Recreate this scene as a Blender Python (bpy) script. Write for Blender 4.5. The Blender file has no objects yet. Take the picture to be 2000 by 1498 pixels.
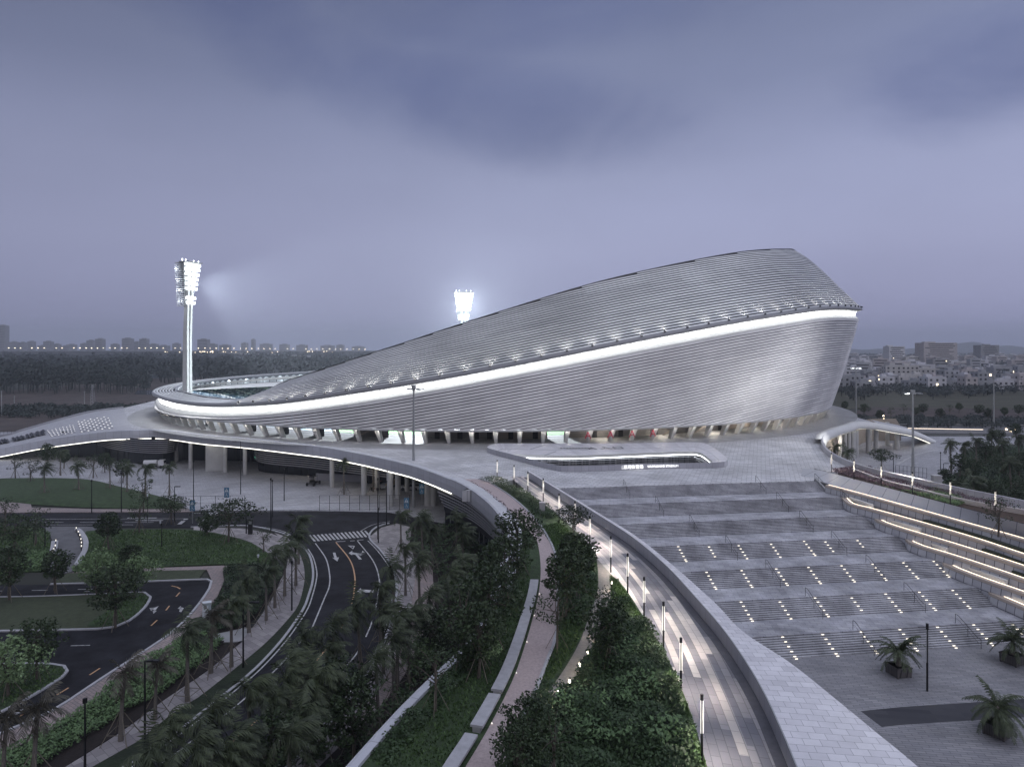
import bpy, bmesh, math, random
import numpy as np
from mathutils import Vector, Matrix
from math import sin, cos, pi, radians, sqrt, atan2

# ------------------------------------------------------------------ camera, sky, exposure
F = 1333.0; HZ = 684.0; CAMZ = 30.0
sc = bpy.context.scene
cam_d = bpy.data.cameras.new("camera"); cam = bpy.data.objects.new("camera", cam_d)
sc.collection.objects.link(cam); sc.camera = cam
cam.location = (0, 0, CAMZ); cam.rotation_euler = (radians(90), 0, 0)
cam_d.sensor_width = 36; cam_d.lens = F * 36 / 2000
cam_d.shift_y = -(749 - HZ) / 2000
cam_d.clip_start = 0.5; cam_d.clip_end = 30000
sc.view_settings.view_transform = 'Standard'; sc.view_settings.look = 'None'
sc.view_settings.exposure = 0.46; sc.view_settings.gamma = 1.0
sc.cycles.use_denoising = True
sc.cycles.max_bounces = 5; sc.cycles.diffuse_bounces = 2; sc.cycles.glossy_bounces = 2
sc.cycles.transmission_bounces = 2; sc.cycles.volume_bounces = 0; sc.cycles.transparent_max_bounces = 4
sc.cycles.sample_clamp_indirect = 3.0
sc.cycles.caustics_reflective = False; sc.cycles.caustics_refractive = False

SKY_TOP = (0.085, 0.10, 0.185); SKY_MID = (0.155, 0.17, 0.29); SKY_LOW = (0.235, 0.245, 0.385)
CLOUD = (0.088, 0.104, 0.205)

def lin(r, g, b):
    f = lambda c: (c/255/12.92 if c/255 <= 0.04045 else ((c/255+0.055)/1.055)**2.4)
    return (f(r), f(g), f(b))

def make_world():
    w = bpy.data.worlds.new("World"); sc.world = w; w.use_nodes = True
    nt = w.node_tree; N = nt.nodes; L = nt.links; N.clear()
    out = N.new('ShaderNodeOutputWorld'); bg = N.new('ShaderNodeBackground'); L.new(bg.outputs[0], out.inputs[0])
    tc = N.new('ShaderNodeTexCoord'); sx = N.new('ShaderNodeSeparateXYZ'); L.new(tc.outputs['Generated'], sx.inputs[0])
    def m(op, a, b=None, c=None, clamp=False):
        n = N.new('ShaderNodeMath'); n.operation = op; n.use_clamp = clamp
        for i, v in enumerate((a, b, c)):
            if v is None: continue
            if isinstance(v, (int, float)): n.inputs[i].default_value = v
            else: L.new(v, n.inputs[i])
        return n.outputs[0]
    az = m('ARCTAN2', sx.outputs[0], sx.outputs[1]); el = m('ARCSINE', sx.outputs[2])
    # dusk sky gradient, brightened overhead out of view to light the ground
    ramp = N.new('ShaderNodeValToRGB'); cr = ramp.color_ramp
    while len(cr.elements) > 1: cr.elements.remove(cr.elements[-1])
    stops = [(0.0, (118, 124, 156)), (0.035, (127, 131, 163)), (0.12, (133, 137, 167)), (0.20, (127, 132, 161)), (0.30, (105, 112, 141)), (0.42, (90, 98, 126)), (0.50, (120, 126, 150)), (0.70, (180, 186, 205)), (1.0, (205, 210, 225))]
    cr.elements[0].position = 0; cr.elements[0].color = (*lin(*stops[0][1]), 1)
    for p, c in stops[1:]:
        e = cr.elements.new(p); e.color = (*lin(*c), 1)
    L.new(m('DIVIDE', el, 1.2, clamp=True), ramp.inputs[0])
    for e_, s in zip(cr.elements, stops): e_.position = s[0]
    # the sky is lighter towards the right (west) side
    comb = N.new('ShaderNodeCombineXYZ')
    L.new(m('MULTIPLY', az, 1.5), comb.inputs[0]); L.new(m('MULTIPLY', el, 3.0), comb.inputs[1])
    n1 = N.new('ShaderNodeTexNoise'); n1.inputs['Scale'].default_value = 1.7; n1.inputs['Detail'].default_value = 5.0
    n1.inputs['Roughness'].default_value = 0.6; n1.inputs['Distortion'].default_value = 0.4
    L.new(comb.outputs[0], n1.inputs['Vector'])
    def blob(a0, e0, wa, we, tilt=0.0):
        da = m('SUBTRACT', az, a0); de = m('SUBTRACT', m('SUBTRACT', el, e0), m('MULTIPLY', da, tilt))
        d2 = m('ADD', m('POWER', m('ABSOLUTE', m('DIVIDE', da, wa)), 2.0), m('POWER', m('ABSOLUTE', m('DIVIDE', de, we)), 2.0))
        return m('SUBTRACT', 1.0, d2)
    nz = m('MULTIPLY', m('SUBTRACT', n1.outputs[0], 0.5), 2.8)
    mask = None
    for b in [(-0.34, 0.42, 0.34, 0.09, -0.35), (-0.03, 0.345, 0.38, 0.085, -0.12), (-0.02, 0.46, 0.42, 0.07, 0.0), (0.58, 0.32, 0.20, 0.08, 0.05)]:
        v = blob(*b); mask = v if mask is None else m('MAXIMUM', mask, v)
    mk = m('MULTIPLY_ADD', m('ADD', mask, nz), 0.55, 0.12, clamp=True)
    sm = N.new('ShaderNodeMapRange'); sm.interpolation_type = 'SMOOTHSTEP'; L.new(mk, sm.inputs[0])
    mix = N.new('ShaderNodeMix'); mix.data_type = 'RGBA'
    L.new(m('MULTIPLY', sm.outputs[0], 0.88), mix.inputs[0]); L.new(ramp.outputs[0], mix.inputs[6]); mix.inputs[7].default_value = (*lin(76, 85, 122), 1)
    # streaky soft variation and the paler right side
    n2 = N.new('ShaderNodeTexNoise'); n2.inputs['Scale'].default_value = 2.4; n2.inputs['Detail'].default_value = 4
    c2 = N.new('ShaderNodeCombineXYZ'); L.new(m('MULTIPLY', az, 1.0), c2.inputs[0]); L.new(m('MULTIPLY', el, 2.6), c2.inputs[1]); c2.inputs[2].default_value = 5
    L.new(c2.outputs[0], n2.inputs['Vector'])
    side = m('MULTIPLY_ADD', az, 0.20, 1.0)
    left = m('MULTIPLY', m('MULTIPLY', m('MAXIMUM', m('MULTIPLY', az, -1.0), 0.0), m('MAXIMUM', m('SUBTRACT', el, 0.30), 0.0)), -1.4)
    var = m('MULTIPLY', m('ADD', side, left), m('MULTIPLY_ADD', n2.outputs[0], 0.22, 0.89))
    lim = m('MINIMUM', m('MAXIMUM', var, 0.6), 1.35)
    # a Nishita dusk sky gives the far side (behind the camera) its tone
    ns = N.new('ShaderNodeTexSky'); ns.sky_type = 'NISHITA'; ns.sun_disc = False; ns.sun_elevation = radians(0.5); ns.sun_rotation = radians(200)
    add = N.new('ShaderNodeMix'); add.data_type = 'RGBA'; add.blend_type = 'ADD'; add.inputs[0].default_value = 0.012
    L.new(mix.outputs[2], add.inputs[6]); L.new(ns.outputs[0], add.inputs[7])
    # glow added low in the unseen sky behind the camera, to light the facade
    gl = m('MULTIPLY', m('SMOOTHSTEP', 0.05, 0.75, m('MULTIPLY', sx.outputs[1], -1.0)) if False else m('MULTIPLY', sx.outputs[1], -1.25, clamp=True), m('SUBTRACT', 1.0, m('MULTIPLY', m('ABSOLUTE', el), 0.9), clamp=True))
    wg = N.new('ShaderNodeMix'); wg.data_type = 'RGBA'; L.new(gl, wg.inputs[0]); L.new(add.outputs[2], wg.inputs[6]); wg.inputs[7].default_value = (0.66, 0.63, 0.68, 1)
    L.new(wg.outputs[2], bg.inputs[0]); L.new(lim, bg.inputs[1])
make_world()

R_ = random.Random(7)

# ------------------------------------------------------------------ helpers
def P(px, py, z=0.0):
    Y = (CAMZ - z) * F / (py - HZ)
    return Vector(((px - 1000) / F * Y, Y, z))
def PY(px, Y, z=0.0): return Vector(((px - 1000) / F * Y, Y, z))
def PP(pts, z=0.0): return [P(a, b, z) for a, b in pts]

def spline(pts, step=1.5, closed=False):
    pts = [Vector(p) for p in pts]; n = len(pts); out = []
    rng = range(n if closed else n - 1)
    for i in rng:
        p0 = pts[(i-1) % n] if closed or i > 0 else pts[i]*2 - pts[i+1]
        p1 = pts[i]; p2 = pts[(i+1) % n]
        p3 = pts[(i+2) % n] if closed or i + 2 < n else p2*2 - p1
        k = max(1, int((p2-p1).length / step)); 
        for j in range(k):
            t = j / k
            out.append(0.5*((2*p1) + (p2-p0)*t + (2*p0-5*p1+4*p2-p3)*t*t + (3*p1-p0-3*p2+p3)*t**3))
    if not closed: out.append(pts[-1])
    return out

COL = sc.collection
def setp(o, label=None, cat=None, group=None, kind=None):
    if label: o['label'] = label
    if cat: o['category'] = cat
    if group: o['group'] = group
    if kind: o['kind'] = kind
    return o
def empty(name, loc=(0, 0, 0), rz=0.0, **k):
    o = bpy.data.objects.new(name, None); COL.objects.link(o); o.location = loc; o.rotation_euler = (0, 0, rz)
    o.empty_display_size = 0.2
    return setp(o, **k)
def adopt(o, parent):
    if parent is not None:
        o.parent = parent
        if parent.parent is None:   # parts are modelled in world coordinates, the root may stand elsewhere
            o.matrix_parent_inverse = (Matrix.Translation(parent.location) @ parent.rotation_euler.to_matrix().to_4x4()).inverted()
    return o
def dup(root, loc, rz=0.0, scale=1.0, kids=None, label=None, group=None, keep=True):
    """copy of a thing with its parts and their sub-parts"""
    r = root.copy(); COL.objects.link(r); r.location = loc; r.rotation_euler = (0, 0, rz); r.scale = (scale, scale, scale) if not isinstance(scale, tuple) else scale
    if label: r['label'] = label
    if group: r['group'] = group
    for ch in kids if kids is not None else root.children:
        c = ch.copy(); COL.objects.link(c); c.parent = r
        for g in ch.children:
            d = g.copy(); COL.objects.link(d); d.parent = c
    return r

class MB:
    def __init__(s): s.v = []; s.f = []; s.uv = []; s.mi = []; s.cur = 0
    def face(s, idx, uv=None):
        s.f.append(tuple(idx)); s.mi.append(s.cur); s.uv.append(uv)
    def quad(s, a, b, c, d, uv=None):
        n = len(s.v); s.v += [tuple(a), tuple(b), tuple(c), tuple(d)]; s.face((n, n+1, n+2, n+3), uv)
    def tri(s, a, b, c):
        n = len(s.v); s.v += [tuple(a), tuple(b), tuple(c)]; s.face((n, n+1, n+2))
    def box(s, c, size, rz=0.0, taper=1.0):
        hx, hy, hz = size[0]/2, size[1]/2, size[2]/2; n = len(s.v); ca, sa = cos(rz), sin(rz)
        for z, t in ((-hz, 1), (hz, taper)):
            for x, y in ((-hx, -hy), (hx, -hy), (hx, hy), (-hx, hy)):
                x *= t; y *= t
                s.v.append((c[0]+x*ca-y*sa, c[1]+x*sa+y*ca, c[2]+z))
        for f in ((0, 3, 2, 1), (4, 5, 6, 7), (0, 1, 5, 4), (1, 2, 6, 5), (2, 3, 7, 6), (3, 0, 4, 7)): s.face([n+i for i in f])
    def tube(s, pts, r, seg=6, cap=True):
        pts = [Vector(p) for p in pts]; m = len(pts); rr = r if isinstance(r, (list, tuple)) else [r]*m
        n0 = len(s.v)
        for i, p in enumerate(pts):
            d = (pts[min(i+1, m-1)] - pts[max(i-1, 0)]).normalized()
            a = d.orthogonal().normalized() if abs(d.z) < 0.95 else Vector((1, 0, 0)); a = (a - d*a.dot(d)).normalized(); b = d.cross(a)
            for k in range(seg):
                t = 2*pi*k/seg; q = p + (a*cos(t) + b*sin(t))*rr[i]; s.v.append(tuple(q))
        for i in range(m-1):
            for k in range(seg):
                k2 = (k+1) % seg; s.face((n0+i*seg+k, n0+i*seg+k2, n0+(i+1)*seg+k2, n0+(i+1)*seg+k))
        if cap:
            s.face([n0+k for k in range(seg)][::-1]); s.face([n0+(m-1)*seg+k for k in range(seg)])
    def grid(s, rows, uvs=None, closed_u=False):
        n0 = len(s.v); h = len(rows); w = len(rows[0])
        for r in rows: s.v += [tuple(p) for p in r]
        for i in range(h-1):
            for j in range(w-1):
                uv = None
                if uvs: uv = [uvs[i][j], uvs[i][j+1], uvs[i+1][j+1], uvs[i+1][j]]
                s.face((n0+i*w+j, n0+i*w+j+1, n0+(i+1)*w+j+1, n0+(i+1)*w+j), uv)
    def build(s, name, mats, parent=None, smooth=False, **k):
        me = bpy.data.meshes.new(name); me.from_pydata(s.v, [], s.f)
        if not isinstance(mats, (list, tuple)): mats = [mats]
        for m in mats: me.materials.append(m)
        if len(mats) > 1: me.polygons.foreach_set('material_index', s.mi)
        if any(u is not None for u in s.uv):
            ul = me.uv_layers.new(name='UVMap'); buf = []
            for f, u in zip(s.f, s.uv):
                u = u or [(0, 0)]*len(f)
                for t in u: buf += [t[0], t[1]]
            ul.data.foreach_set('uv', buf)
        if smooth: me.polygons.foreach_set('use_smooth', [True]*len(me.polygons))
        me.update()
        o = bpy.data.objects.new(name, me); COL.objects.link(o); adopt(o, parent)
        return setp(o, **k)

def offset_dir(path):
    out = []
    for i, p in enumerate(path):
        d = path[min(i+1, len(path)-1)] - path[max(i-1, 0)]; d.z = 0; d.normalize(); out.append(Vector((-d.y, d.x, 0)))
    return out
def sweep(mb, path, prof, cap=True, closed=False, uv=False):
    """profile = [(offset to the left, dz)], closed ring swept along path"""
    path = [Vector(p) for p in path]
    if closed:
        nr = []
        n = len(path)
        for i in range(n):
            d = path[(i+1) % n] - path[(i-1) % n]; d.z = 0; d.normalize(); nr.append(Vector((-d.y, d.x, 0)))
        path = path + [path[0]]; nr = nr + [nr[0]]
    else: nr = offset_dir(path)
    n0 = len(mb.v); m = len(prof); L = 0
    Ls = [0]
    for a, b in zip(path, path[1:]): L += (b-a).length; Ls.append(L)
    cum = [0]
    for a, b in zip(prof, prof[1:]+prof[:1]): cum.append(cum[-1]+math.hypot(b[0]-a[0], b[1]-a[1]))
    for p, n in zip(path, nr):
        for o, dz in prof: mb.v.append((p.x+n.x*o, p.y+n.y*o, p.z+dz))
    for i in range(len(path)-1):
        for k in range(m):
            k2 = (k+1) % m
            u = [(Ls[i], cum[k]), (Ls[i], cum[k+1]), (Ls[i+1], cum[k+1]), (Ls[i+1], cum[k])] if uv else None
            mb.face((n0+i*m+k, n0+i*m+k2, n0+(i+1)*m+k2, n0+(i+1)*m+k), u)
    if cap and not closed:
        mb.face([n0+k for k in range(m)]); mb.face([n0+(len(path)-1)*m+k for k in range(m)][::-1])

def area2(p): return sum(a.x*b.y-b.x*a.y for a, b in zip(p, p[1:]+p[:1]))/2
def slab(name, pts, z, th, m, parent=None, holes=(), **k):
    """flat solid with its top at z"""
    pts = [Vector((p[0], p[1], 0)) for p in pts]
    from mathutils.geometry import tessellate_polygon
    loops = [pts] + [[Vector((p[0], p[1], 0)) for p in h] for h in holes]
    tris = tessellate_polygon(loops); flat = [p for l in loops for p in l]
    mb = MB(); n = len(flat)
    mb.v = [(p.x, p.y, z) for p in flat] + [(p.x, p.y, z-th) for p in flat]
    for t in tris:
        a, b, c = t
        cr = (flat[b]-flat[a]).cross(flat[c]-flat[a]).z
        if cr < 0: a, c = c, a
        mb.face((a, b, c)); mb.face((a+n, c+n, b+n))
    o = 0
    for li, l in enumerate(loops):
        s = 1 if area2(l) > 0 else -1
        if li: s = -s
        for i in range(len(l)):
            j = (i+1) % len(l); a, b = o+i, o+j
            if s > 0: mb.face((a, a+n, b+n, b))
            else: mb.face((b, b+n, a+n, a))
        o += len(l)
    return mb.build(name, m, parent, **k)
def pslab(name, px, z, th, m, smooth_step=None, **k):
    pts = PP(px, z)
    if smooth_step: pts = spline(pts, smooth_step, True)
    return slab(name, pts, z, th, m, **k)
def inside(x, y, poly):
    c = False; n = len(poly); j = n-1
    for i in range(n):
        xi, yi, xj, yj = poly[i][0], poly[i][1], poly[j][0], poly[j][1]
        if (yi > y) != (yj > y) and x < (xj-xi)*(y-yi)/(yj-yi)+xi: c = not c
        j = i
    return c
def strip_between(mb, left, right, z=None, uvscale=1.0):
    """quad strip between two polylines resampled to the same count"""
    def resamp(p, n):
        d = [0]
        for a, b in zip(p, p[1:]): d.append(d[-1]+(b-a).length)
        out = []
        for i in range(n):
            t = d[-1]*i/(n-1); k = 0
            while k < len(d)-2 and d[k+1] < t: k += 1
            s = (t-d[k])/max(1e-6, d[k+1]-d[k]); out.append(p[k].lerp(p[k+1], s))
        return out
    n = 60; l = resamp(left, n); r = resamp(right, n); L = 0; K = 6
    rows = []; uvs = []
    for i in range(n):
        if i: L += ((l[i]+r[i])/2-(l[i-1]+r[i-1])/2).length
        w = (r[i]-l[i]).length
        rows.append([l[i].lerp(r[i], k/K) for k in range(K+1)]); uvs.append([(w*k/K, L) for k in range(K+1)])
    mb.grid(rows, uvs)

# ------------------------------------------------------------------ materials
def nodes_of(name):
    m = bpy.data.materials.new(name); m.use_nodes = True; nt = m.node_tree
    return m, nt, nt.nodes['Principled BSDF']
def mat(name, col, rough=0.6, metal=0.0, var=0.12, scale=2.0, bump=0.0, bscale=20.0, emit=None, es=0.0, spec=0.5, alpha=None, stretch=None):
    m, nt, b = nodes_of(name); N = nt.nodes; L = nt.links
    b.inputs['Base Color'].default_value = (*col, 1); b.inputs['Roughness'].default_value = rough; b.inputs['Metallic'].default_value = metal
    b.inputs['Specular IOR Level'].default_value = spec
    if var:
        tc = N.new('ShaderNodeTexCoord'); n = N.new('ShaderNodeTexNoise'); n.inputs['Scale'].default_value = scale; n.inputs['Detail'].default_value = 6; n.inputs['Roughness'].default_value = 0.62
        if stretch:
            mp = N.new('ShaderNodeMapping'); mp.inputs['Scale'].default_value = stretch; L.new(tc.outputs['Object'], mp.inputs[0]); L.new(mp.outputs[0], n.inputs['Vector'])
        else: L.new(tc.outputs['Object'], n.inputs['Vector'])
        r = N.new('ShaderNodeMapRange'); r.inputs[1].default_value = 0.28; r.inputs[2].default_value = 0.72; r.inputs[3].default_value = 1-var; r.inputs[4].default_value = 1+var
        L.new(n.outputs[0], r.inputs[0])
        mx = N.new('ShaderNodeVectorMath'); mx.operation = 'SCALE'; mx.inputs[0].default_value = col; L.new(r.outputs[0], mx.inputs['Scale']); L.new(mx.outputs[0], b.inputs['Base Color'])
    if bump:
        tc2 = N.new('ShaderNodeTexCoord'); n2 = N.new('ShaderNodeTexNoise'); n2.inputs['Scale'].default_value = bscale; n2.inputs['Detail'].default_value = 4
        L.new(tc2.outputs['Object'], n2.inputs['Vector'])
        bm = N.new('ShaderNodeBump'); bm.inputs['Strength'].default_value = bump; bm.inputs['Distance'].default_value = 0.1; L.new(n2.outputs[0], bm.inputs['Height']); L.new(bm.outputs[0], b.inputs['Normal'])
    if emit: b.inputs['Emission Color'].default_value = (*emit, 1); b.inputs['Emission Strength'].default_value = es
    return m
def pave(name, c1, c2, mortar, bw, bh, ms=0.02, rot=0.0, uv=False, var=0.18, vscale=0.12, rough=0.75, offset=0.5, freq=2, bias=0.0, spec=0.4, sx=1.0):
    m, nt, b = nodes_of(name); N = nt.nodes; L = nt.links
    tc = N.new('ShaderNodeTexCoord'); mp = N.new('ShaderNodeMapping'); mp.inputs['Rotation'].default_value = (0, 0, rot); mp.inputs['Scale'].default_value = (sx, 1, 1)
    L.new(tc.outputs['UV' if uv else 'Object'], mp.inputs[0])
    br = N.new('ShaderNodeTexBrick'); L.new(mp.outputs[0], br.inputs['Vector']); br.offset = offset; br.offset_frequency = freq
    br.inputs['Color1'].default_value = (*c1, 1); br.inputs['Color2'].default_value = (*c2, 1); br.inputs['Mortar'].default_value = (*mortar, 1)
    br.inputs['Scale'].default_value = 1.0; br.inputs['Brick Width'].default_value = bw; br.inputs['Row Height'].default_value = bh; br.inputs['Mortar Size'].default_value = ms; br.inputs['Bias'].default_value = bias
    n = N.new('ShaderNodeTexNoise'); n.inputs['Scale'].default_value = vscale; n.inputs['Detail'].default_value = 7; n.inputs['Roughness'].default_value = 0.65; L.new(tc.outputs['Object'], n.inputs['Vector'])
    r = N.new('ShaderNodeMapRange'); r.inputs[1].default_value = 0.3; r.inputs[2].default_value = 0.7; r.inputs[3].default_value = 1-var; r.inputs[4].default_value = 1+var; L.new(n.outputs[0], r.inputs[0])
    mx = N.new('ShaderNodeVectorMath'); mx.operation = 'SCALE'; L.new(br.outputs['Color'], mx.inputs[0]); L.new(r.outputs[0], mx.inputs['Scale']); L.new(mx.outputs[0], b.inputs['Base Color'])
    rr = N.new('ShaderNodeMapRange'); rr.inputs[1].default_value = 0.3; rr.inputs[2].default_value = 0.7; rr.inputs[3].default_value = max(0.1, rough-0.15); rr.inputs[4].default_value = rough; L.new(n.outputs[0], rr.inputs[0]); L.new(rr.outputs[0], b.inputs['Roughness'])
    b.inputs['Specular IOR Level'].default_value = spec
    return m
def leafmat(name, c1, c2, scale=1.5, rough=0.5):
    m, nt, b = nodes_of(name); N = nt.nodes; L = nt.links
    g = N.new('ShaderNodeNewGeometry'); oi = N.new('ShaderNodeObjectInfo'); tc = N.new('ShaderNodeTexCoord')
    n = N.new('ShaderNodeTexNoise'); n.inputs['Scale'].default_value = scale; n.inputs['Detail'].default_value = 3; L.new(tc.outputs['Object'], n.inputs['Vector'])
    a = N.new('ShaderNodeMath'); a.operation = 'ADD'; L.new(n.outputs[0], a.inputs[0])
    a2 = N.new('ShaderNodeMath'); a2.operation = 'MULTIPLY_ADD'; L.new(g.outputs['Random Per Island'], a2.inputs[0]); a2.inputs[1].default_value = 0.5; a2.inputs[2].default_value = -0.35
    a3 = N.new('ShaderNodeMath'); a3.operation = 'MULTIPLY_ADD'; L.new(oi.outputs['Random'], a3.inputs[0]); a3.inputs[1].default_value = 0.35; L.new(a2.outputs[0], a3.inputs[2])
    L.new(a3.outputs[0], a.inputs[1])
    mx = N.new('ShaderNodeMix'); mx.data_type = 'RGBA'; mx.clamp_factor = True; L.new(a.outputs[0], mx.inputs[0]); mx.inputs[6].default_value = (*c1, 1); mx.inputs[7].default_value = (*c2, 1)
    L.new(mx.outputs[2], b.inputs['Base Color']); b.inputs['Roughness'].default_value = rough; b.inputs['Specular IOR Level'].default_value = 0.3
    return m

M = {}
M['deck'] = pave('deck_paving', (0.60, 0.60, 0.62), (0.46, 0.46, 0.49), (0.16, 0.16, 0.18), 1.5, 0.75, 0.035, rot=0.35, var=0.26, vscale=0.14)
M['plaza'] = pave('plaza_paving', (0.30, 0.295, 0.31), (0.22, 0.22, 0.24), (0.10, 0.10, 0.12), 1.2, 0.3, 0.02, rot=radians(8.1), var=0.25, vscale=0.22)
M['plaza_dark'] = pave('dark_band_paving', (0.055, 0.055, 0.065), (0.03, 0.03, 0.04), (0.05, 0.05, 0.06), 2.4, 0.6, 0.01, rot=radians(8.1))
M['forecourt'] = pave('forecourt_paving', (0.42, 0.42, 0.45), (0.32, 0.32, 0.35), (0.14, 0.14, 0.16), 1.6, 0.5, 0.02, rot=-0.5, var=0.2)
M['step'] = pave('step_stone', (0.46, 0.46, 0.49), (0.37, 0.37, 0.40), (0.26, 0.26, 0.29), 1.2, 0.6, 0.015, rot=radians(8.1), var=0.4, vscale=0.35)
M['landing'] = pave('landing_stone', (0.44, 0.44, 0.47), (0.34, 0.34, 0.38), (0.13, 0.13, 0.16), 1.2, 0.6, 0.015, rot=radians(8.1), var=0.42, vscale=0.35)
M['asphalt'] = mat('asphalt', (0.017, 0.017, 0.022), 0.9, var=0.75, scale=0.35, bump=0.3, bscale=8, spec=0.25)
M['paint'] = mat('road_paint', (0.46, 0.46, 0.47), 0.7, var=0.5, scale=2)
M['orange'] = mat('yellow_road_paint', (0.55, 0.33, 0.18), 0.7, var=0.25, scale=3)
M['kerb'] = mat('kerb_stone', (0.42, 0.42, 0.45), 0.8, var=0.15)
M['pinkwalk'] = pave('pink_footpath', (0.34, 0.27, 0.26), (0.26, 0.22, 0.22), (0.13, 0.12, 0.12), 0.6, 0.3, 0.02, rot=0.6)
M['greywalk'] = pave('grey_footpath', (0.36, 0.335, 0.34), (0.23, 0.21, 0.22), (0.12, 0.11, 0.12), 1.1, 0.7, 0.015, rot=0.72)
M['pinkpath'] = mat('pink_gravel_path', (0.46, 0.38, 0.38), 0.85, var=0.2, scale=6, bump=0.3)
M['drive'] = mat('grey_drive', (0.13, 0.13, 0.14), 0.85, var=0.3, scale=0.6)
M['lawn'] = mat('lawn', (0.034, 0.060, 0.022), 0.9, var=0.5, scale=1.2, bump=1.0, bscale=6)
M['lawn_low'] = mat('dark_lawn', (0.016, 0.026, 0.011), 0.9, var=0.5, scale=0.5, bump=1.0, bscale=4)
M['grid'] = mat('grass_pavers', (0.050, 0.062, 0.034), 0.95, var=0.25, scale=1.6, bump=0.6, bscale=10)
M['soil'] = mat('soil', (0.020, 0.014, 0.013), 0.95, var=0.4, scale=3, bump=0.7)
M['terrain'] = mat('terrain', (0.030, 0.032, 0.026), 0.95, var=0.6, scale=0.02)
M['white'] = mat('white_cladding', (0.55, 0.56, 0.60), 0.45, var=0.06, scale=0.4)
M['cap'] = pave('cap_cladding', (0.74, 0.73, 0.77), (0.60, 0.59, 0.63), (0.2, 0.2, 0.23), 0.95, 0.62, 0.012, uv=True, var=0.12, vscale=0.5, rough=0.5)
M['wall_tile'] = pave('wall_cladding', (0.42, 0.42, 0.46), (0.38, 0.38, 0.42), (0.2, 0.2, 0.22), 1.2, 3.0, 0.02, uv=True, var=0.1, vscale=0.4, rough=0.45, offset=0.0)
M['concrete'] = mat('concrete', (0.35, 0.35, 0.36), 0.7, var=0.12, scale=0.8)
M['column'] = mat('column_plaster', (0.48, 0.48, 0.48), 0.6, var=0.1, scale=0.6)
M['glass'] = mat('dark_glazing', (0.015, 0.018, 0.024), 0.12, var=0, spec=0.6)
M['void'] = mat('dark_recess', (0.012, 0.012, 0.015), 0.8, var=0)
M['slat'] = mat('louvre_slat', (0.34, 0.34, 0.36), 0.38, metal=0.35, var=0.08, scale=1)
M['darkmetal'] = mat('dark_metal', (0.018, 0.018, 0.02), 0.45, metal=0.4, var=0)
M['galv'] = mat('galvanised_pole', (0.36, 0.37, 0.38), 0.45, metal=0.5, var=0.1, scale=2)
M['led'] = mat('led_white', (0.8, 0.8, 0.8), 0.5, var=0, emit=(0.93, 0.97, 1.0), es=5.0)
M['bandled'] = mat('band_led', (0.8, 0.8, 0.8), 0.5, var=0, emit=(0.95, 0.98, 1.0), es=5.0)
M['tube'] = mat('lamp_tube', (0.8, 0.8, 0.8), 0.5, var=0, emit=(1.0, 0.93, 0.80), es=0.85)
M['letter'] = mat('glowing_letter', (0.8, 0.8, 0.8), 0.5, var=0, emit=(1.0, 1.0, 1.0), es=1.0)
M['ledw'] = mat('led_warm', (0.8, 0.75, 0.65), 0.5, var=0, emit=(1.0, 0.82, 0.64), es=1.5)
M['dot'] = mat('step_light', (0.8, 0.75, 0.65), 0.5, var=0, emit=(1.0, 0.90, 0.74), es=1.3)
M['flood'] = mat('floodlight_lamp', (0.9, 0.9, 0.9), 0.4, var=0, emit=(0.90, 0.96, 1.0), es=2.4)
M['seat'] = None
M['pitch'] = mat('pitch_grass', (0.10, 0.26, 0.08), 0.9, var=0.15, scale=0.05)
M['track'] = mat('running_track', (0.20, 0.26, 0.30), 0.8, var=0.1)
M['bark'] = mat('bark', (0.10, 0.085, 0.07), 0.9, var=0.35, scale=5)
M['palmbark'] = mat('palm_bark', (0.15, 0.135, 0.12), 0.9, var=0.35, scale=6, stretch=(1, 1, 4))
M['stake'] = mat('bamboo_stake', (0.16, 0.14, 0.11), 0.8, var=0.2)
M['leaf'] = leafmat('broadleaf_foliage', (0.005, 0.010, 0.005), (0.052, 0.082, 0.034))
M['leaf_light'] = leafmat('pale_foliage', (0.07, 0.12, 0.045), (0.24, 0.34, 0.17))
M['palm'] = leafmat('palm_fronds', (0.006, 0.011, 0.006), (0.085, 0.108, 0.055))
M['palm_dry'] = leafmat('dry_palm_fronds', (0.03, 0.03, 0.022), (0.13, 0.12, 0.095))
M['hedge'] = leafmat('hedge_leaves', (0.005, 0.012, 0.005), (0.050, 0.090, 0.034), 0.6)
M['hedge_light'] = leafmat('pale_hedge_leaves', (0.04, 0.08, 0.03), (0.15, 0.24, 0.10), 0.5)
M['hedge_purple'] = leafmat('purple_hedge_leaves', (0.05, 0.028, 0.035), (0.20, 0.13, 0.15), 0.6)
M['grassblade'] = leafmat('grass_blades', (0.022, 0.046, 0.014), (0.10, 0.17, 0.055), 0.5)
M['forest'] = leafmat('forest_foliage', (0.006, 0.010, 0.012), (0.024, 0.036, 0.032), 0.08)
M['field'] = mat('rough_field', (0.050, 0.050, 0.030), 0.95, var=0.5, scale=0.04, stretch=(1, 3, 1))
M['brownfield'] = mat('brown_scrub', (0.055, 0.040, 0.036), 0.95, var=0.6, scale=0.08, bump=1.0, bscale=0.6)
M['pond'] = mat('pond_water', (0.10, 0.11, 0.14), 0.08, var=0)
M['red'] = mat('red_letter', (0.40, 0.02, 0.05), 0.5, var=0)
M['greyletter'] = mat('grey_letter', (0.16, 0.16, 0.18), 0.5, var=0)
M['blue'] = mat('blue_sign', (0.06, 0.17, 0.28), 0.5, var=0.05)
M['signwhite'] = mat('sign_white', (0.62, 0.66, 0.70), 0.5, var=0)
M['car_white'] = mat('white_vehicle_paint', (0.6, 0.6, 0.62), 0.3, var=0.03)
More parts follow.
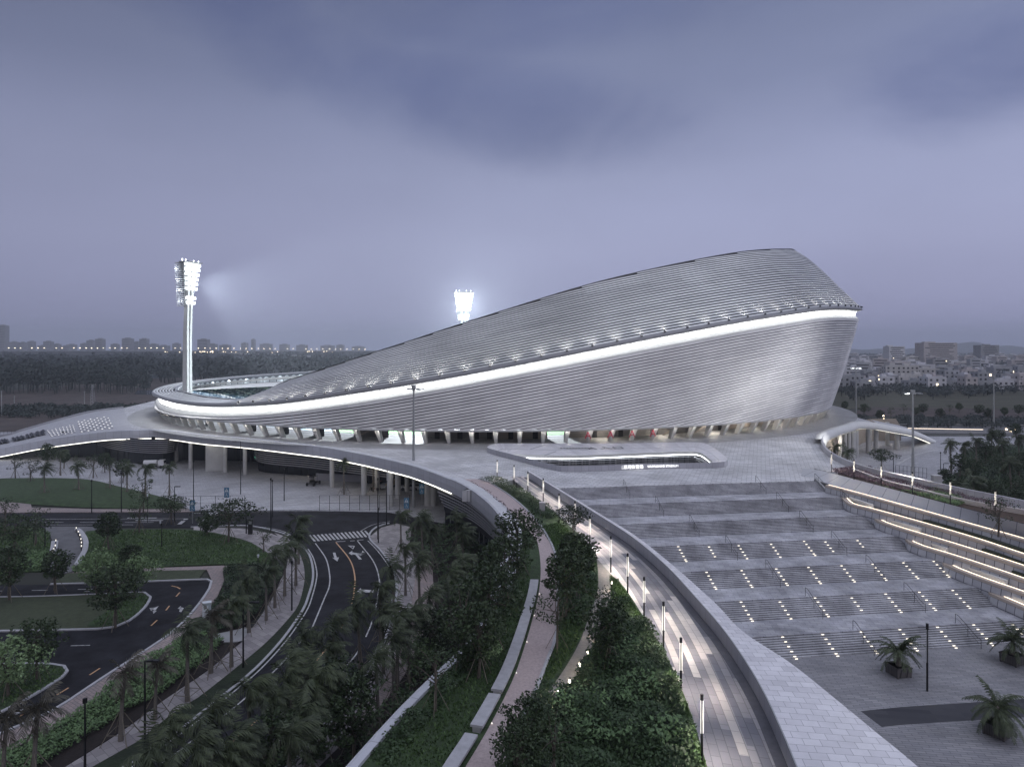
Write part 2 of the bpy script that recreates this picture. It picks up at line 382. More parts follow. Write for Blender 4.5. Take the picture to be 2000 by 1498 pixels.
M['car_yellow'] = mat('yellow_vehicle_paint', (0.45, 0.27, 0.06), 0.35, var=0.05)
M['car_red'] = mat('red_vehicle_paint', (0.25, 0.04, 0.03), 0.35, var=0.05)
M['rubber'] = mat('rubber', (0.012, 0.012, 0.012), 0.8, var=0)
M['pot'] = pave('planter_timber', (0.11, 0.10, 0.10), (0.08, 0.075, 0.075), (0.03, 0.03, 0.03), 3.0, 0.14, 0.015)
M['bin'] = mat('dark_bin', (0.02, 0.02, 0.022), 0.5, var=0)
M['cabinet'] = mat('pale_cabinet', (0.40, 0.46, 0.50), 0.5, var=0.08)
M['purplish'] = mat('interior_wall', (0.20, 0.19, 0.19), 0.7, var=0.15, scale=0.3)
M['warmwall'] = mat('warm_interior_wall', (0.33, 0.29, 0.25), 0.7, var=0.15, scale=0.3)

# ------------------------------------------------------------------ ground, plaza, terrain
terr = slab('terrain', [(-7800, -7800), (7800, -7800), (7800, 7800), (-7800, 7800)], -0.05, 0.5, M['terrain'], kind='structure')

# lower forecourt paving on the left, under and in front of the deck
G = []
pslab('forecourt_paving', [(-700, 1003), (-300, 950), (0, 940), (30, 934), (157, 934), (238, 951), (308, 968), (378, 997), (600, 996), (760, 1000), (860, 1020), (1040, 1040), (1040, 880), (900, 860), (300, 838), (-300, 850)], 0.10, 0.1, M['forecourt'], kind='structure')
# right sunken court
pslab('court_paving', [(1590, 880), (1612, 1000), (1760, 1010), (1840, 960), (1880, 925), (1880, 880), (1990, 866), (1990, 852), (1600, 852)], 0.10, 0.1, M['forecourt'], kind='structure')

def deck_edge_pts():
    return PP([(260, 841), (300, 840), (340, 843), (400, 850.5), (480, 857), (600, 870), (645, 875.5), (680, 882), (720, 889.5), (759, 898.5), (800, 908), (840, 921), (880, 936.5), (914, 953), (948, 978), (972, 1003), (989, 1030), (990, 1062), (978, 1108), (952, 1190), (920, 1252), (850, 1320), (780, 1390), (690, 1490), (560, 1640)], 9.0)
EDGE = spline(deck_edge_pts(), 2.0)
STAIR_U = Vector((cos(radians(8.1)), sin(radians(8.1)), 0)); STAIR_N = Vector((-sin(radians(8.1)), cos(radians(8.1)), 0))
def SP(u, n, z): return Vector((STAIR_U.x*u+STAIR_N.x*n, STAIR_U.y*u+STAIR_N.y*n, z))
N_TOP = 101.9; N_BOT = 61.7; MOD = 6.27; FL = 2.6; NST = 10; RISE = 9.0/7
# wall base on the walkway side of the stair parapet
WALLB = spline(PP([(1028, 931), (1060, 952), (1095, 976), (1130, 996), (1159, 1013), (1199, 1038), (1266, 1086.5), (1332, 1153), (1399, 1243), (1450, 1332), (1490, 1412), (1530, 1500), (1600, 1680)], 9.0), 1.5)
# upper edge of the sloped panel on the right berm
PANEL_UP = spline(PP([(1590, 915), (1622, 922), (1680, 938), (1760, 959), (1860, 985), (2000, 1022), (2150, 1064), (2400, 1150)], 9.0), 2.0)
RPAR = spline(PP([(1692, 823.5), (1674, 826), (1648, 836), (1617, 848), (1606, 858), (1604, 866), (1608, 880), (1626, 896), (1666, 915), (1718, 930), (1806, 951), (1890, 970), (2000, 993), (2150, 1030), (2400, 1100)], 9.0), 2.0)
SC = Vector((-6.1, 272.4, 0)); SR = 119.5
circ = [Vector((SC.x+152*sin(radians(a)), SC.y-152*cos(radians(a)), 9)) for a in range(112, 262, 6)]
outline = EDGE + [WALLB[-1]] + WALLB[::-1][1:] + [SP(7, N_TOP, 9)] + [SP(63.6, N_TOP, 9)] + PANEL_UP[:] + RPAR[::-1] + PP([(1705, 824), (1660, 811.5), (1614, 799)], 9) + [c for c in circ if c.x > 118 or c.y > 300] + PP([(240, 797)], 9)
# sunken entrance court, an opening in the deck
HOLE_OUT = spline(PP([(957, 877), (953, 872), (968, 867), (1000, 866.5), (1170, 867), (1320, 864.5), (1368, 865), (1388, 871), (1418, 893), (1419, 900), (1398, 904), (1280, 906), (1170, 910), (1110, 911), (1080, 908), (1020, 893)], 9.9), 1.2, True)
HOLE_IN = spline(PP([(990, 885), (1020, 889), (1100, 888), (1170, 886), (1295, 881), (1345, 880), (1368, 882), (1392, 900), (1385, 902), (1270, 906), (1150, 909.5), (1090, 909), (1030, 895)], 9.9), 1.2, True)
cenh = sum(HOLE_IN, Vector((0, 0, 0)))/len(HOLE_IN)
hole = [Vector((p.x, p.y, 9)) for p in HOLE_IN]
bowl_hole = [Vector((SC.x+104.5*sin(radians(a)), SC.y-104.5*cos(radians(a)), 9)) for a in range(0, 360, 4)]
slab('raised_plaza', outline, 9.0, 1.6, M['deck'], holes=[hole, bowl_hole], kind='structure')
# solid berm below the near part of the plaza (planted slopes stand on it)
nE = offset_dir(EDGE)
slab('berm_ground', [p+nE[i]*(2.4 if p.y > 62 else 0.45) for i, p in enumerate(EDGE) if p.y < 98] + [WALLB[-1]] + [p for p in WALLB[::-1] if p.y < 100], 7.38, 7.3, M['soil'], kind='structure')
slab('berm_ground', PANEL_UP[4:] + [p for p in RPAR[::-1] if p.y < 118], 7.38, 7.3, M['soil'], kind='structure')

# darker ring of paving round the stadium foot
ring_o = [Vector((SC.x+(SR+9)*sin(radians(a)), SC.y-(SR+9)*cos(radians(a)), 9.012)) for a in range(-100, 101, 2)]
ring_i = [Vector((SC.x+(SR-14)*sin(radians(a)), SC.y-(SR-14)*cos(radians(a)), 9.012)) for a in range(-100, 101, 2)]
mb = MB(); mb.grid([ring_o, ring_i]); mb.build('ring_paving', pave('ring_paving_mat', (0.40, 0.40, 0.41), (0.32, 0.32, 0.33), (0.13, 0.13, 0.14), 1.2, 0.6, 0.02, var=0.2), kind='structure')

# ------------------------------------------------------------------ roads and paths on the low ground
KL = PP([(373, 1030), (475, 1027), (530, 1036), (570, 1050), (600, 1078), (610, 1105), (611, 1133), (603, 1163), (591, 1193), (553, 1248), (500, 1306), (445, 1352), (350, 1427), (245, 1498), (100, 1590)], 0.02)
KR = PP([(760, 1022), (735, 1030), (722, 1043), (724, 1056), (740, 1072), (756, 1092), (768, 1112), (775, 1150), (768, 1200), (748, 1260), (715, 1320), (670, 1382), (600, 1460), (540, 1520), (420, 1640)], 0.02)
KLs = spline(KL, 1.5); KRs = spline(KR, 1.5)
road = KLs + KRs[::-1] + PP([(860, 1022), (840, 1003), (760, 1000), (600, 996), (378, 997), (-300, 1001), (-300, 1029)], 0.02)
slab('road', road, 0.02, 0.06, M['asphalt'], kind='structure')
# parking lot asphalt
pslab('car_park_road', [(-200, 1144), (45, 1142), (104, 1141), (200, 1138), (404, 1131), (413, 1137), (408, 1152), (378, 1195), (330, 1242), (200, 1326), (105, 1388), (0, 1436), (-200, 1530)], 0.02, 0.06, M['asphalt'], kind='structure')
def kerb(pts, z, name='kerb', w=0.28, h=0.16):
    mb = MB(); sweep(mb, [Vector((p.x, p.y, z)) for p in pts], [(-w/2, 0), (w/2, 0), (w/2, h), (-w/2, h)]); return mb.build(name, M['kerb'], kind='structure')
kerb(KLs, 0.0); kerb(KRs, 0.0)
isl1 = spline(PP([(-200, 1166), (0, 1167), (150, 1163), (252, 1158), (282, 1158), (294, 1167), (280, 1190), (252, 1213), (224, 1225), (191, 1229), (0, 1233), (-200, 1236)], 0.02), 1.2, True)
slab('parking_island', isl1, 0.12, 0.14, M['grid'], kind='structure'); kerb(isl1 + [isl1[0]], 0.0)
isl1g = spline(PP([(262, 1162), (284, 1161), (290, 1168), (277, 1190), (250, 1211), (222, 1222), (170, 1224), (205, 1198), (240, 1176)], 0.02), 1.2, True)
slab('lawn', isl1g, 0.16, 0.05, M['lawn'], kind='structure')
isl2 = spline(PP([(-200, 1300), (0, 1297), (50, 1297), (100, 1298), (125, 1302), (131, 1312), (120, 1324), (62, 1360), (0, 1392), (-200, 1480)], 0.02), 1.2, True)
slab('parking_island', isl2, 0.14, 0.14, M['lawn'], kind='structure'); kerb(isl2 + [isl2[0]], 0.0)
pslab('grass_paver_strip', [(101, 1140), (132, 1119), (401, 1112), (387, 1131)], 0.12, 0.14, M['grid'], kind='structure')
pslab('grass_paver_strip', [(-200, 1124), (40, 1122), (0, 1142), (-200, 1144)], 0.12, 0.14, M['grid'], kind='structure')
kerb(spline(PP([(98, 1141.5), (250, 1137.5), (404, 1132), (413, 1136), (409, 1150), (380, 1191), (330, 1240), (200, 1325), (105, 1387), (0, 1434), (-150, 1500)], 0.02), 1.5), 0.0)
pslab('drive', [(88, 1029), (187, 1029), (182, 1036), (170, 1040), (168, 1058), (165, 1075), (158, 1092), (150, 1112), (108, 1121), (92, 1106), (104, 1090), (110, 1075), (103, 1058), (97, 1043)], 0.03, 0.06, M['drive'], smooth_step=1.0, kind='structure')
kerb(spline(PP([(150, 1036), (157, 1041), (167, 1058), (166, 1076), (157, 1094), (150, 1106)], 0), 0.8), 0.0, w=0.7, h=0.35)
kerb(spline(PP([(107, 1060), (104, 1078), (96, 1092), (84, 1100)], 0), 0.8), 0.0, w=0.9, h=0.35)
# pink footpaths
pslab('footpath', [(-300, 982), (0, 979), (60, 984), (62, 991), (200, 994), (375, 994), (378, 999), (-300, 1002)], 0.13, 0.13, M['pinkwalk'], kind='structure')
pslab('footpath', [(132, 1118), (291, 1109), (443, 1104), (437, 1137), (420, 1174), (385, 1212), (330, 1262), (190, 1368), (100, 1424), (0, 1474), (-150, 1540), (-150, 1503), (0, 1436), (105, 1389), (200, 1327), (330, 1242), (381, 1193), (410, 1152), (415, 1136), (404, 1112)], 0.125, 0.13, M['pinkwalk'], kind='structure')
pslab('pavement', [(700, 1044), (724, 1046), (726, 1056), (742, 1072), (758, 1092), (772, 1112), (778, 1150), (772, 1200), (752, 1262), (720, 1322), (675, 1384), (605, 1462), (545, 1520), (660, 1530), (720, 1460), (790, 1380), (830, 1300), (850, 1220), (860, 1180), (850, 1120), (840, 1040), (775, 1022), (745, 1030)][1:], 0.12, 0.12, M['greywalk'], kind='structure')
# brick walkway beside the main road
WL = spline(PP([(536, 1040), (560, 1066), (562, 1095), (556, 1118), (548, 1133), (533, 1166), (498, 1219), (472, 1250), (412, 1305), (322, 1366), (240, 1427), (127, 1498), (0, 1575)], 0.1), 1.5)
WR = spline(PP([(562, 1050), (578, 1070), (588, 1088), (594, 1110), (594, 1138), (583, 1180), (560, 1212), (518, 1256), (458, 1306), (388, 1361), (335, 1394), (268, 1448), (200, 1486), (80, 1555)], 0.1), 1.5)
slab('footpath', WL + WR[::-1], 0.13, 0.13, M['greywalk'], kind='structure')
slab('footpath', PP([(378, 1029), (475, 1032), (530, 1042), (566, 1056), (562, 1075), (540, 1090), (500, 1068), (470, 1052), (420, 1040), (378, 1036)], 0.1), 0.12, 0.12, M['greywalk'], kind='structure')
slab('grass_verge', WR[2:] + [Vector((p.x+.25, p.y, 0)) for p in spline(KL[4:], 1.5)][::-1], 0.11, 0.12, M['lawn_low'], kind='structure')
pslab('lawn', [(168, 1037), (200, 1034), (370, 1034), (470, 1052), (512, 1072), (538, 1092), (543, 1106), (500, 1102), (437, 1101), (290, 1107), (152, 1116), (160, 1092), (169, 1075), (171, 1058)], 0.14, 0.15, M['lawn'], smooth_step=1.5, kind='structure')
pslab('lawn', [(-300, 1031), (86, 1031), (98, 1058), (104, 1072), (98, 1088), (88, 1104), (82, 1115), (-300, 1120)], 0.14, 0.15, M['lawn'], kind='structure')
pslab('paved_link', [(372, 1250), (412, 1238), (470, 1224), (492, 1226), (470, 1252), (425, 1254)], 0.115, 0.12, M['concrete'], kind='structure')
# lawn mound behind the cross road
def mound(name, px, z0, hgt, m, **k):
    poly = spline(PP(px, z0), 2.0, True); c = sum(poly, Vector((0, 0, 0)))/len(poly); rows = []
    for t, h in ((0, 0), (0.12, .45), (0.3, .8), (0.6, .97), (0.99, 1.0)):
        rows.append([Vector((p.x+(c.x-p.x)*t, p.y+(c.y-p.y)*t, z0+hgt*h)) for p in poly+[poly[0]]])
    mb = MB(); mb.grid(rows); return mb.build(name, m, smooth=True, **k)
mound('lawn_mound', [(-300, 975), (-200, 940), (0, 934), (157, 935), (238, 951), (308, 968), (365, 987), (340, 992), (200, 992), (60, 985), (0, 980)], 0.10, 0.7, M['lawn'], kind='structure')
# planting bed right of the road, under the palms
pslab('planting_bed', [(845, 1022), (1030, 1040), (1030, 1120), (985, 1140), (960, 1240), (880, 1360), (780, 1460), (640, 1600), (560, 1600), (600, 1520), (720, 1400), (800, 1300), (835, 1220), (830, 1160), (815, 1110), (800, 1060), (805, 1030)], 0.16, 0.1, M['soil'], kind='structure')
pslab('footpath', [(818, 1098), (842, 1104), (846, 1135), (850, 1165), (840, 1210), (800, 1300), (766, 1350), (730, 1395), (690, 1430), (720, 1372), (755, 1320), (780, 1260), (800, 1200), (808, 1150)], 0.18, 0.1, M['pinkwalk'], smooth_step=1.5, kind='structure')

# road markings ------------------------------------------------
def line(pts, w, m='paint', z=0.028, name='road_marking', dash=None):
    pts = spline([Vector((p[0], p[1], z)) for p in pts], 0.7); mb = MB(); nr = offset_dir(pts); L = 0
    for i in range(len(pts)-1):
        seg = (pts[i+1]-pts[i]).length; on = True if not dash else (L % (dash[0]+dash[1])) < dash[0]; L += seg
        if on: mb.quad(pts[i]-nr[i]*w/2, pts[i+1]-nr[i+1]*w/2, pts[i+1]+nr[i+1]*w/2, pts[i]+nr[i]*w/2)
    return mb
mk = MB()
def addm(src, dst):
    n = len(dst.v); dst.v += src.v
    for f in src.f: dst.face([n+i for i in f])
def inset(px, d):
    p = spline(PP(px, 0.028), 1.0); n = offset_dir(p); return [a+b*d for a, b in zip(p, n)]
addm(line(PP([(616, 1061), (636, 1090), (643.5, 1120), (643, 1145), (633, 1170), (611, 1223)]), 0.16), mk)
addm(line(PP([(611, 1223), (575, 1268), (533, 1313), (470, 1371), (350, 1466), (300, 1500)]), 0.15, dash=(4, 3)), mk)
addm(line(PP([(698, 1056), (729, 1096), (741, 1133), (738, 1165)]), 0.16), mk)
addm(line(PP([(738, 1165), (728, 1210), (703, 1266), (669, 1309), (560, 1432), (490, 1490)]), 0.15, dash=(4, 3)), mk)
addm(line([p+Vector((0.45, 0, 0)) for p in PP([(596, 1072), (606, 1090), (612, 1115), (611, 1133), (603, 1163), (591, 1193), (553, 1248), (500, 1306), (445, 1352), (350, 1427), (245, 1498)])], 0.15), mk)
addm(line([p-Vector((0.45, 0, 0)) for p in PP([(724, 1056), (740, 1072), (756, 1092), (768, 1112), (775, 1150), (768, 1200), (748, 1260), (715, 1320), (670, 1382), (600, 1460)])], 0.13), mk)
addm(line(PP([(470, 1025), (540, 1034), (572, 1047)]), 0.14), mk)
addm(line(PP([(703, 1038), (728, 1025), (762, 1018)]), 0.14), mk)
addm(line(PP([(378, 1002), (520, 999), (756, 998)]), 0.14), mk)
addm(line(PP([(656, 1058), (693, 1056)]), 0.22, dash=(0.9, 0.6)), mk); addm(line(PP([(698, 1055), (722, 1053)]), 0.2, dash=(0.9, 0.6)), mk)
for a, b in (((60, 1014), (368, 1013)), ((60, 1020), (300, 1020)), ((90, 1025), (260, 1025))): addm(line(PP([a, b]), 0.14, dash=(5, 3) if b[0] == 300 else None), mk)
for px in ((249, 1011.5, 306), (263, 1016.5, 318)): addm(line(PP([(px[0], px[1]), (px[2], px[1])]), 0.4), mk)
addm(line(PP([(350, 1024), (364, 1013)]), 0.7, dash=(2.2, .4)), mk)
# crosswalk
for i in range(15):
    x0 = 603 + i*7.7; y0 = 1047.5 - i*0.65; mk.quad(P(x0, y0-2.2, .028), P(x0+3.6, y0-2.5, .028), P(x0+14.5, y0+9.3, .028), P(x0+10, y0+9.6, .028)) if x0 < 712 else None
for a, b in (((412, 987), (384, 1024)),):
    for i in range(9):
        t = i/9; x = a[0]+(b[0]-a[0])*t; y = 998+(1026-998)*t; mk.quad(P(x, y, .028), P(x+18+5*t, y, .028), P(x+17+5*t, y+1.8, .028), P(x-1, y+1.8, .028))
# arrows, laid on the asphalt
def shape(px, z=0.029): 
    for poly in px:
        pts = PP(poly, z); n = len(mk.v); mk.v += [tuple(p) for p in pts]; mk.face(list(range(n, n+len(pts))) if area2(pts) > 0 else list(range(n, n+len(pts)))[::-1])
shape([[(650, 1079), (655, 1079), (658, 1089), (653, 1089)], [(649, 1089), (662, 1088), (659, 1096)]])
shape([[(681, 1080), (688, 1075), (688, 1084)], [(687, 1078), (704, 1081), (704, 1084), (688, 1082)], [(699, 1083), (711, 1078), (714, 1080), (704, 1085)], [(708, 1075), (714, 1080), (705, 1084)], [(694, 1083), (699, 1083), (707, 1092), (701, 1092)]])
shape([[(679, 1065), (692, 1065.5), (691, 1067), (682, 1066.3)], [(691, 1066), (693, 1066), (690, 1072), (688, 1072)], [(679, 1065), (681, 1065), (690, 1070.5), (690, 1072)]])
shape([[(696, 1153.5), (705, 1148), (706, 1160)], [(705, 1151), (731, 1152), (731, 1157), (705, 1156)]])
shape([[(293, 1189), (300, 1187), (310, 1183), (303, 1192)], [(292, 1187), (302, 1186), (295, 1193)], [(298, 1193), (306, 1192), (300, 1198)], [(347, 1188), (353, 1183), (355, 1190)], [(352, 1185), (359, 1187), (354, 1195), (350, 1194)]])
shape([[(18, 1394), (48, 1382), (40, 1391), (12, 1402)], [(44, 1410), (53, 1399), (54, 1411)]])
addm(line(PP([(138, 1261), (176, 1260)]), 0.13), mk)
for a in (((62, 1153), (93, 1152.5)), ((152, 1151), (181, 1150.5)), ((165, 1155), (181, 1154.6)), ((0, 1154), (4, 1154))): addm(line(PP(a), 0.13), mk)
mk.build('road_marking', M['paint'], kind='structure')
ok_ = MB()
addm(line(PP([(656, 1059), (683, 1093), (693, 1126), (691, 1162)]), 0.17, 'orange'), ok_)
addm(line(PP([(691, 1162), (680, 1200), (650, 1250), (606, 1304), (540, 1372), (400, 1495)]), 0.15, dash=(3, 4)), ok_)
for a in (((335, 1144), (346, 1146.5), (352, 1150)), ((351, 1157), (344, 1165)), ((331, 1183), (324, 1192)), ((307, 1211), (295, 1222)), ((195, 1305), (175, 1318)), ((134, 1343), (111, 1357)), ((50, 1392), (35, 1401))): addm(line(PP(a), 0.16), ok_)
ok_.build('yellow_road_marking', M['orange'], kind='structure')

# ------------------------------------------------------------------ grand stairs
STEPH = RISE/NST; UL, UR = 4.0, 70.0
def stair_right(k): # right end (u) of flight k
    return 63.7 + 0.3*k
mb = MB(); ml = MB(); md = MB()
def wall_u(n):     # where the parapet wall crosses this row
    best = min(WALLB, key=lambda p: abs(p.x*STAIR_N.x+p.y*STAIR_N.y-n)); return best.x*STAIR_U.x+best.y*STAIR_U.y
def sbox(m, u0, u1, n0, n1, z0, z1):
    a, b, c, d = SP(u0, n1, z0), SP(u1, n1, z0), SP(u1, n0, z0), SP(u0, n0, z0); n = len(m.v)
    for z in (z0, z1):
        for p in (a, b, c, d): m.v.append((p.x, p.y, z))
    for f in ((0, 1, 2, 3), (4, 7, 6, 5), (0, 4, 5, 1), (1, 5, 6, 2), (2, 6, 7, 3), (3, 7, 4, 0)): m.face([n+i for i in f])
for k in range(7):
    nt = N_TOP-MOD*k; zt = 9-RISE*k; dp = FL/NST
    ur = stair_right(k); ul = wall_u(nt-3)+0.4
    for s in range(NST):
        z = zt-STEPH*(s+1)
        n1 = nt-dp*s; n0 = nt-dp*(s+1)
        if s == NST-1 and k < 6: n0 = nt-MOD
        if s == NST-1 and k == 6: continue
        m = ml if s == NST-1 else mb
        sbox(m, ul, ur+0.35*(k+1), n0, n1, 0.0 if s == 0 else z-0.8, z)
        # dark painted strip at the foot of each riser for the shadow gap
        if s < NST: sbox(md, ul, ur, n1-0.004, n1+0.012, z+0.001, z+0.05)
mb.build('grand_stairs', M['step'], kind='structure'); ml.build('stair_landing', M['landing'], kind='structure')
md.build('step_shadow_strip', mat('step_shadow_paint', (0.08, 0.08, 0.09), 0.8, var=0.1), kind='structure')
# lower plaza on the right
slab('lower_plaza', [SP(20, N_BOT+4, 0), SP(90, N_BOT+4, 0), SP(90, 0, 0), SP(0, 0, 0), SP(0, 50, 0)], 0.02, 0.06, M['plaza'], kind='structure')
band = PP([(1681, 1388), (1760, 1380), (1900, 1371), (2000, 1364), (2200, 1350), (2200, 1385), (2000, 1400), (1850, 1409), (1760, 1415), (1722, 1419)], 0.026)
slab('dark_paving_band', band, 0.026, 0.004, M['plaza_dark'], kind='structure')
# small lights let into the steps
def steplight(u, n, z, i):
    o = proto_sl if i == 0 else proto_sl.copy()
    if i: COL.objects.link(o)
    o.location = SP(u, n, z); o.rotation_euler = (0, 0, radians(8.1)); return o
b = MB(); b.box((0, 0, 0.05), (0.26, 0.08, 0.05)); proto_sl = b.build('step_light', M['dot'], label='small glowing warm light let into a step of the grand stairs', cat='step light', group='small lights in the grand stairs')
sl = [(3, [(1322, 1064, 6), (1387, 1066, 4), (1454, 1069, 5), (1520, 1067, 5), (1567, 1054, 6), (1638, 1067, 4), (1688, 1058, 3)]),
      (4, [(1380, 1116, 6), (1449, 1113, 6), (1517, 1110, 6), (1580, 1107, 6), (1643, 1103, 6), (1703, 1100, 6), (1761, 1096, 6), (1817, 1092, 6)]),
      (5, [(1450, 1176, 6), (1524, 1172, 5), (1595, 1168, 6), (1664, 1164, 4), (1731, 1159, 6), (1796, 1155, 6), (1858, 1150, 6)]),
      (6, [(1535, 1247, 6), (1614, 1242, 6), (1691, 1238, 6), (1767, 1233, 6), (1839, 1227, 6), (1909, 1222, 6), (1974, 1214, 4)])]
cnt = 0
for k, L_ in sl:
    zt = 9-RISE*k
    for px, py, c in L_:
        w = P(px, py, zt); u = w.x*STAIR_U.x+w.y*STAIR_U.y
        for j in range(c):
            s = j*2 if c >= 6 else j*2+1
            if s > 8: s = 9
            if s == 10: continue
            steplight(u+0.02*j, N_TOP-MOD*k-FL/NST*(s+1)+0.05, zt-STEPH*(s+1) if s < 9 else zt-STEPH*9.99, cnt); cnt += 1
# handrails
def handrail(px, py, k, label):
    """steel handrail: start point at the head of flight k"""
    zt = 9-RISE*k; w = P(px, py, zt); u = w.x*STAIR_U.x+w.y*STAIR_U.y; n0 = N_TOP-MOD*k+0.3
    r = empty('handrail', SP(u, n0, zt), label=label, cat='handrail', group='handrails on the grand stairs')
    top = MB(); A = SP(u, n0, zt+.95); B = SP(u, n0-.4, zt+.95); Cc = SP(u, n0-FL-.3, zt-RISE+.95); D = SP(u, n0-FL-.7, zt-RISE+.95)
    top.tube([A, B, Cc, D], 0.028, 5); top.tube([A-Vector((0, 0, .45)), B-Vector((0, 0, .45)), Cc-Vector((0, 0, .45)), D-Vector((0, 0, .45))], 0.015, 4); top.build('rail', M['darkmetal'], r)
    for t in (0, .5, 1):
        q = B.lerp(Cc, t) if 0 < t < 1 else (A if t == 0 else D); g = MB(); g.tube([q, Vector((q.x, q.y, q.z-.95-(0.05)))], 0.025, 5); g.build('post', M['darkmetal'], r)
    return r
rails = [(1216, 948, 0), (1472, 940, 0), (1275, 978, 1), (1508, 970, 1), (1338, 1013, 2), (1550, 1005, 2), (1403, 1051, 3), (1601, 1041, 3), (1480, 1098, 4), (1667, 1087, 4), (1564, 1158, 5), (1751, 1146, 5), (1661, 1226, 6), (1857, 1212, 6)]
ordn = ['top', 'second', 'third', 'fourth', 'fifth', 'sixth', 'bottom']
for i, (a, b_, k) in enumerate(rails):
    handrail(a, b_, k, 'thin dark steel handrail, %s one of the pair on the %s flight of the stairs' % ('left' if i % 2 == 0 else 'right', ordn[k]))

# ------------------------------------------------------------------ stair parapet (left of the stairs) with its widening cladding cap
M['drain'] = mat('drain_slab', (0.10, 0.10, 0.12), 0.7, var=0.2)
par = empty('parapet', WALLB[20], label='long curving pale parapet with wide flaring top between striped walkway and grand stairs', cat='parapet')
def resample(p, n):
    d = [0]
    for a, b in zip(p, p[1:]): d.append(d[-1]+(b-a).length)
    out = []
    for i in range(n):
        t = d[-1]*i/(n-1); k = 0
        while k < len(d)-2 and d[k+1] < t: k += 1
        out.append(p[k].lerp(p[k+1], (t-d[k])/max(1e-6, d[k+1]-d[k])))
    return out
TOPZ = 10.1
wl = PP([(1030, 920), (1092, 958), (1159, 1000), (1232, 1047), (1299, 1103), (1365, 1174), (1412, 1229), (1455, 1290), (1494, 1357), (1532, 1440), (1556, 1498), (1640, 1690)], TOPZ)
cl = PP([(1034, 919), (1097, 957), (1165, 998.5), (1241, 1046), (1313, 1103), (1394, 1174), (1450, 1231), (1542, 1287), (1636, 1357), (1744, 1440), (1814, 1498), (2040, 1690)], TOPZ-.25)
WT = spline(wl, 3.0); 
def spl_n(pts, k):
    out = []; n = len(pts)
    for i in range(n-1):
        p0 = pts[i-1] if i > 0 else pts[i]*2-pts[i+1]; p1 = pts[i]; p2 = pts[i+1]; p3 = pts[i+2] if i+2 < n else p2*2-p1
        for j in range(k):
            t = j/k; out.append(0.5*((2*p1)+(p2-p0)*t+(2*p0-5*p1+4*p2-p3)*t*t+(3*p1-p0-3*p2+p3)*t**3))
    out.append(pts[-1]); return out
TOPL = spl_n(wl, 9); CAPE = spl_n(cl, 9)
for i, q in enumerate(CAPE):
    w_ = (Vector((q.x, q.y, 0))-Vector((TOPL[i].x, TOPL[i].y, 0))).length
    if w_ < .42: CAPE[i] = q = TOPL[i]+Vector((.42, .12, -.25))
    q.z = TOPZ-0.12-min(.55, .1*w_)
rows = []; uvs = []; L = 0; face_rows = []; fuv = []; out_rows = []
for i, (p, q) in enumerate(zip(TOPL, CAPE)):
    if i: L += (TOPL[i]-TOPL[i-1]).length
    w = (q-p).length; K = 6
    rows.append([p.lerp(q, t/K) for t in range(K+1)]); uvs.append([(w*t/K, L) for t in range(K+1)])
    face_rows.append([Vector((p.x, p.y, 9.0)), p.copy()]); fuv.append([(L, 0), (L, 1.15)])
    out_rows.append([q, q-Vector((0, 0, 0.4)), p.lerp(q, .75)+Vector((0, 0, -1.0)), Vector((p.x, p.y, -.1))+Vector((q.x-p.x, q.y-p.y, 0))*.6])
g = MB(); g.grid(rows, uvs); g.build('top_cladding', M['cap'], par)
g = MB(); g.grid(face_rows, fuv); g.build('wall_face', M['wall_tile'], par)
g = MB(); g.grid(out_rows); g.build('outer_face', M['concrete'], par)
g = MB(); sweep(g, [p+Vector((0, 0, 0.0)) for p in TOPL], [(0.05, -0.05), (-0.02, -0.05), (-0.02, 0.03), (0.05, 0.03)]); g.build('coping', M['galv'], par)
g = MB(); sweep(g, [Vector((p.x, p.y, 9.03)) for p in TOPL], [(0.0, 0.0), (0.6, 0.0), (0.6, 0.035), (0.0, 0.035)] if offset_dir(TOPL)[20].x < 0 else [(-0.6, 0), (0, 0), (0, .035), (-.6, .035)]); g.build('drain_strip', M['drain'], par)

# ------------------------------------------------------------------ stadium
FBZ = 12.2
bt = np.array([(250, 795), (300, 797), (330, 808), (350, 812), (400, 815), (450, 815.5), (500, 814), (550, 809), (610, 802), (690, 791), (770, 778.5), (850, 764), (930, 750.6), (1000, 736.5), (1117, 715), (1180, 702), (1260, 686), (1340, 671), (1400, 658.5), (1480, 644.4), (1560, 630.5), (1600, 624), (1640, 622), (1675, 624), (1720, 628)], float)
dl = np.array([(250, 765), (300, 771), (320, 780), (350, 786.5), (400, 791.5), (450, 791), (500, 789), (550, 785), (610, 777.5), (690, 765), (770, 753), (850, 739), (930, 725.7), (1000, 711.5), (1117, 688.5), (1180, 676), (1260, 660), (1340, 645.5), (1400, 634.5), (1480, 620.5), (1560, 608.5), (1600, 602.5), (1640, 600.5), (1675, 603), (1720, 607)], float)
rd = np.array([(298, 762), (370, 780), (420, 781), (450, 775.5), (508, 759), (562, 744), (610, 728.5), (640, 719), (665, 710.5), (720, 692.5), (780, 674), (840, 653.5), (900, 634), (961, 615), (1049, 587), (1117, 566), (1200, 543.5), (1300, 521), (1400, 501), (1450, 492.5), (1500, 488), (1560, 487.5), (1600, 488)], float)
def solve(phi, tab, rf, lo, hi):
    s, c = sin(phi), cos(phi); zs = np.linspace(lo, hi, 1201); r = rf(zs)
    X = SC.x+r*s; Y = SC.y-r*c; px = 1000+F*X/Y; py = HZ+(CAMZ-zs)*F/Y
    d = py-np.interp(px, tab[:, 0], tab[:, 1]); i = np.where(d[:-1]*d[1:] <= 0)[0]
    return float(zs[i[0]]) if len(i) else None
over = lambda z: SR + 1.2 + 0.305*np.maximum(z-13, -1)
ph, zbt, zdl, zrd, win = [], [], [], [], []
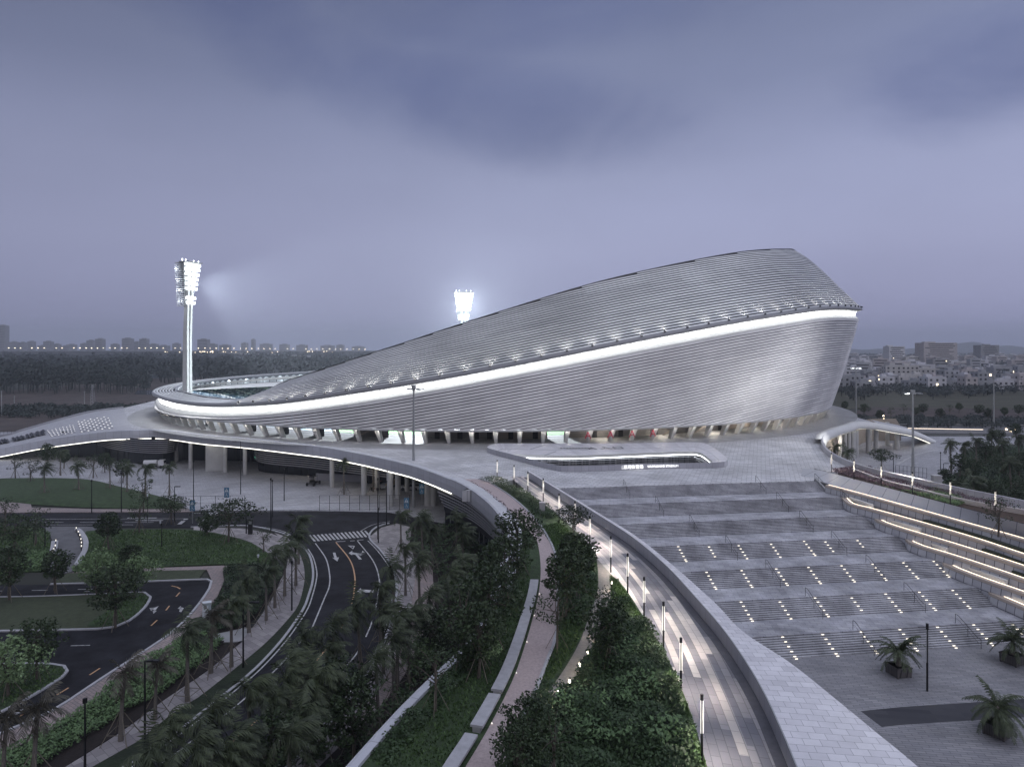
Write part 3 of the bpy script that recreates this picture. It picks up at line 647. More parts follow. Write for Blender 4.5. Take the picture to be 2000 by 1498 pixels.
for d in range(-58, 68, 4):
    p = radians(d); a = solve(p, bt, over, 10, 60); b_ = solve(p, dl, over, 12, 70)
    w = float(np.interp(d, [-60, -32, -20, 0, 30, 60], [7, 11, 13, 15, 17, 18.5]))
    c_ = solve(p, rd, lambda z: over(b_)-w+0*z, 12, 80)
    ph.append(d); zbt.append(a); zdl.append(b_); zrd.append(c_); win.append(w)
zbt = [v if v else 14.0 for v in zbt]
zl0, zl1 = zdl[0], zdl[-1]
far = [(74, 40.3, 43.8, 62.5, 18.5), (90, 40, 44, 62, 18), (110, 36, 40, 56, 17), (130, 30, 34, 46, 15), (150, 24, 28, 35, 13), (170, 19, 22.5, 26, 11), (190, 17, 20.5, 21.0, 5), (205, 16.3, 19.8, 20.1, 4.2), (220, 15.6, 19.2, 19.5, 4), (240, 15.0, 18.4, 18.7, 4), (260, 14.3, 17.6, 18.0, 4.2), (280, 13.8, 16.9, 17.3, 5), (292, 13.6, 16.5, 16.9, 6.2)]
print('stadium table', [(d, round(a, 1), round(b, 1), round(c, 1) if c else None) for d, a, b, c in zip(ph, zbt, zdl, zrd)])
zrd = [c if c else None for c in zrd]
for i, d in enumerate(ph):
    if zrd[i] is None or d < -32: zrd[i] = zdl[i]+0.5
    if d > 54: zrd[i] = 61.5
    zrd[i] = max(zrd[i], zdl[i]+0.45)
PHI = np.array([ph[0]-2+0] + ph + [f[0] for f in far], float)
col_ = lambda base, k: np.array([base[0]] + list(base) + [f[k] for f in far], float)
ZB_, ZL_, ZR_, WI_ = col_(zbt, 1), col_(zdl, 2), col_(zrd, 3), col_(win, 4)
def smoothtab(tab):
    x = np.arange(-60, 300, 1.0); y = np.interp(x, PHI, tab); pad = 12
    y2 = np.concatenate([y[-pad:], y, y[:pad]]); k = np.hanning(11); k /= k.sum(); ys = np.convolve(y2, k, 'same')[pad:-pad]
    return x, ys
TB = {k: smoothtab(v) for k, v in dict(b=ZB_, l=ZL_, r=ZR_, w=WI_).items()}
def ev(k, d):
    d = (d+60) % 360-60; x, y = TB[k]; return float(np.interp(d, x, y))
def CP(d, r, z): a = radians(d); return Vector((SC.x+r*sin(a), SC.y-r*cos(a), z))
def rl(d): return float(over(ev('l', d)))
def rb(d): return float(over(ev('b', d)))
DEG = [x for x in np.arange(-66, 84, 0.75)] + [x for x in np.arange(84, 294.1, 2.5)]
stad = empty('stadium', (SC.x, SC.y, 9.0), label='huge silver louvred stadium rising high at the right, wrapped by a glowing white band', cat='stadium')
M['up'] = pave('roof_louvre_metal', (0.74, 0.74, 0.74), (0.60, 0.60, 0.61), (0.2, 0.2, 0.2), 17.0, 0.5, 0.0, uv=True, var=0.2, vscale=0.05, rough=0.5)
M['up'].node_tree.nodes['Principled BSDF'].inputs['Metallic'].default_value = 0.35
M['low'] = pave('facade_louvre_metal', (0.90, 0.89, 0.88), (0.74, 0.73, 0.73), (0.3, 0.3, 0.3), 13.0, 0.6, 0.0, uv=True, var=0.16, vscale=0.06, rough=0.66, offset=0.37)
M['low'].node_tree.nodes['Principled BSDF'].inputs['Metallic'].default_value = 0.35
M['back'] = mat('facade_backing', (0.018, 0.018, 0.024), 0.8, var=0.1)
M['lip'] = mat('band_fascia', (0.34, 0.34, 0.36), 0.5, metal=0.3, var=0.06)
M['bandw'] = mat('band_white', (0.72, 0.72, 0.70), 0.5, var=0.05, scale=0.3)

def up_pt(d, s, lift=0.0):
    """point on the upper facade s metres up the slope"""
    zl, zr, w = ev('l', d)+0.45, ev('r', d), ev('w', d); r0 = rl(d)-0.35
    H = max(0.05, zr-zl); Ln = math.hypot(w, H); t = min(1.0, s/Ln)
    bulge = 0.012*Ln*sin(pi*t)*min(1, H/8); f = t+float(np.interp(d if d < 200 else -60, [15, 50], [0.02, 0.12]))*sin(pi*t)*t*t*min(1, H/12)
    nx, nz = H/Ln, w/Ln
    # the slope rounds over towards the ridge
    return CP(d, r0-w*t+nx*(bulge+lift), zl+H*f+nz*(bulge+lift)), Ln
g = MB(); rows = []
for t in np.linspace(0, 1, 9): rows.append([up_pt(d, t*up_pt(d, 0)[1], -0.22)[0] for d in DEG])
g.grid(rows); g.build('roof_shell', M['back'], stad, smooth=True)
g = MB(); SPU = 0.86
for k in range(1, 48):
    n0 = len(g.v); w = 0
    for d in DEG:
        _, Ln = up_pt(d, 0); arc = radians(d)*rl(d)
        s0 = min((k-0.95)*SPU, Ln); s1 = min(s0+0.46, Ln)
        g.v += [tuple(up_pt(d, s0, 0.02)[0]), tuple(up_pt(d, s0, 0.12)[0]), tuple(up_pt(d, s1, 0.14)[0]), tuple(up_pt(d, s1, 0.0)[0])]
    for i in range(len(DEG)-1):
        La, Lb = up_pt(DEG[i], 0)[1], up_pt(DEG[i+1], 0)[1]
        if (k-0.6)*SPU > La or (k-0.6)*SPU > Lb: continue
        a, b_ = n0+i*4, n0+(i+1)*4; x0 = radians(DEG[i])*120; x1 = radians(DEG[i+1])*120
        for q in range(3):
            y = k*0.5+0.1+q*0.1; g.face((a+q, b_+q, b_+q+1, a+q+1), [(x0, y), (x1, y), (x1, y+.05), (x0, y+.05)])
g.build('roof_louvres', M['up'], stad)
# ridge edge beam
g = MB(); pr = [up_pt(d, 999)[0] for d in DEG]
rows = [[p+Vector((0, 0, 0.32)) for p in pr], [p-(CP(d, 1, 0)-Vector((SC.x, SC.y, 0)))*0.9+Vector((0, 0, 0.34)) for p, d in zip(pr, DEG)], [p-(CP(d, 1, 0)-Vector((SC.x, SC.y, 0)))*1.0-Vector((0, 0, 1.5 if -25 < d < 180 else 0.3)) for p, d in zip(pr, DEG)], [p-Vector((0, 0, 1.5 if -25 < d < 180 else 0.3)) for p, d in zip(pr, DEG)]]
g.grid(rows); g.build('ridge_beam', M['lip'], stad)
# underside of the roof
g = MB(); rows = []
for t, dr, dz in ((0, 0, -1.4), (0.5, 0, -2.5), (1, 0, -3.5)):
    rows.append([CP(d, rl(d)-0.35-(ev('w', d)-3.6)*(1-t)-3.6, (ev('r', d)-1.4)*(1-t)+(ev('l', d)-2.2)*t) for d in DEG])
g.grid(rows); g.build('roof_underside', M['bandw'], stad, smooth=True)
# fascia lip, glowing recess, lower lip
g = MB(); rows = []
for dr, dz in ((-1.2, 0.50), (-0.3, 0.46), (-0.02, 0.30), (0.05, -0.05), (-0.02, -0.38), (-0.5, -0.45)):
    rows.append([CP(d, rl(d)+dr, ev('l', d)+dz) for d in DEG])
g.grid(rows); g.build('band_fascia', M['lip'], stad, smooth=True)
g = MB(); rows = []
for t, dr in ((0.0, -0.5), (0.12, -1.5), (0.3, -1.9), (0.55, -1.45), (0.8, -0.55), (0.95, -0.06), (1.0, -0.02)):
    rows.append([CP(d, (rl(d)*(1-t)+rb(d)*t)+dr, (ev('l', d)-0.5)*(1-t)+ev('b', d)*t) for d in DEG])
g.grid(rows); g.build('light_band', M['bandw'], stad, smooth=True)
g = MB(); rows = []
for t, dr in ((0.15, -1.56), (0.3, -1.84), (0.5, -1.50)):
    rows.append([CP(d, (rl(d)*(1-t)+rb(d)*t)+dr+0.06, (ev('l', d)-0.5)*(1-t)+ev('b', d)*t) for d in DEG])
g.grid(rows); g.build('glowing_strip', M['bandled'], stad)
# lower facade
def low_pt(d, s, lift=0.0):
    r0, z0 = rb(d), ev('b', d); r1, z1 = SR+1.5, FBZ
    H = max(0.3, z0-z1); w = r0-r1; Ln = math.hypot(H, w); t = min(1.0, s/Ln)
    b_ = 0.012*Ln*sin(pi*t)
    return CP(d, r0-w*t+(b_+lift)*H/Ln, z0-H*t-(b_+lift)*w/Ln), Ln
g = MB(); rows = [[low_pt(d, t*low_pt(d, 0)[1], -0.45)[0] for d in DEG] for t in np.linspace(0, 1, 9)]
g.grid(rows); g.build('facade_shell', M['back'], stad, smooth=True)
g = MB(); SPL = 0.70
for k in range(0, 58):
    n0 = len(g.v)
    for d in DEG:
        Ln = low_pt(d, 0)[1]; s0 = min(k*SPL, Ln); s1 = min(s0+SPL*0.68, Ln)
        g.v += [tuple(low_pt(d, s0, 0.02)[0]), tuple(low_pt(d, s1, 0.20)[0]), tuple(low_pt(d, s1, -0.1)[0])]
    for i in range(len(DEG)-1):
        La, Lb = low_pt(DEG[i], 0)[1], low_pt(DEG[i+1], 0)[1]
        if (k+0.15)*SPL > max(La, Lb): continue
        a, b_ = n0+i*3, n0+(i+1)*3; x0 = radians(DEG[i])*120; x1 = radians(DEG[i+1])*120
        for q in range(2):
            y = k*0.6+0.1+q*0.2; g.face((a+q, a+q+1, b_+q+1, b_+q), [(x0, y), (x0, y+.1), (x1, y+.1), (x1, y)])
g.build('facade_louvres', M['low'], stad)
g = MB(); rows = [[CP(d, SR+r, FBZ+z) for d in DEG] for r, z in ((1.45, 0.05), (1.75, 0.0), (1.75, -0.32), (-9.5, -0.34))]
g.grid(rows); g.build('soffit', M['column'], stad)
# columns
cols = list(np.arange(-60, 80, 2.55)); 
for i, d in enumerate(cols):
    lean = 0.9*np.clip(d/45, -1, 1) if abs(d) > 3 else 0.0
    a = radians(d); t = Vector((cos(a), sin(a), 0)); rr = Vector((sin(a), -cos(a), 0)); g = MB()
    wf = 0.42; dp = 1.9
    base = CP(d, SR-0.3, 9.0); top = CP(d, SR+0.9, FBZ-.3)+t*0.9*np.clip((d-5)/30, -1, 1)
    n = len(g.v)
    for c, dd, ww in ((base, dp*0.55, wf*0.8), (top, dp*0.75, wf*1.35)):
        for x, y in ((-1, -1), (1, -1), (1, 1), (-1, 1)): g.v.append(tuple(c+t*ww*x+rr*(-dd*0.5+dd*0.5*(-y))))
    for f in ((0, 3, 2, 1), (4, 5, 6, 7), (0, 1, 5, 4), (1, 2, 6, 5), (2, 3, 7, 6), (3, 0, 4, 7)): g.face([n+k for k in f])
    g.build('column', M['column'], stad)
# concourse wall with openings through which the lit bowl shows
def wall_piece(d0, d1, r, z0, z1, m, name, th=0.3):
    g = MB(); ds = np.arange(d0, d1+.01, (d1-d0)/max(1, int((d1-d0)/1.5))); g.grid([[CP(d, r, z0) for d in ds], [CP(d, r, z1) for d in ds]]); g.grid([[CP(d, r-th, z0) for d in ds], [CP(d, r-th, z1) for d in ds]])
    return g.build(name, m, stad)
for d0, d1, mm in ((-17, -12.3, 'purplish'), (-7.3, 1.5, 'purplish'), (1.5, 7.5, 'warmwall'), (10.2, 20, 'purplish'), (20, 34, 'purplish'), (34, 46, 'warmwall'), (46, 60, 'purplish'), (60, 90, 'purplish')):
    wall_piece(d0, d1, SR-8.5, 9.0, 12.0, M[mm], 'concourse_wall')
for d0, d1 in ((-45, -43), (-33.5, -32), (-22, -20.5), (-27.5, -26)): wall_piece(d0, d1, SR-6, 9, 12, M['glass'], 'concourse_screen')
for d in (-6, -4.6, -3.2, -1.2, 0.4, 3.0, 6.0, 13.5, 17, 22, 27.5, 33): 
    g = MB(); c = CP(d, SR-8.2, 10.1); g.box(c, (1.2, 0.12, 2.2), radians(d)); g.build('door', M['void'], stad)
for d in (-15, 24, 29, 38, 43, 50):
    g = MB(); c = CP(d, SR-7, 9); t = Vector((cos(radians(d)), sin(radians(d)), 0)); g.quad(c-t*3, c+t*3+Vector((0, 0, 2.9)), c+t*3+Vector((0, 0, 2.4)), c-t*2.2); g.quad(c-t*3+Vector((0.2, .2, 0)), c+t*3+Vector((.2, .2, 2.9)), c+t*3+Vector((0, 0, 2.9)), c-t*3); g.build('inner_stair', M['warmwall'], stad)
g = MB()
ds = np.arange(-60, 88, 2.0)
for rr_, zz in ((SR-6.5, 10.05), (SR-6.5, 9.6)):
    g.grid([[CP(d, rr_, zz) for d in ds if d < 20], [CP(d, rr_, zz+0.06) for d in ds if d < 20]])
g.build('railing', M['darkmetal'], stad)
# seating bowl
def seatmat():
    m, nt, b = nodes_of('seat_rows'); N = nt.nodes; L = nt.links
    tc = N.new('ShaderNodeTexCoord'); mp = N.new('ShaderNodeMapping'); mp.inputs['Scale'].default_value = (0.8, 1.25, 1); L.new(tc.outputs['UV'], mp.inputs[0])
    v = N.new('ShaderNodeTexVoronoi'); v.feature = 'F1'; v.inputs['Scale'].default_value = 0.9; v.inputs['Randomness'].default_value = 0.55; L.new(mp.outputs[0], v.inputs['Vector'])
    s = N.new('ShaderNodeSeparateColor'); L.new(v.outputs['Color'], s.inputs[0])
    r = N.new('ShaderNodeValToRGB'); r.color_ramp.interpolation = 'CONSTANT'; r.color_ramp.elements[0].color = (0.04, 0.085, 0.13, 1); r.color_ramp.elements[1].position = 0.74; r.color_ramp.elements[1].color = (0.5, 0.56, 0.6, 1)
    e = r.color_ramp.elements.new(0.45); e.color = (0.08, 0.15, 0.21, 1)
    L.new(s.outputs[0], r.inputs[0]); L.new(r.outputs[0], b.inputs['Base Color']); b.inputs['Roughness'].default_value = 0.6
    return m
M['seat'] = seatmat()
def bowl(d0, d1, r0, z0, r1, z1, n):
    g = MB(); ga = MB(); ds = np.arange(d0, d1+.01, 2.0)
    for k in range(n):
        ra, rb_ = r0+(r1-r0)*k/n, r0+(r1-r0)*(k+1)/n; z = z0+(z1-z0)*(k+1)/n; zp = z0+(z1-z0)*k/n
        uv = [[(radians(d)*100, k+dk) for d in ds] for dk in (0, .3, .9)]
        g.grid([[CP(d, ra, zp) for d in ds], [CP(d, ra, z) for d in ds], [CP(d, rb_, z) for d in ds]], uv)
    for d in np.arange(d0+3, d1, 10.0):
        for k in range(n):
            ra = r0+(r1-r0)*k/n; zp = z0+(z1-z0)*k/n; z = z0+(z1-z0)*(k+1)/n
            c = CP(d, ra+(r1-r0)/n/2, (zp+z)/2+0.18); ga.box(c, (1.3, (r1-r0)/n+.1, z-zp+.05), radians(d))
    g.build('seating', M['seat'], stad); ga.build('aisle', M['bandw'], stad)
bowl(-180, -78, 84, 5.0, 116.3, 15.0, 26); bowl(90, 180, 84, 4.2, 106.5, 12.5, 20); bowl(-78, 90, 80, 1.6, 104, 8.6, 14); bowl(-180, -78, 74, 0.8, 83, 3.6, 6)
g = MB(); ds = np.arange(0, 360.1, 4); g.grid([[CP(d, 0.1, 0.3) for d in ds], [CP(d, 62, 0.3) for d in ds]]); g.build('pitch', M['pitch'], stad)
g = MB(); g.grid([[CP(d, 62, 0.29) for d in ds], [CP(d, 84, 0.29) for d in ds]]); g.build('running_track', M['track'], stad)
g = MB(); g.grid([[CP(d, 83.5, 3.4) for d in ds], [CP(d, 83.5, 4.9) for d in ds]]); g.grid([[CP(d, 80, 0.2) for d in ds], [CP(d, 80, 1.7) for d in ds]]); g.build('bowl_wall', M['bandw'], stad)
# rim canopy with arches on the far and left side
for i, d in enumerate(np.arange(-172, -58, 2.1)):
    g = MB(); zt = ev('r', d)-0.3; r1 = rl(d)-0.35-ev('w', d)+0.4; zb0 = 15.1; hw = 2.1
    a = radians(d); t = Vector((cos(a), sin(a), 0)); cin = CP(d, r1, 0); circ_ = 7.9*0.5
    wd = radians(2.1)*r1/2; H = zt-zb0; rad = wd-0.27
    # panel with an arch cut out of it: pier, spandrels
    pts_o = []; N_ = 10
    for j in range(N_+1):
        th = pi*j/N_; x = -rad*cos(th); z = zb0+H-rad-0.45+rad*sin(th); pts_o.append((x, z))
    for (xa, za), (xb, zb_) in zip(pts_o, pts_o[1:]):
        g.quad(cin+t*xa+Vector((0, 0, za)), cin+t*xb+Vector((0, 0, zb_)), cin+t*xb+Vector((0, 0, zt)), cin+t*xa+Vector((0, 0, zt)))
    for sx in (-1, 1):
        x0, x1 = sx*rad, sx*wd
        g.quad(cin+t*x0+Vector((0, 0, zb0)), cin+t*x1+Vector((0, 0, zb0)), cin+t*x1+Vector((0, 0, zt)), cin+t*x0+Vector((0, 0, zt)))
    o = g.build('canopy_arch', mat('canopy_arch_grey', (0.20, 0.22, 0.24), 0.6) if i == 0 else bpy.data.materials['canopy_arch_grey'], stad)
g = MB(); ds = np.arange(-176, -48, 3.0)
g.grid([[CP(d, rl(d)-2.5, 15.0) for d in ds], [CP(d, rl(d)-2.4, ev('l', d)-0.2) for d in ds], [CP(d, rl(d)-0.35-ev('w', d)+0.5, ev('r', d)-0.35) for d in ds]])
g.build('canopy_back', mat('canopy_membrane', (0.75, 0.78, 0.80), 0.6, var=0.03, emit=(0.75, 0.88, 1.0), es=0.10), stad)  # faint emission stands in for light falling on the membrane
g = MB(); g.grid([[CP(d, rl(d)-3.3, 15.9) for d in ds], [CP(d, rl(d)-3.3, 16.1) for d in ds]]); g.build('canopy_rail', M['galv'], stad)
for d in np.arange(-168, -56, 5.5):  # points added behind the arches to brighten the canopy
    l = bpy.data.lights.new('canopy_fill', 'POINT'); l.energy = 90; l.color = (.82, .92, 1.0); l.shadow_soft_size = .3
    o = bpy.data.objects.new('canopy_fill', l); COL.objects.link(o); o.location = CP(d, rl(d)-3.0, 16.6); adopt(o, stad)
# floor between rim wall and the seats
g = MB(); ds = np.arange(0, 360.1, 3); g.grid([[CP(d, 116.2, 15.03) for d in ds if d > 180 and d < 282], [CP(d, 119.5, 15.06) for d in ds if d > 90 and d < 282]]); g.build('rim_walk', M['bandw'], stad)
# uplights along the fascia with their real spot lamps
def spot(name, loc, target, W, size, blend=0.5, color=(1, 1, 1), rad=0.1, parent=None):
    l = bpy.data.lights.new(name, 'SPOT'); l.energy = W; l.spot_size = size; l.spot_blend = blend; l.color = color; l.shadow_soft_size = rad
    o = bpy.data.objects.new(name, l); COL.objects.link(o); o.location = loc
    o.rotation_euler = (Vector(target)-Vector(loc)).to_track_quat('-Z', 'Y').to_euler()
    adopt(o, parent); return o
for d in np.arange(-30, 70, 2.55):
    p = CP(d, rl(d)+0.0, ev('l', d)+0.66); q, _ = up_pt(d, 4.5, 0.3)
    g = MB(); g.box(p, (0.42, 0.3, 0.34), radians(d)); g.build('uplight', M['darkmetal'], stad)
    spot('uplight_lamp', CP(d, rl(d)+1.5, ev('l', d)+0.7), up_pt(d, 5.5, 0.1)[0], 560, radians(74), 1.0, (1.0, 0.98, 0.93), 0.2, stad)
# lamps under the soffit that light the column heads
for d in cols[::1]:
    l = bpy.data.lights.new('soffit_lamp', 'POINT'); l.energy = 30; l.color = (1.0, 0.95, 0.86); l.shadow_soft_size = 0.12
    o = bpy.data.objects.new('soffit_lamp', l); COL.objects.link(o); o.location = CP(d, SR+1.5, FBZ-0.75); adopt(o, stad)
for d in (14, 22, 30, 38, 46, 54):
    l = bpy.data.lights.new('concourse_lamp', 'POINT'); l.energy = 420; l.color = (1.0, 0.9, 0.76); l.shadow_soft_size = 0.4
    o = bpy.data.objects.new('concourse_lamp', l); COL.objects.link(o); o.location = CP(d, SR-5, FBZ-0.8); adopt(o, stad)
# lettering
def text(name, s, size, m, loc, rot, parent=None, ext=0.02, align='CENTER'):
    cu = bpy.data.curves.new(name, 'FONT'); cu.body = s; cu.size = size; cu.extrude = ext; cu.align_x = align; cu.align_y = 'CENTER'
    tmp = bpy.data.objects.new(name, cu); COL.objects.link(tmp); bpy.context.view_layer.update()
    me = bpy.data.meshes.new_from_object(tmp.evaluated_get(bpy.context.evaluated_depsgraph_get())); bpy.data.objects.remove(tmp)
    me.materials.clear(); me.materials.append(m); me.name = name
    o = bpy.data.objects.new(name, me); COL.objects.link(o)
    R = rot if isinstance(rot, Matrix) else Matrix.Rotation(rot, 4, 'Z') @ Matrix.Rotation(radians(90), 4, 'X')
    me.transform(Matrix.Translation(loc) @ R); adopt(o, parent); return o
for d, dx in ((12.5, -1.1), (17.5, -1.1), (22, -.9), (27.0, -1.0)):
    pass
for d in cols:
    if 10.5 < d < 21:
        p = CP(d, SR+0.95, 10.7); a = radians(d); t = Vector((cos(a), sin(a), 0)); text('gate_letter', 'A', 2.3, M['red'], p-t*0.55+Vector((0, 0, 0)), a*0.7, stad, 0.04)
# floor lamps inside the stadium: light from the floodlight towers
def tower(px_top, Y, ztop, azim, label, scale=1.0, wsc=1.0):
    """tall leaning floodlight mast; azim = direction its lamps face"""
    base = PY(px_top, Y, 9.0); r = empty('floodlight_tower', base, label=label, cat='floodlight tower', group='floodlight towers of the stadium')
    f = Vector((sin(azim), -cos(azim), 0)); s = Vector((cos(azim), sin(azim), 0)); H = ztop-9
    rows = []
    def lean(t): return f*(0.0+3.4*max(0, t-0.45)**1.6*scale)
    for sx, nm in ((-0.62, 'mast_leg'), (0.62, 'mast_leg')):
        g = MB(); n0 = None; prev = None
        for j in range(13):
            t = j/12; c = base+Vector((0, 0, H*t))+lean(t)+s*(sx*(1.0+0.9*max(0, t-0.5))); w = 0.45*(1.2-0.5*t); dd = 0.75*(1.3-0.6*t)
            ring = [c+s*w*x+f*dd*y for x, y in ((-1, -1), (1, -1), (1, 1), (-1, 1))]
            n = len(g.v); g.v += [tuple(v) for v in ring]
            if prev is not None:
                for k in range(4): g.face((prev+k, prev+(k+1) % 4, n+(k+1) % 4, n+k))
            prev = n
        g.face((prev, prev+1, prev+2, prev+3)); g.build(nm, M['column'], r)
    # head: back frame with slats and rows of lamps
    hz0 = ztop-13.2
    for j in range(22):
        t = j/21; z = hz0+13.2*t; w = (2.3+1.9*t)*wsc; g = MB(); c = base+lean((z-9)/H)+Vector((0, 0, z))-Vector((0, 0, 9))-f*0.9
        g.box(c-f*.6, (w*2, 2.9+1.0*t, 0.2), azim); g.build('head_slat', M['galv'], r)
    g = MB(); c0 = base+lean(.75)+Vector((0, 0, hz0-9)); c1 = base+lean(1)+Vector((0, 0, ztop-9))
    for c, w in ((c0, 1.5), (c1, 3.2)): pass
    g.quad(c0-s*2.1*wsc-f*.3, c0+s*2.1*wsc-f*.3, c1+s*4.0*wsc-f*.3, c1-s*4.0*wsc-f*.3); g.build('head_panel', M['concrete'], r)
    g = MB(); g.box(c1+Vector((0, 0, 0.25)), (8.6*wsc, 3.6, 0.25), azim); g.build('head_platform', M['darkmetal'], r)
    for j in range(9):
        t = j/8; z = hz0+0.9+11.8*t; w = (1.8+1.9*t)*wsc
        c = base+lean((z-9)/H)+Vector((0, 0, z-9))+f*0.75; nl = 4 if j < 4 else 5
        if j == 2: continue
        g = MB()
        for q in range(nl):
            x = -w+2*w*q/(nl-1)
            cc = c+s*x; g.box(cc, (2*w/(nl-1)*0.82, 0.55, 0.85), azim)
        g.build('lamp_row', M['flood'], r)
    for k_ in range(4):  # points added beside the head to brighten its slats
        l = bpy.data.lights.new('slat_fill', 'POINT'); l.energy = 260; l.color = (.9, .96, 1); l.shadow_soft_size = .2
        o = bpy.data.objects.new('slat_fill', l); COL.objects.link(o); o.location = base+lean(.9)+Vector((0, 0, hz0-9+1.5+3.3*k_))-f*3.6-s*(3.6); adopt(o, r)
    for q in (-3.6, -2.2, 1.2, 3.3):
        g = MB(); g.box(c1+s*q+Vector((0, 0, 0.75)), (0.22, 0.22, 0.7), azim); g.build('warning_lamp', M['flood'], r)
    return r, base+lean(0.92)+Vector((0, 0, ztop-9-5))+f*2.2, f
YT = 214.0
for (px, Y, z, lab) in ((366, YT, 30+169*YT/F, 'tall grey floodlight tower with glowing lamps, standing at the low left end of the stadium'), (905, YT*1.5, 30+112*YT*1.5/F, 'blazing white floodlight head rising behind the stadium roof')):
    b0 = PY(px, Y); aim = Vector((10, 272, 0)); dv = aim-Vector((b0.x, b0.y, 0)); azim = atan2(dv.x, -dv.y)
    azim = radians(14) if px > 800 else radians(74)
    r, lp, f = tower(px, Y, z, azim, lab, wsc=1.0 if px > 800 else .72)
    if px < 800:
        spot('flood_lamp', lp, (20, 262, 3), 700000, radians(104), 0.55, (0.88, 0.95, 1.0), 1.2, r)
        spot('flood_lamp', lp+Vector((-f.y, f.x, 0))*5.0, (-105, 318, 9), 150000, radians(80), 0.7, (0.88, 0.95, 1.0), 1.2, r)
    else:
        spot('flood_lamp', lp+f*1.2, (0, 225, 25), 1800000, radians(150), 0.8, (0.88, 0.95, 1.0), 1.2, r)

# ------------------------------------------------------------------ entrance court parapet in the deck
ent = empty('entrance_parapet', (cenh.x, cenh.y, 9), label='low pale parapet ring round the sunken entrance court, with glowing stadium lettering on its front', cat='parapet')
n_ = 160; ho = resample(HOLE_OUT+[HOLE_OUT[0]], n_)
def angp(p): return atan2(p.y-cenh.y, p.x-cenh.x)
hi = []
hin = HOLE_IN+[HOLE_IN[0]]; hin_r = resample(hin, 400)
for p in ho:
    # nearest inner point by direction from the middle, scaled to the court's proportions
    def key(q): return math.hypot((q.x-p.x), (q.y-p.y)*1.0)
    hi.append(min(hin_r, key=key))
g = MB(); rows = [[Vector((p.x, p.y, 9.0)) for p in ho], [Vector((p.x, p.y, 10.0)) for p in ho]]; Ls = [0]
for a, b_ in zip(ho, ho[1:]): Ls.append(Ls[-1]+(b_-a).length)
g.grid(rows, [[(l, 0) for l in Ls], [(l, 1.0) for l in Ls]]); g.build('outer_face', M['wall_tile'], ent)
g = MB(); rows = [[Vector((p.x, p.y, 10.0)) for p in ho], [Vector((q.x, q.y, 9.72)) for q in hi]]
g.grid(rows, [[(l, 0) for l in Ls], [(l, 1.1) for l in Ls]]); g.build('top_cladding', M['cap'], ent)
g = MB(); g.grid([[Vector((q.x, q.y, 9.72)) for q in hi], [Vector((q.x, q.y, 9.15)) for q in hi]]); g.build('inner_lip', M['bandw'], ent)
g = MB(); g.grid([[Vector((q.x+(q.x-cenh.x)*0.004, q.y+(0.06 if q.y < cenh.y else -0.06)*-1, 9.14)) for q in hi], [Vector((q.x+(q.x-cenh.x)*0.004, q.y, 8.98)) for q in hi]]); g.build('glowing_strip', M['led'], ent)
for j in range(7):
    z = 8.62-j*0.42; g = MB(); back = [Vector((q.x, q.y-0.3-0.08*j, z)) for q in hin_r if q.y > cenh.y]; back.sort(key=lambda v: v.x)
    sweep(g, back[::4], [(-0.3, 0), (0.1, 0), (0.1, 0.16), (-0.3, 0.12)]); g.build('louvre', M['slat'], ent)
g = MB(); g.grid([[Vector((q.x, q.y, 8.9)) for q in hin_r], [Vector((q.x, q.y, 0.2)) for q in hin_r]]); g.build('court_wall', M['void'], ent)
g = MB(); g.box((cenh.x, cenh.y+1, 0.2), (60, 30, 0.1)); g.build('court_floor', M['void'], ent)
# front lettering
a_, b2 = P(1215, 913, 9.5), P(1320, 911, 9.5); an = atan2(b2.y-a_.y, b2.x-a_.x)
fr = [p for p in ho if p.y < cenh.y and 20 < p.x < 32]; fr.sort(key=lambda p: p.x); an = atan2(fr[-1].y-fr[0].y, fr[-1].x-fr[0].x)
def front_at(px, z):
    best = min(fr, key=lambda p: abs(1000+F*p.x/p.y-px)); return Vector((best.x, best.y, z))+Vector((sin(an), -cos(an), 0))*0.10
text('lettering', '五源河体育场', 0.74, M['letter'], front_at(1235, 9.48), an, ent, 0.05)
text('lettering', 'WUYUANHE STADIUM', 0.56, M['letter'], front_at(1292, 9.48), an, ent, 0.05)
bk = [p for p in hi if p.y > cenh.y and 15 < p.x < 40]; p0 = P(1178, 876, 9.86)
slope = Matrix.Rotation(an, 4, 'Z') @ Matrix.Rotation(radians(3), 4, 'X')
tl = text('entrance_lettering', 'A 入口', 2.6, M['greyletter'], Vector((p0.x+0.6, p0.y, 9.98)), slope, ent, 0.02)
g = MB()
for j in range(11): g.box((p0.x-8.6+j*0.62, p0.y-0.1+j*0.02, 9.975), (0.42, 0.9 if j % 3 else 1.2, 0.03), an)
g.build('entrance_lettering', M['greyletter'], ent)
q0 = P(1188, 905, 8.6); q0 = Vector((q0.x, cenh.y-1.0, 8.1))
# lit sign hanging in the court
sg = empty('hanging_sign', q0, label='small lit sign hanging inside the dark sunken entrance court', cat='sign')
g = MB(); g.box(q0, (3.4, 0.12, 0.85)); g.build('board', M['void'], sg)
g = MB()
for r_, n__, w_ in ((0.2, 7, 0.20), (-0.2, 13, 0.13)):
    for j in range(n__): g.box(q0+Vector((-1.2+j*2.4/n__, -0.1, r_)), (w_, 0.04, 0.24 if r_ > 0 else 0.15))
g.build('lit_characters', M['letter'], sg)
M['ledge'] = mat('ledge_stone', (0.55, 0.47, 0.40), 0.6, var=0.08)
M['tierwall'] = pave('tier_wall_stone', (0.56, 0.56, 0.58), (0.42, 0.42, 0.45), (0.10, 0.10, 0.12), 1.1, 0.9, 0.04, uv=True, var=0.15, offset=0)
M['soilgreen'] = mat('planter_green', (0.030, 0.040, 0.028), 0.9, var=0.5, scale=3, bump=1.0)
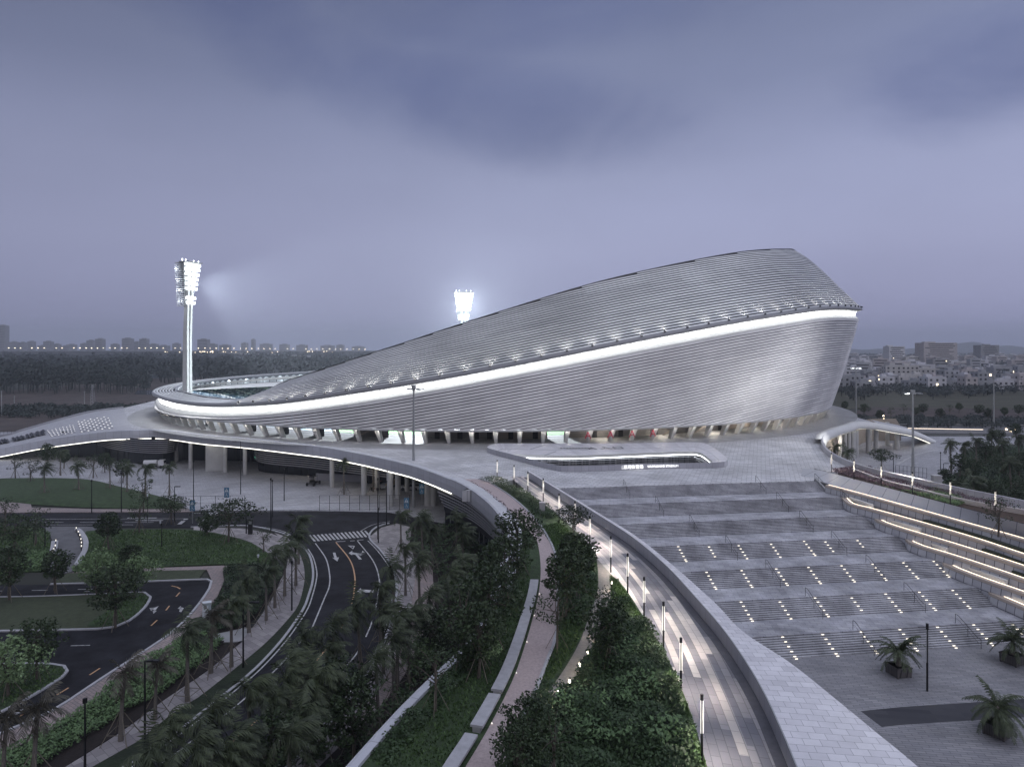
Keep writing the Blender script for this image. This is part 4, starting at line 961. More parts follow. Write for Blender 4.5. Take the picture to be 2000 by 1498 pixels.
M['lowwall'] = mat('low_wall_top', (0.45, 0.42, 0.42), 0.6, var=0.08)
M['rampdeck'] = mat('ramp_deck_paint', (0.42, 0.42, 0.45), 0.6, var=0.12, scale=0.4)
M['branch'] = mat('branch_path_gravel', (0.26, 0.24, 0.22), 0.85, var=0.2, scale=5)
M['dotw'] = mat('ramp_light', (0.8, 0.8, 0.8), 0.5, var=0, emit=(1, 0.98, 0.92), es=0.8)

# ------------------------------------------------------------------ deck edge fascia on the left (white, with a glowing strip below)
def fascia(name, path, h, label, strip=True, top=0.12, lean=0.0, inner=0.9):
    r = empty(name, path[len(path)//2], label=label, cat='parapet')
    nr = offset_dir(path); g = MB(); Ls = [0]
    for a, b in zip(path, path[1:]): Ls.append(Ls[-1]+(b-a).length)
    prof = [(inner, 0.02), (inner, top), (0.15, top), (-0.12, top-0.12), (-0.12+lean*0.4, -h*0.45), (lean, -h), (lean+0.5, -h-0.02)]
    rows = []; uv = []
    for o, dz in prof:
        rows.append([p+n*o+Vector((0, 0, dz)) for p, n in zip(path, nr)]); uv.append([(l, dz) for l in Ls])
    g.grid(rows, uv); g.build('cladding', M['fascia'], r)
    if strip:
        g = MB(); g.grid([[p+n*o_+Vector((0, 0, z_-h)) for p, n in zip(path, nr)] for o_, z_ in ((lean-0.03, 0.02), (lean-0.03, -0.16), (lean+0.35, -0.16), (lean+.35, .02))])
        g.build('glowing_strip', M['led_soft'], r)
    return r
M['fascia'] = pave('fascia_cladding', (0.52, 0.53, 0.58), (0.49, 0.50, 0.55), (0.28, 0.28, 0.31), 2.4, 8.0, 0.03, uv=True, var=0.06, vscale=0.4, rough=0.45, offset=0)
M['led_soft'] = mat('led_soft', (0.8, 0.8, 0.75), 0.5, var=0, emit=(1.0, 0.97, 0.84), es=1.7)
wingL_near = [PY(x, y_, z) for x, y_, z in ((-260, 176, 0.15), (-160, 180, 0.5), (-100, 183, 1.1), (0, 185.0, 3.3), (80, 184, 5.6), (160, 181, 7.6), (215, 179.5, 8.6))]
near_path = spline(wingL_near + [p for p in deck_edge_pts()[:13]], 2.0)
i_split = min(range(len(EDGE)), key=lambda i: abs(EDGE[i].y-112) + (100 if EDGE[i].x > 0 else 0))
fascia('fascia_parapet', near_path, 2.15, 'long white curving deck edge with a glowing strip beneath, above the forecourt columns')
ep = [p for p in EDGE if p.y < 111.3]
ep2 = [p for p in EDGE if p.y <= 61]; ep = [p for p in ep if p.y > 59]
fascia('retaining_wall_coping', ep2, 1.6, 'narrow pale coping of the wall behind the palms, nearest the camera', strip=False, top=0.25, inner=0.55)
fascia('curved_parapet', ep, 2.15, 'broad white curved parapet sweeping round above the louvred wall beside the palms', strip=False, top=0.25, inner=1.6)
# left wing ramp surface
far_w = spline([PY(x, y_, z) for x, y_, z in ((-260, 215, 0.2), (-150, 208, 0.4), (0, 209, 3.4), (40, 211, 4.9), (120, 222, 7.4), (180, 236, 8.6), (240, 247.7, 9.0))], 2.0)
nw = [p for p in near_path if p.x < -97]
g = MB(); a_, b_ = resample(nw+[deck_edge_pts()[0]], 200), resample(far_w, 200); K = 12
wpx = [1000+F*p.x/p.y for p in a_]
g.grid([[p.lerp(q, k/K)+Vector((0, 0, 0.0)) for k in range(K+1)] for p, q in zip(a_, b_)])
g.grid([[p.lerp(q, k/K)-Vector((0, 0, 0.8)) for k in range(K+1)] for p, q in zip(a_, b_)])
g.build('ramp_deck', M['rampdeck'] if 'rampdeck' in M else M['deck'], kind='structure')
r = empty('ramp_parapet', far_w[20], label='low white parapet along the far side of the left hand ramp', cat='parapet'); g = MB()
sweep(g, far_w + [c for c in []], [(-0.3, -1.2), (0.3, -1.2), (0.3, 0.55), (-0.3, 0.55)]); g.build('cladding', M['fascia'], r)
# stairs with little lights on the wing
sr = empty('ramp_stairs', PY(170, 200, 7.2), label='pale stairs on the left ramp dotted with rows of white lights', cat='stairs')
g = MB(); gd = MB()
def wing_z(p, q, t): return p.lerp(q, t)
for i in range(60):
    pass
for (x0_, x1_, t0, t1, dens) in ((104, 150, .12, .50, 1), (160, 226, .10, .60, 2)):
    ii = [i for i in range(200) if x0_ < wpx[i] < x1_][::3]
    for n_i, i in enumerate(ii):
        for k in range(9):
            t = t0+(t1-t0)*k/8; p = a_[i].lerp(b_[i], t)+Vector((0, 0, 0.06))
            if (n_i+k) % 2 == 0: gd.box(p+Vector((0, 0, .14)), (0.30, 0.30, 0.10) if dens == 2 else (.2, .2, .08))
        p0 = a_[i].lerp(b_[i], t0); p1 = a_[i].lerp(b_[i], t1); c = (p0+p1)/2; d = p1-p0
        g.box(c+Vector((0, 0, 0.05)), (0.35, d.length, 0.16), atan2(d.y, d.x)-pi/2)
g.build('steps', M['landing'], sr); gd.build('step_lights', M['dotw'] if 'dotw' in M else M['led_dim'] if 'led_dim' in M else M['dot'], sr)
for i in [min(range(200), key=lambda i: abs(wpx[i]-x_)) for x_ in (4, 11, 18, 25, 32, 44, 51, 59, 67, 75, 83, 91)]:
    p = a_[i].lerp(b_[i], .30)+Vector((0, 0, .25)); q = a_[i].lerp(b_[i], .62)+Vector((1.6, 0, .35)); m_ = (p+q)/2+Vector((-0.3, 0, .5))
    r = empty('ramp_louvre', p, label='dark curved opening in the pale surface of the left ramp', cat='louvre', group='dark curved openings on the left ramp'); g = MB()
    pts = spline([p, m_, q], 0.8); n_2 = [Vector((1, -.2, 0))]*len(pts)
    g.grid([[x+Vector((-.45, 0, 0)) for x in pts], [x+Vector((.1, 0, .35)) for x in pts], [x+Vector((.55, 0, 0)) for x in pts]]); g.build('blade', M['darkmetal'], r)
    g = MB(); g.grid([[x+Vector((.55, 0, 0)) for x in pts], [x+Vector((.75, 0, .3)) for x in pts], [x+Vector((.95, 0, -.02)) for x in pts]]); g.build('edge', M['fascia'], r)

# louvred wall below the curved parapet, and its glazing
lw = empty('louvre_wall', P(950, 1100, 2), label='curved wall of silver louvre bands over dark glass, beneath the broad white curved parapet', cat='wall')
lp_ = [p for p in EDGE if 58 < p.y < 118 and p.x > -22]; nl = offset_dir(lp_)
for j in range(8):
    z = 6.35-j*0.60; ins = 0.25+0.14*j+0.02*j*j; g = MB()
    path = [Vector((p.x, p.y, z))-n*(-ins) for p, n in zip(lp_, nl)]
    sweep(g, path, [(0.0, 0.0), (0.45, 0.0), (0.45, 0.10), (0.03, 0.17)]); g.build('louvre', M['slat'], lw)
g = MB(); g.grid([[Vector((p.x, p.y, 7.4))+n*0.55 for p, n in zip(lp_, nl)], [Vector((p.x, p.y, 1.9))+n*1.9 for p, n in zip(lp_, nl)]]); g.build('backing', M['back'], lw)
g = MB(); g.grid([[Vector((p.x, p.y, 2.3))+n*1.85 for p, n in zip(lp_, nl)], [Vector((p.x, p.y, 0.1))+n*1.85 for p, n in zip(lp_, nl)]]); g.build('glazing', M['glass'], lw)
for i in range(0, len(lp_), 1):
    g = MB(); p = lp_[i]+nl[i]*1.8; g.box((p.x, p.y, 1.15), (0.09, 0.09, 2.2)); g.build('mullion', M['galv'], lw)
# plain retaining wall further along towards the camera
rp = [p for p in EDGE if p.y <= 60]; nr = offset_dir(rp)
r = empty('retaining_wall', rp[len(rp)//2], label='white retaining wall of the planted berm running behind the palms', cat='wall')
g = MB(); Ls = [0]
for a, b in zip(rp, rp[1:]): Ls.append(Ls[-1]+(b-a).length)
g.grid([[Vector((p.x, p.y, 7.2))+n*0.1 for p, n in zip(rp, nr)], [Vector((p.x, p.y, 0))+n*0.4 for p, n in zip(rp, nr)]], [[(l, 0) for l in Ls], [(l, 7) for l in Ls]]); g.build('face', M['fascia'], r)

# building volume below the deck: dark glass and two bulging louvre bands
ub = empty('glazed_hall', P(420, 920, 0), label='dark glazed hall under the white deck edge, behind the round columns', cat='building')
gl = spline(PP([(120, 893), (200, 893), (215, 898), (262, 905), (332, 906), (345, 900), (400, 899), (500, 903), (507, 920), (560, 926), (620, 931), (700, 941), (790, 951)], 0.1), 2.0)
g = MB(); g.grid([[Vector((p.x, p.y, 0.1)) for p in gl], [Vector((p.x, p.y, 7.3)) for p in gl]]); g.build('glazing', M['glass'], ub)
for i in range(0, len(gl), 1):
    p = gl[i]
    if i % 2 == 0: g = MB(); g.box((p.x, p.y-0.06, 2.0), (0.10, 0.10, 3.8)); g.build('mullion', M['galv2'] if 'galv2' in M else M['darkmetal'], ub)
for nm, pth, z0, n_l in (('louvre_band', [(196, 892), (215, 899), (262, 908), (310, 911), (334, 908), (338, 902)], 6.6, 7), ('louvre_band', [(506, 905), (506, 922), (532, 930), (600, 937), (680, 948), (760, 959)], 6.6, 8)):
    base = spline(PP(pth, 0.1), 1.5); nb = offset_dir(base)
    for j in range(n_l):
        g = MB(); sweep(g, [Vector((p.x, p.y, z0-j*0.5))-n*(0.9-0.07*abs(j-3)) for p, n in zip(base, nb)], [(-0.12, 0), (0.3, 0), (0.3, 0.14), (-0.12, 0.18)]); g.build(nm, M['slat'], ub)
    g = MB(); g.grid([[Vector((p.x, p.y, z0+0.5))-n*0.3 for p, n in zip(base, nb)], [Vector((p.x, p.y, z0-n_l*0.5+.2))-n*0.3 for p, n in zip(base, nb)]]); g.build('louvre_backing', M['back'], ub)
for px, py in ((427, 902), (499, 909)):
    g = MB(); q = PY(px, 170, 3.4); g.box(q, (0.35, .1, .2)); g.build('exit_lamp', mat('exit_green', (0.1, 0.5, 0.3), emit=(0.2, 1.0, 0.6), es=1.5, var=0), ub)
# columns under the deck edge
colb = [(167, 888, 0.45), (155, 886, .6), (184, 887, .6), (338, 903, .75), (367, 917, .55), (435, 925, .55), (474, 929, .55), (645, 954, .6), (708, 970, .7), (759, 991, .75), (734, 960, .65), (775, 976, .7), (793, 962, .6), (834, 990, .8), (845, 990, .8)]
words = {0: 'thin round column at the far left under the ramp', 3: 'round white column at the left end of the dark glazed hall'}
def column(q, r_, ztop, label, grp='round columns under the white deck edge'):
    g = MB(); g.tube([q, Vector((q.x, q.y, ztop))], r_, 14); return g.build('column', M['column'], label=label, cat='column', group=grp)
for i, (px, py, r_) in enumerate(colb):
    q = P(px, py, 0.1)+Vector((0, 1.4, 0)); column(q, r_*0.85, 7.45 if px > 250 else 6.0, 'round white column standing under the deck edge above the forecourt')
q = P(408, 921, 0.1); g = MB(); g.box((q.x+1.2, q.y+1.5, 3.8), (4.4, 2.6, 7.3), 0.15); g.build('pier', M['column'], label='broad square white pier between the round columns under the deck edge', cat='pier')
# low white wall box with planter near the right end
q = P(655, 944, 0.1); r = empty('planter_wall', q, label='low white walled ramp box between columns under the deck', cat='wall'); g = MB(); g.box((q.x+3, q.y+2, 0.9), (17, 0.3, 1.7), -0.18); g.build('front', M['fascia'], r)
g = MB(); g.box((q.x+5, q.y+5, 1.7), (14, 0.3, 0.9), -0.12); g.build('back', M['concrete'], r)
for x, y in ((200, 188), (170, 196), (290, 180), (560, 160), (700, 143), (800, 130)):
    q = PY(x, y-6, 5.6); l = bpy.data.lights.new('undercroft_lamp', 'POINT'); l.energy = 420 if x < 400 else (110 if x < 750 else 60); l.color = (1.0, 0.9, 0.72); l.shadow_soft_size = 0.3
    o = bpy.data.objects.new('undercroft_lamp', l); COL.objects.link(o); o.location = (q.x, q.y+6, 5.6)

# ------------------------------------------------------------------ right side: wavy ribbon, court columns, outer parapet
rib = [PY(x, Y_, z) for x, Y_, z in ((1606, 153, 10.0), (1609, 160, 10.1), (1617, 166, 10.1), (1632, 174, 9.9), (1648, 181, 9.8), (1662, 186, 9.8), (1674, 190, 10.0), (1692, 192.5, 9.8), (1710, 194, 9.4), (1747, 199, 7.8), (1780, 207, 5.9), (1805, 215, 3.4), (1826, 224, 0.6))]
ribs = spline(rib, 2.0)
ru = empty('wavy_parapet', ribs[len(ribs)//2], label='wavy white ribbon parapet on the right, curling over columns and running down to the ground', cat='parapet')
nr = offset_dir(ribs); g = MB(); prof = [(1.6, -0.2), (1.5, 0.05), (0.2, 0.05), (-0.5, -0.9), (-0.7, -1.7), (-0.3, -1.95), (1.0, -1.95)]
g.grid([[p+n*o+Vector((0, 0, max(dz, -p.z+0.05))) for p, n in zip(ribs, nr)] for o, dz in prof]); g.build('cladding', M['bandw'], ru, smooth=True)
g = MB(); g.grid([[p+n*o+Vector((0, 0, max(dz, -p.z+0.06))) for p, n in zip(ribs, nr)] for o, dz in ((-0.25, -1.98), (0.1, -2.0))]); g.build('glowing_strip', M['led_soft'], ru)
tail = [p for p in ribs if p.x > 104]
g = MB(); g.grid([[p+Vector((0, 1.5, 0)) for p in tail], [p+Vector((3, 11, 0)) for p in tail]]); g.grid([[p+Vector((0, 1.5, -1.2)) for p in tail], [p+Vector((3, 11, -1.2)) for p in tail]]); g.build('ramp_deck', M['deck'], kind='structure')
for px, Y_, r_ in ((1641, 180, .5), (1650, 184, .5), (1658, 187, .5), (1665, 189, .8), (1671, 191, .8), (1696, 199, .65), (1711, 201, .65), (1752, 206, .65), (1700, 214, .5), (1733, 214, .6)):
    q = PY(px, Y_, 0.1); column(q, r_, 7.5 if px < 1740 else 5.6, 'round white column below the wavy ribbon parapet by the right hand court', 'round columns below the wavy ribbon parapet')
cb = empty('court_building', PY(1680, 215, 0), label='dark recessed building front under the wavy ribbon parapet', cat='building'); g = MB()
cw = [PY(1612, 172, 0.1), PY(1640, 188, .1), PY(1668, 200, .1), PY(1690, 222, .1), PY(1760, 226, .1)]
g.grid([[p for p in spline(cw, 2)], [Vector((p.x, p.y, 7.4 if p.x < 128 else 4.6)) for p in spline(cw, 2)]]); g.build('wall', M['warmwall'], cb)
for j in range(5):
    g = MB(); sweep(g, [Vector((p.x, p.y-0.8, 3.0+j*0.85)) for p in spline(cw[1:3], 2)], [(-0.2, 0), (0.2, 0), (0.2, .2), (-0.2, .2)]); g.build('louvre', M['slat'], cb)
for x, Y_ in ((1700, 210), (1735, 215), (1640, 178)):
    l = bpy.data.lights.new('court_lamp', 'POINT'); l.energy = 260; l.color = (1.0, 0.92, 0.78); l.shadow_soft_size = 0.3
    o = bpy.data.objects.new('court_lamp', l); COL.objects.link(o); o.location = PY(x, Y_, 6.0)
for pts in ([(1660, 885), (1690, 873), (1740, 868), (1800, 862)], [(1752, 907), (1790, 888), (1840, 876), (1875, 872)]):
    mb = line(PP(pts, 0.11), 0.5, z=0.115); mb.build('paving_line', M['paint'], kind='structure')
# outer parapet on the right
rpath = [p for p in RPAR if p.y < 172][::-1]
r = empty('curved_parapet', RPAR[len(RPAR)//2], label='long low white parapet curving along the outer edge of the right hand planting beds', cat='parapet')
g = MB(); prof = [(-0.25, -2.0), (0.3, -2.0), (0.3, 0), (0.22, 1.05), (-0.30, 1.05)]; rr2 = [p for p in RPAR if p.y < 168 and p.y > 20]
Ls = [0]
for a, b in zip(rr2, rr2[1:]): Ls.append(Ls[-1]+(b-a).length)
nr = offset_dir(rr2); prof2 = [(-0.12, 0.0), (-0.05, 1.05), (0.35, 1.05), (0.35, -7.0)]
g.grid([[p+n*o+Vector((0, 0, dz)) for p, n in zip(rr2, nr)] for o, dz in prof2], [[(l, dz) for l in Ls] for o, dz in prof2]); g.build('cladding', M['wall_tile'], r)
# inner light rail (low wall with a bright top) among the planting
IW = spline(PP([(1665, 917), (1720, 937), (1790, 956), (1870, 975), (1940, 989), (2000, 999), (2150, 1030)], 9.4), 1.5)
r = empty('low_wall', IW[len(IW)//2], label='narrow low wall with a pale lit top running through the right hand flower beds', cat='wall'); g = MB(); sweep(g, IW, [(-0.18, -0.5), (0.18, -0.5), (0.18, 0.25), (-0.18, 0.25)]); g.build('top', M['lowwall'] if 'lowwall' in M else M['bandw'], r)
# sloped panel and tiers of the terrace
T_at = {}
PANEL_LO = spline([P(1565, 928, 9.05)] + [P(x, y, 8.9) for x, y in ((1595, 938),)] + PP([(1640, 951)], 8.5) + PP([(1720, 972)], 8.2) + PP([(1850, 1007)], 7.9) + PP([(2000, 1048)], 7.65) + PP([(2200, 1112)], 7.6), 1.5)
PU2 = spline(PP([(1568, 914), (1590, 916), (1622, 923), (1680, 938.5), (1760, 959.5), (1860, 986), (2000, 1023), (2200, 1080)], 9.25), 1.5)
r = empty('sloped_panel', PANEL_LO[20], label='wide sloping blue grey panel strip above the lit terrace steps on the right', cat='parapet')
a_, b_ = resample(PU2, 90), resample(PANEL_LO, 90); L = 0; rows = []; uv = []
for i in range(90):
    if i: L += (a_[i]-a_[i-1]).length
    rows.append([a_[i].lerp(b_[i], k/4) for k in range(5)]); uv.append([(L*0.55+k*0.25, k*0.7) for k in range(5)])
g = MB(); g.grid(rows, uv); g.build('cladding', pave('panel_cladding', (0.36, 0.37, 0.41), (0.33, 0.34, 0.38), (0.14, 0.15, 0.18), 1.45, 9.0, 0.035, uv=True, var=0.06, vscale=0.3, rough=0.5, offset=0), r)
g = MB(); g.grid([[p for p in a_], [p-Vector((-0.3, 0, 0.3)) for p in a_]]); g.build('edge', M['concrete'], r)
g = MB(); g.grid([[p for p in b_], [p-Vector((0, 0, 0.25)) for p in b_], [p+Vector((0.25, 0, -0.25)) for p in b_], [p+Vector((0.3, 0, -6)) for p in b_]]); g.build('drop', M['concrete'], r)
starts = [((1615, 947), 8.9, (2000, 1053), 7.8), ((1645, 968), 7.71, (2000, 1083), 6.6), ((1705, 1003), 6.43, (2000, 1106), 5.6), ((1764, 1042), 5.14, (2000, 1131), 4.6), ((1837, 1089), 3.86, (2000, 1157), 3.6), ((1924, 1145), 2.57, (2000, 1184), 2.57)]
mids = [[(1700, 969.5), (1800, 997), (1900, 1025)], [(1662, 983), (1692, 991), (1780, 1015), (1900, 1050)], [(1716, 1015), (1750, 1028), (1850, 1058), (1930, 1083)], [(1780, 1058), (1800, 1066), (1860, 1084), (1930, 1107)], [(1850, 1101), (1869, 1110), (1900, 1122), (1950, 1140)], [(1940, 1158), (1965, 1169), (1982, 1176)]]
tr = empty('terrace_seating', P(1850, 1060, 6), label='tiers of curved terrace steps on the right, each edged by a warm glowing strip', cat='terrace')
for k, (s0, z0, s1, z1) in enumerate(starts):
    px = [s0]+mids[k]+[s1, (s1[0]+200, s1[1]+(62+3*k))]; n = len(px)
    zz = [z0+(z1-z0)*(x[0]-s0[0])/(s1[0]-s0[0]) for x in px]; zz[-1] = z1
    path = spline([P(a, b, z) for (a, b), z in zip(px, zz)], 1.2)
    g = MB(); sweep(g, path, [(-0.35, 0), (0.45, 0), (0.45, -0.32), (-0.35, -0.32)]); g.build('ledge', M['ledge'], tr)
    g = MB(); sweep(g, [p+Vector((0, 0, -0.1)) for p in path], [(0.30, 0.11), (0.42, 0.11), (0.42, 0.15), (0.30, 0.15)]); g.build('glowing_strip', M['ledw'], tr)
    g = MB(); nr = offset_dir(path); Ls = [0]
    for a, b in zip(path, path[1:]): Ls.append(Ls[-1]+(b-a).length)
    rows = [[p+n*-0.30+Vector((0, 0, -0.32)) for p, n in zip(path, nr)], [p+n*-0.42+Vector((0, 0, -1.0)) for p, n in zip(path, nr)], [p+n*-0.45+Vector((0, 0, -7)) for p, n in zip(path, nr)]]
    g.grid(rows, [[(l, 0) for l in Ls], [(l, 0.7) for l in Ls], [(l, 6.7) for l in Ls]]); g.build('riser_wall', M['tierwall'], tr)
    if k:
        g = MB(); sweep(g, [p+nn*0.85+Vector((0, 0, 0.02)) for p, nn in list(zip(path, nr))[12:]], [(-0.3, -0.3), (0.35, -0.3), (0.35, .28), (-0.3, .28)]); g.build('planter_strip', M['soilgreen'], tr)
        g = MB(); p = path[2]; q = path[6]; d = q-p; g.box((p+q)/2+nr[4]*0.75+Vector((0, 0, 0.15)), (d.length*1.1, 0.4, 0.5), atan2(d.y, d.x)); g.build('pale_wedge', M['bandw'], tr)  # white block stands in for the lit wedge at each tier start
        for dd in ():
            l = bpy.data.lights.new('tier_lamp', 'POINT'); l.energy = 60; l.color = (1, .8, .6); l.shadow_soft_size = .1; o = bpy.data.objects.new('tier_lamp', l); COL.objects.link(o); o.location = path[dd]+Vector((0, 0, 0.7))+nr[dd]*0.4; adopt(o, tr)
# stepped side wall with a rail between stairs and terraces
sw = empty('side_railing', SP(66, 85, 5), label='stepped side wall with a thin railing along the right edge of the grand stairs', cat='railing')
for k in range(7):
    nt = N_TOP-MOD*k; zt = 9-RISE*k; u = stair_right(k)+0.15
    A = SP(u, nt+0.2, zt); B = SP(u+.1, nt-FL, zt-RISE); Cc = SP(u+0.6, nt-MOD, zt-RISE)
    path = [A, B, Cc]; g = MB(); sweep(g, path, [(0, -0.2), (0.28, -0.2), (0.28, 0.40), (0, 0.40)]); g.build('side_wall', M['concrete'], sw)
    g = MB(); g.tube([p+Vector((0, 0, 1.15)) for p in path], 0.028, 4); g.tube([p+Vector((0, 0, .75)) for p in path], 0.012, 4)
    for t in np.linspace(0, 1, 4): q = A.lerp(B, t); g.tube([q, q+Vector((0, 0, 1.15))], 0.02, 4)
    for t in np.linspace(.25, 1, 4): q = B.lerp(Cc, t); g.tube([q, q+Vector((0, 0, 1.15))], 0.02, 4)
    g.build('rail', M['darkmetal'], sw)
b_ = empty('litter_bin', P(1784, 1076, 3.87), label='dark cylindrical litter bin beside the right end of the stairs', cat='bin'); q = P(1784, 1076, 3.87); g = MB(); g.tube([q, q+Vector((0, 0, .95))], 0.36, 14); g.build('body', M['bin'], b_); g = MB(); g.tube([q+Vector((0, 0, .96)), q+Vector((0, 0, 1.03))], 0.39, 14); g.build('lid', M['darkmetal'], b_)

# ------------------------------------------------------------------ left berm: striped walkway, paths, lawns, benches
WKL = spline(PP([(995, 931), (1040, 968), (1066, 988), (1090, 1006), (1115, 1030), (1140, 1052), (1166, 1092), (1180, 1108), (1193, 1122), (1219, 1147), (1252, 1197), (1299, 1277), (1330, 1342), (1345, 1380), (1379, 1490), (1420, 1640)], 9.0), 1.5)
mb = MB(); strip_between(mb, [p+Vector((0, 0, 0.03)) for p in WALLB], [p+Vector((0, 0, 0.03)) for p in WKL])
def stripes():
    m, nt, b = nodes_of('striped_paving'); N = nt.nodes; L = nt.links
    tc = N.new('ShaderNodeTexCoord'); s = N.new('ShaderNodeSeparateXYZ'); L.new(tc.outputs['UV'], s.inputs[0])
    # rows of slabs across the path; each row keeps one tone over a few metres
    fl = N.new('ShaderNodeMath'); fl.operation = 'MULTIPLY'; fl.inputs[1].default_value = 1/0.5; L.new(s.outputs[0], fl.inputs[0]); f2 = N.new('ShaderNodeMath'); f2.operation = 'FLOOR'; L.new(fl.outputs[0], f2.inputs[0])
    wn0 = N.new('ShaderNodeTexWhiteNoise'); wn0.noise_dimensions = '1D'; L.new(f2.outputs[0], wn0.inputs['W'])
    y0 = N.new('ShaderNodeMath'); y0.operation = 'MULTIPLY_ADD'; L.new(s.outputs[1], y0.inputs[0]); y0.inputs[1].default_value = 1/11.0; L.new(wn0.outputs[0], y0.inputs[2]); y1 = N.new('ShaderNodeMath'); y1.operation = 'FLOOR'; L.new(y0.outputs[0], y1.inputs[0])
    c = N.new('ShaderNodeCombineXYZ'); L.new(f2.outputs[0], c.inputs[0]); L.new(y1.outputs[0], c.inputs[1]); wn = N.new('ShaderNodeTexWhiteNoise'); wn.noise_dimensions = '2D'; L.new(c.outputs[0], wn.inputs['Vector'])
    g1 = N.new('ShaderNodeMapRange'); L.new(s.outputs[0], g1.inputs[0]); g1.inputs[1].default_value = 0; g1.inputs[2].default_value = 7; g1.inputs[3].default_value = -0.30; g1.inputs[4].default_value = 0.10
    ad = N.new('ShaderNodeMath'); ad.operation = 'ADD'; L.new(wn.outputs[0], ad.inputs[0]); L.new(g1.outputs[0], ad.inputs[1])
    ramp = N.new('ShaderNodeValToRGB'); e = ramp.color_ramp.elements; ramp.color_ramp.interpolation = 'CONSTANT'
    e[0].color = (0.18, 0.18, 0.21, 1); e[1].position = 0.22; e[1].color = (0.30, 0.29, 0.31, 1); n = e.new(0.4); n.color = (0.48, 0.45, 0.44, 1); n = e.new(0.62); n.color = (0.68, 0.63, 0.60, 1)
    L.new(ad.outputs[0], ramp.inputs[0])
    br = N.new('ShaderNodeTexBrick'); mp = N.new('ShaderNodeMapping'); mp.inputs['Rotation'].default_value = (0, 0, pi/2); L.new(tc.outputs['UV'], mp.inputs[0]); L.new(mp.outputs[0], br.inputs['Vector'])
    for i, v in (('Color1', (1, 1, 1, 1)), ('Color2', (0.84, 0.84, 0.86, 1)), ('Mortar', (0.5, 0.5, 0.5, 1))): br.inputs[i].default_value = v
    br.inputs['Scale'].default_value = 1; br.inputs['Brick Width'].default_value = 1.1; br.inputs['Row Height'].default_value = 0.5; br.inputs['Mortar Size'].default_value = 0.02
    mx = N.new('ShaderNodeMix'); mx.data_type = 'RGBA'; mx.blend_type = 'MULTIPLY'; mx.inputs[0].default_value = 1; L.new(ramp.outputs[0], mx.inputs[6]); L.new(br.outputs[0], mx.inputs[7]); L.new(mx.outputs[2], b.inputs['Base Color']); b.inputs['Roughness'].default_value = 0.7
    return m
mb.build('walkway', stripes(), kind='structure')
PAL = spline(PP([(893, 936), (910, 941), (940, 957), (975, 985), (1010, 1018), (1036, 1040), (1050, 1062), (1056, 1110), (1052, 1160), (1043, 1199), (1026, 1259), (1000, 1332), (950, 1430), (905, 1505), (850, 1600)], 9.0), 1.5)
PAR = spline(PP([(933, 936), (950, 941), (985, 962), (1020, 990), (1052, 1025), (1078, 1070), (1087, 1115), (1087, 1166), (1084, 1239), (1066, 1290), (1043, 1350), (1018, 1400), (983, 1498), (950, 1600)], 9.0), 1.5)
mb = MB(); strip_between(mb, [p+Vector((0, 0, 0.05)) for p in PAR], [p+Vector((0, 0, 0.05)) for p in PAL]); mb.build('pink_path', M['pinkpath'], kind='structure')
g = MB(); sweep(g, [p+Vector((0, 0, 0.0)) for p in PAR], [(0, 0), (0.22, 0), (0.22, 0.14), (0, 0.14)]); g.build('kerb', M['kerb'], kind='structure')
p2l = spline(PP([(1166, 1092), (1168, 1150), (1152, 1200), (1133, 1253), (1112, 1292), (1090, 1326), (1070, 1352)], 9.0), 1.2); p2r = spline(PP([(1193, 1122), (1194, 1156), (1184, 1205), (1166, 1240), (1146, 1285), (1113, 1338), (1088, 1366)], 9.0), 1.2)
mb = MB(); strip_between(mb, [p+Vector((0, 0, 0.06)) for p in p2r], [p+Vector((0, 0, 0.06)) for p in p2l]); mb.build('branch_path', M['branch'] if 'branch' in M else M['pinkpath'], kind='structure')
# berm lawns
NEAR = lambda path, y0: [p for p in path if p.y < y0]
lawn_l = [p for p in EDGE if p.y < 101]; lawn_l2 = [p for p in PAL if p.y < 101]
slab('lawn', [p+offset_dir(lawn_l)[i]*(1.55 if p.y > 62 else 0.55) for i, p in enumerate(lawn_l)] + lawn_l2[::-1], 9.06, 0.3, M['lawn'], kind='structure')
slab('lawn', [p for p in PAR if p.y < 108] + [p for p in WKL[::-1] if p.y < 100], 9.04, 0.3, M['lawn'], kind='structure')
def bench(a, b, w, h, label):
    A = P(*a, 9.45); B = P(*b, 9.45); path = [p for p in spline([PAL[i] for i in range(len(PAL))], 0.25) if min(A.y, B.y) <= p.y <= max(A.y, B.y)]
    r = empty('bench', path[len(path)//2], label=label, cat='bench', group='long concrete benches along the pink path'); n = offset_dir(path)
    path = [p-nn*0.0 for p, nn in zip(path, n)]
    g = MB(); sweep(g, path, [(-0.85, 0.34), (-0.12, 0.34), (-0.12, 0.48), (-0.85, 0.48)]); g.build('seat', M['kerb'], r)
    g = MB(); sweep(g, path[:], [(-0.72, 0), (-0.28, 0), (-0.28, 0.34), (-0.72, 0.34)]); g.build('base', M['concrete'], r)
    for i in range(10, len(path)-1, 18):
        g = MB(); g.box(path[i]+Vector((0.08, -.02, .12)), (0.07, 0.07, 0.05)); g.build('bench_light', M['tube'], r)
bench((1050, 1130), (983, 1349), 0.7, 0.45, 'longest pale concrete bench along the pink path, furthest from the camera')
bench((983, 1356), (935, 1424), 0.7, 0.45, 'short pale concrete bench, the middle one along the pink path')
bench((933, 1431), (880, 1560), 0.7, 0.45, 'pale concrete bench nearest the bottom edge beside the pink path')
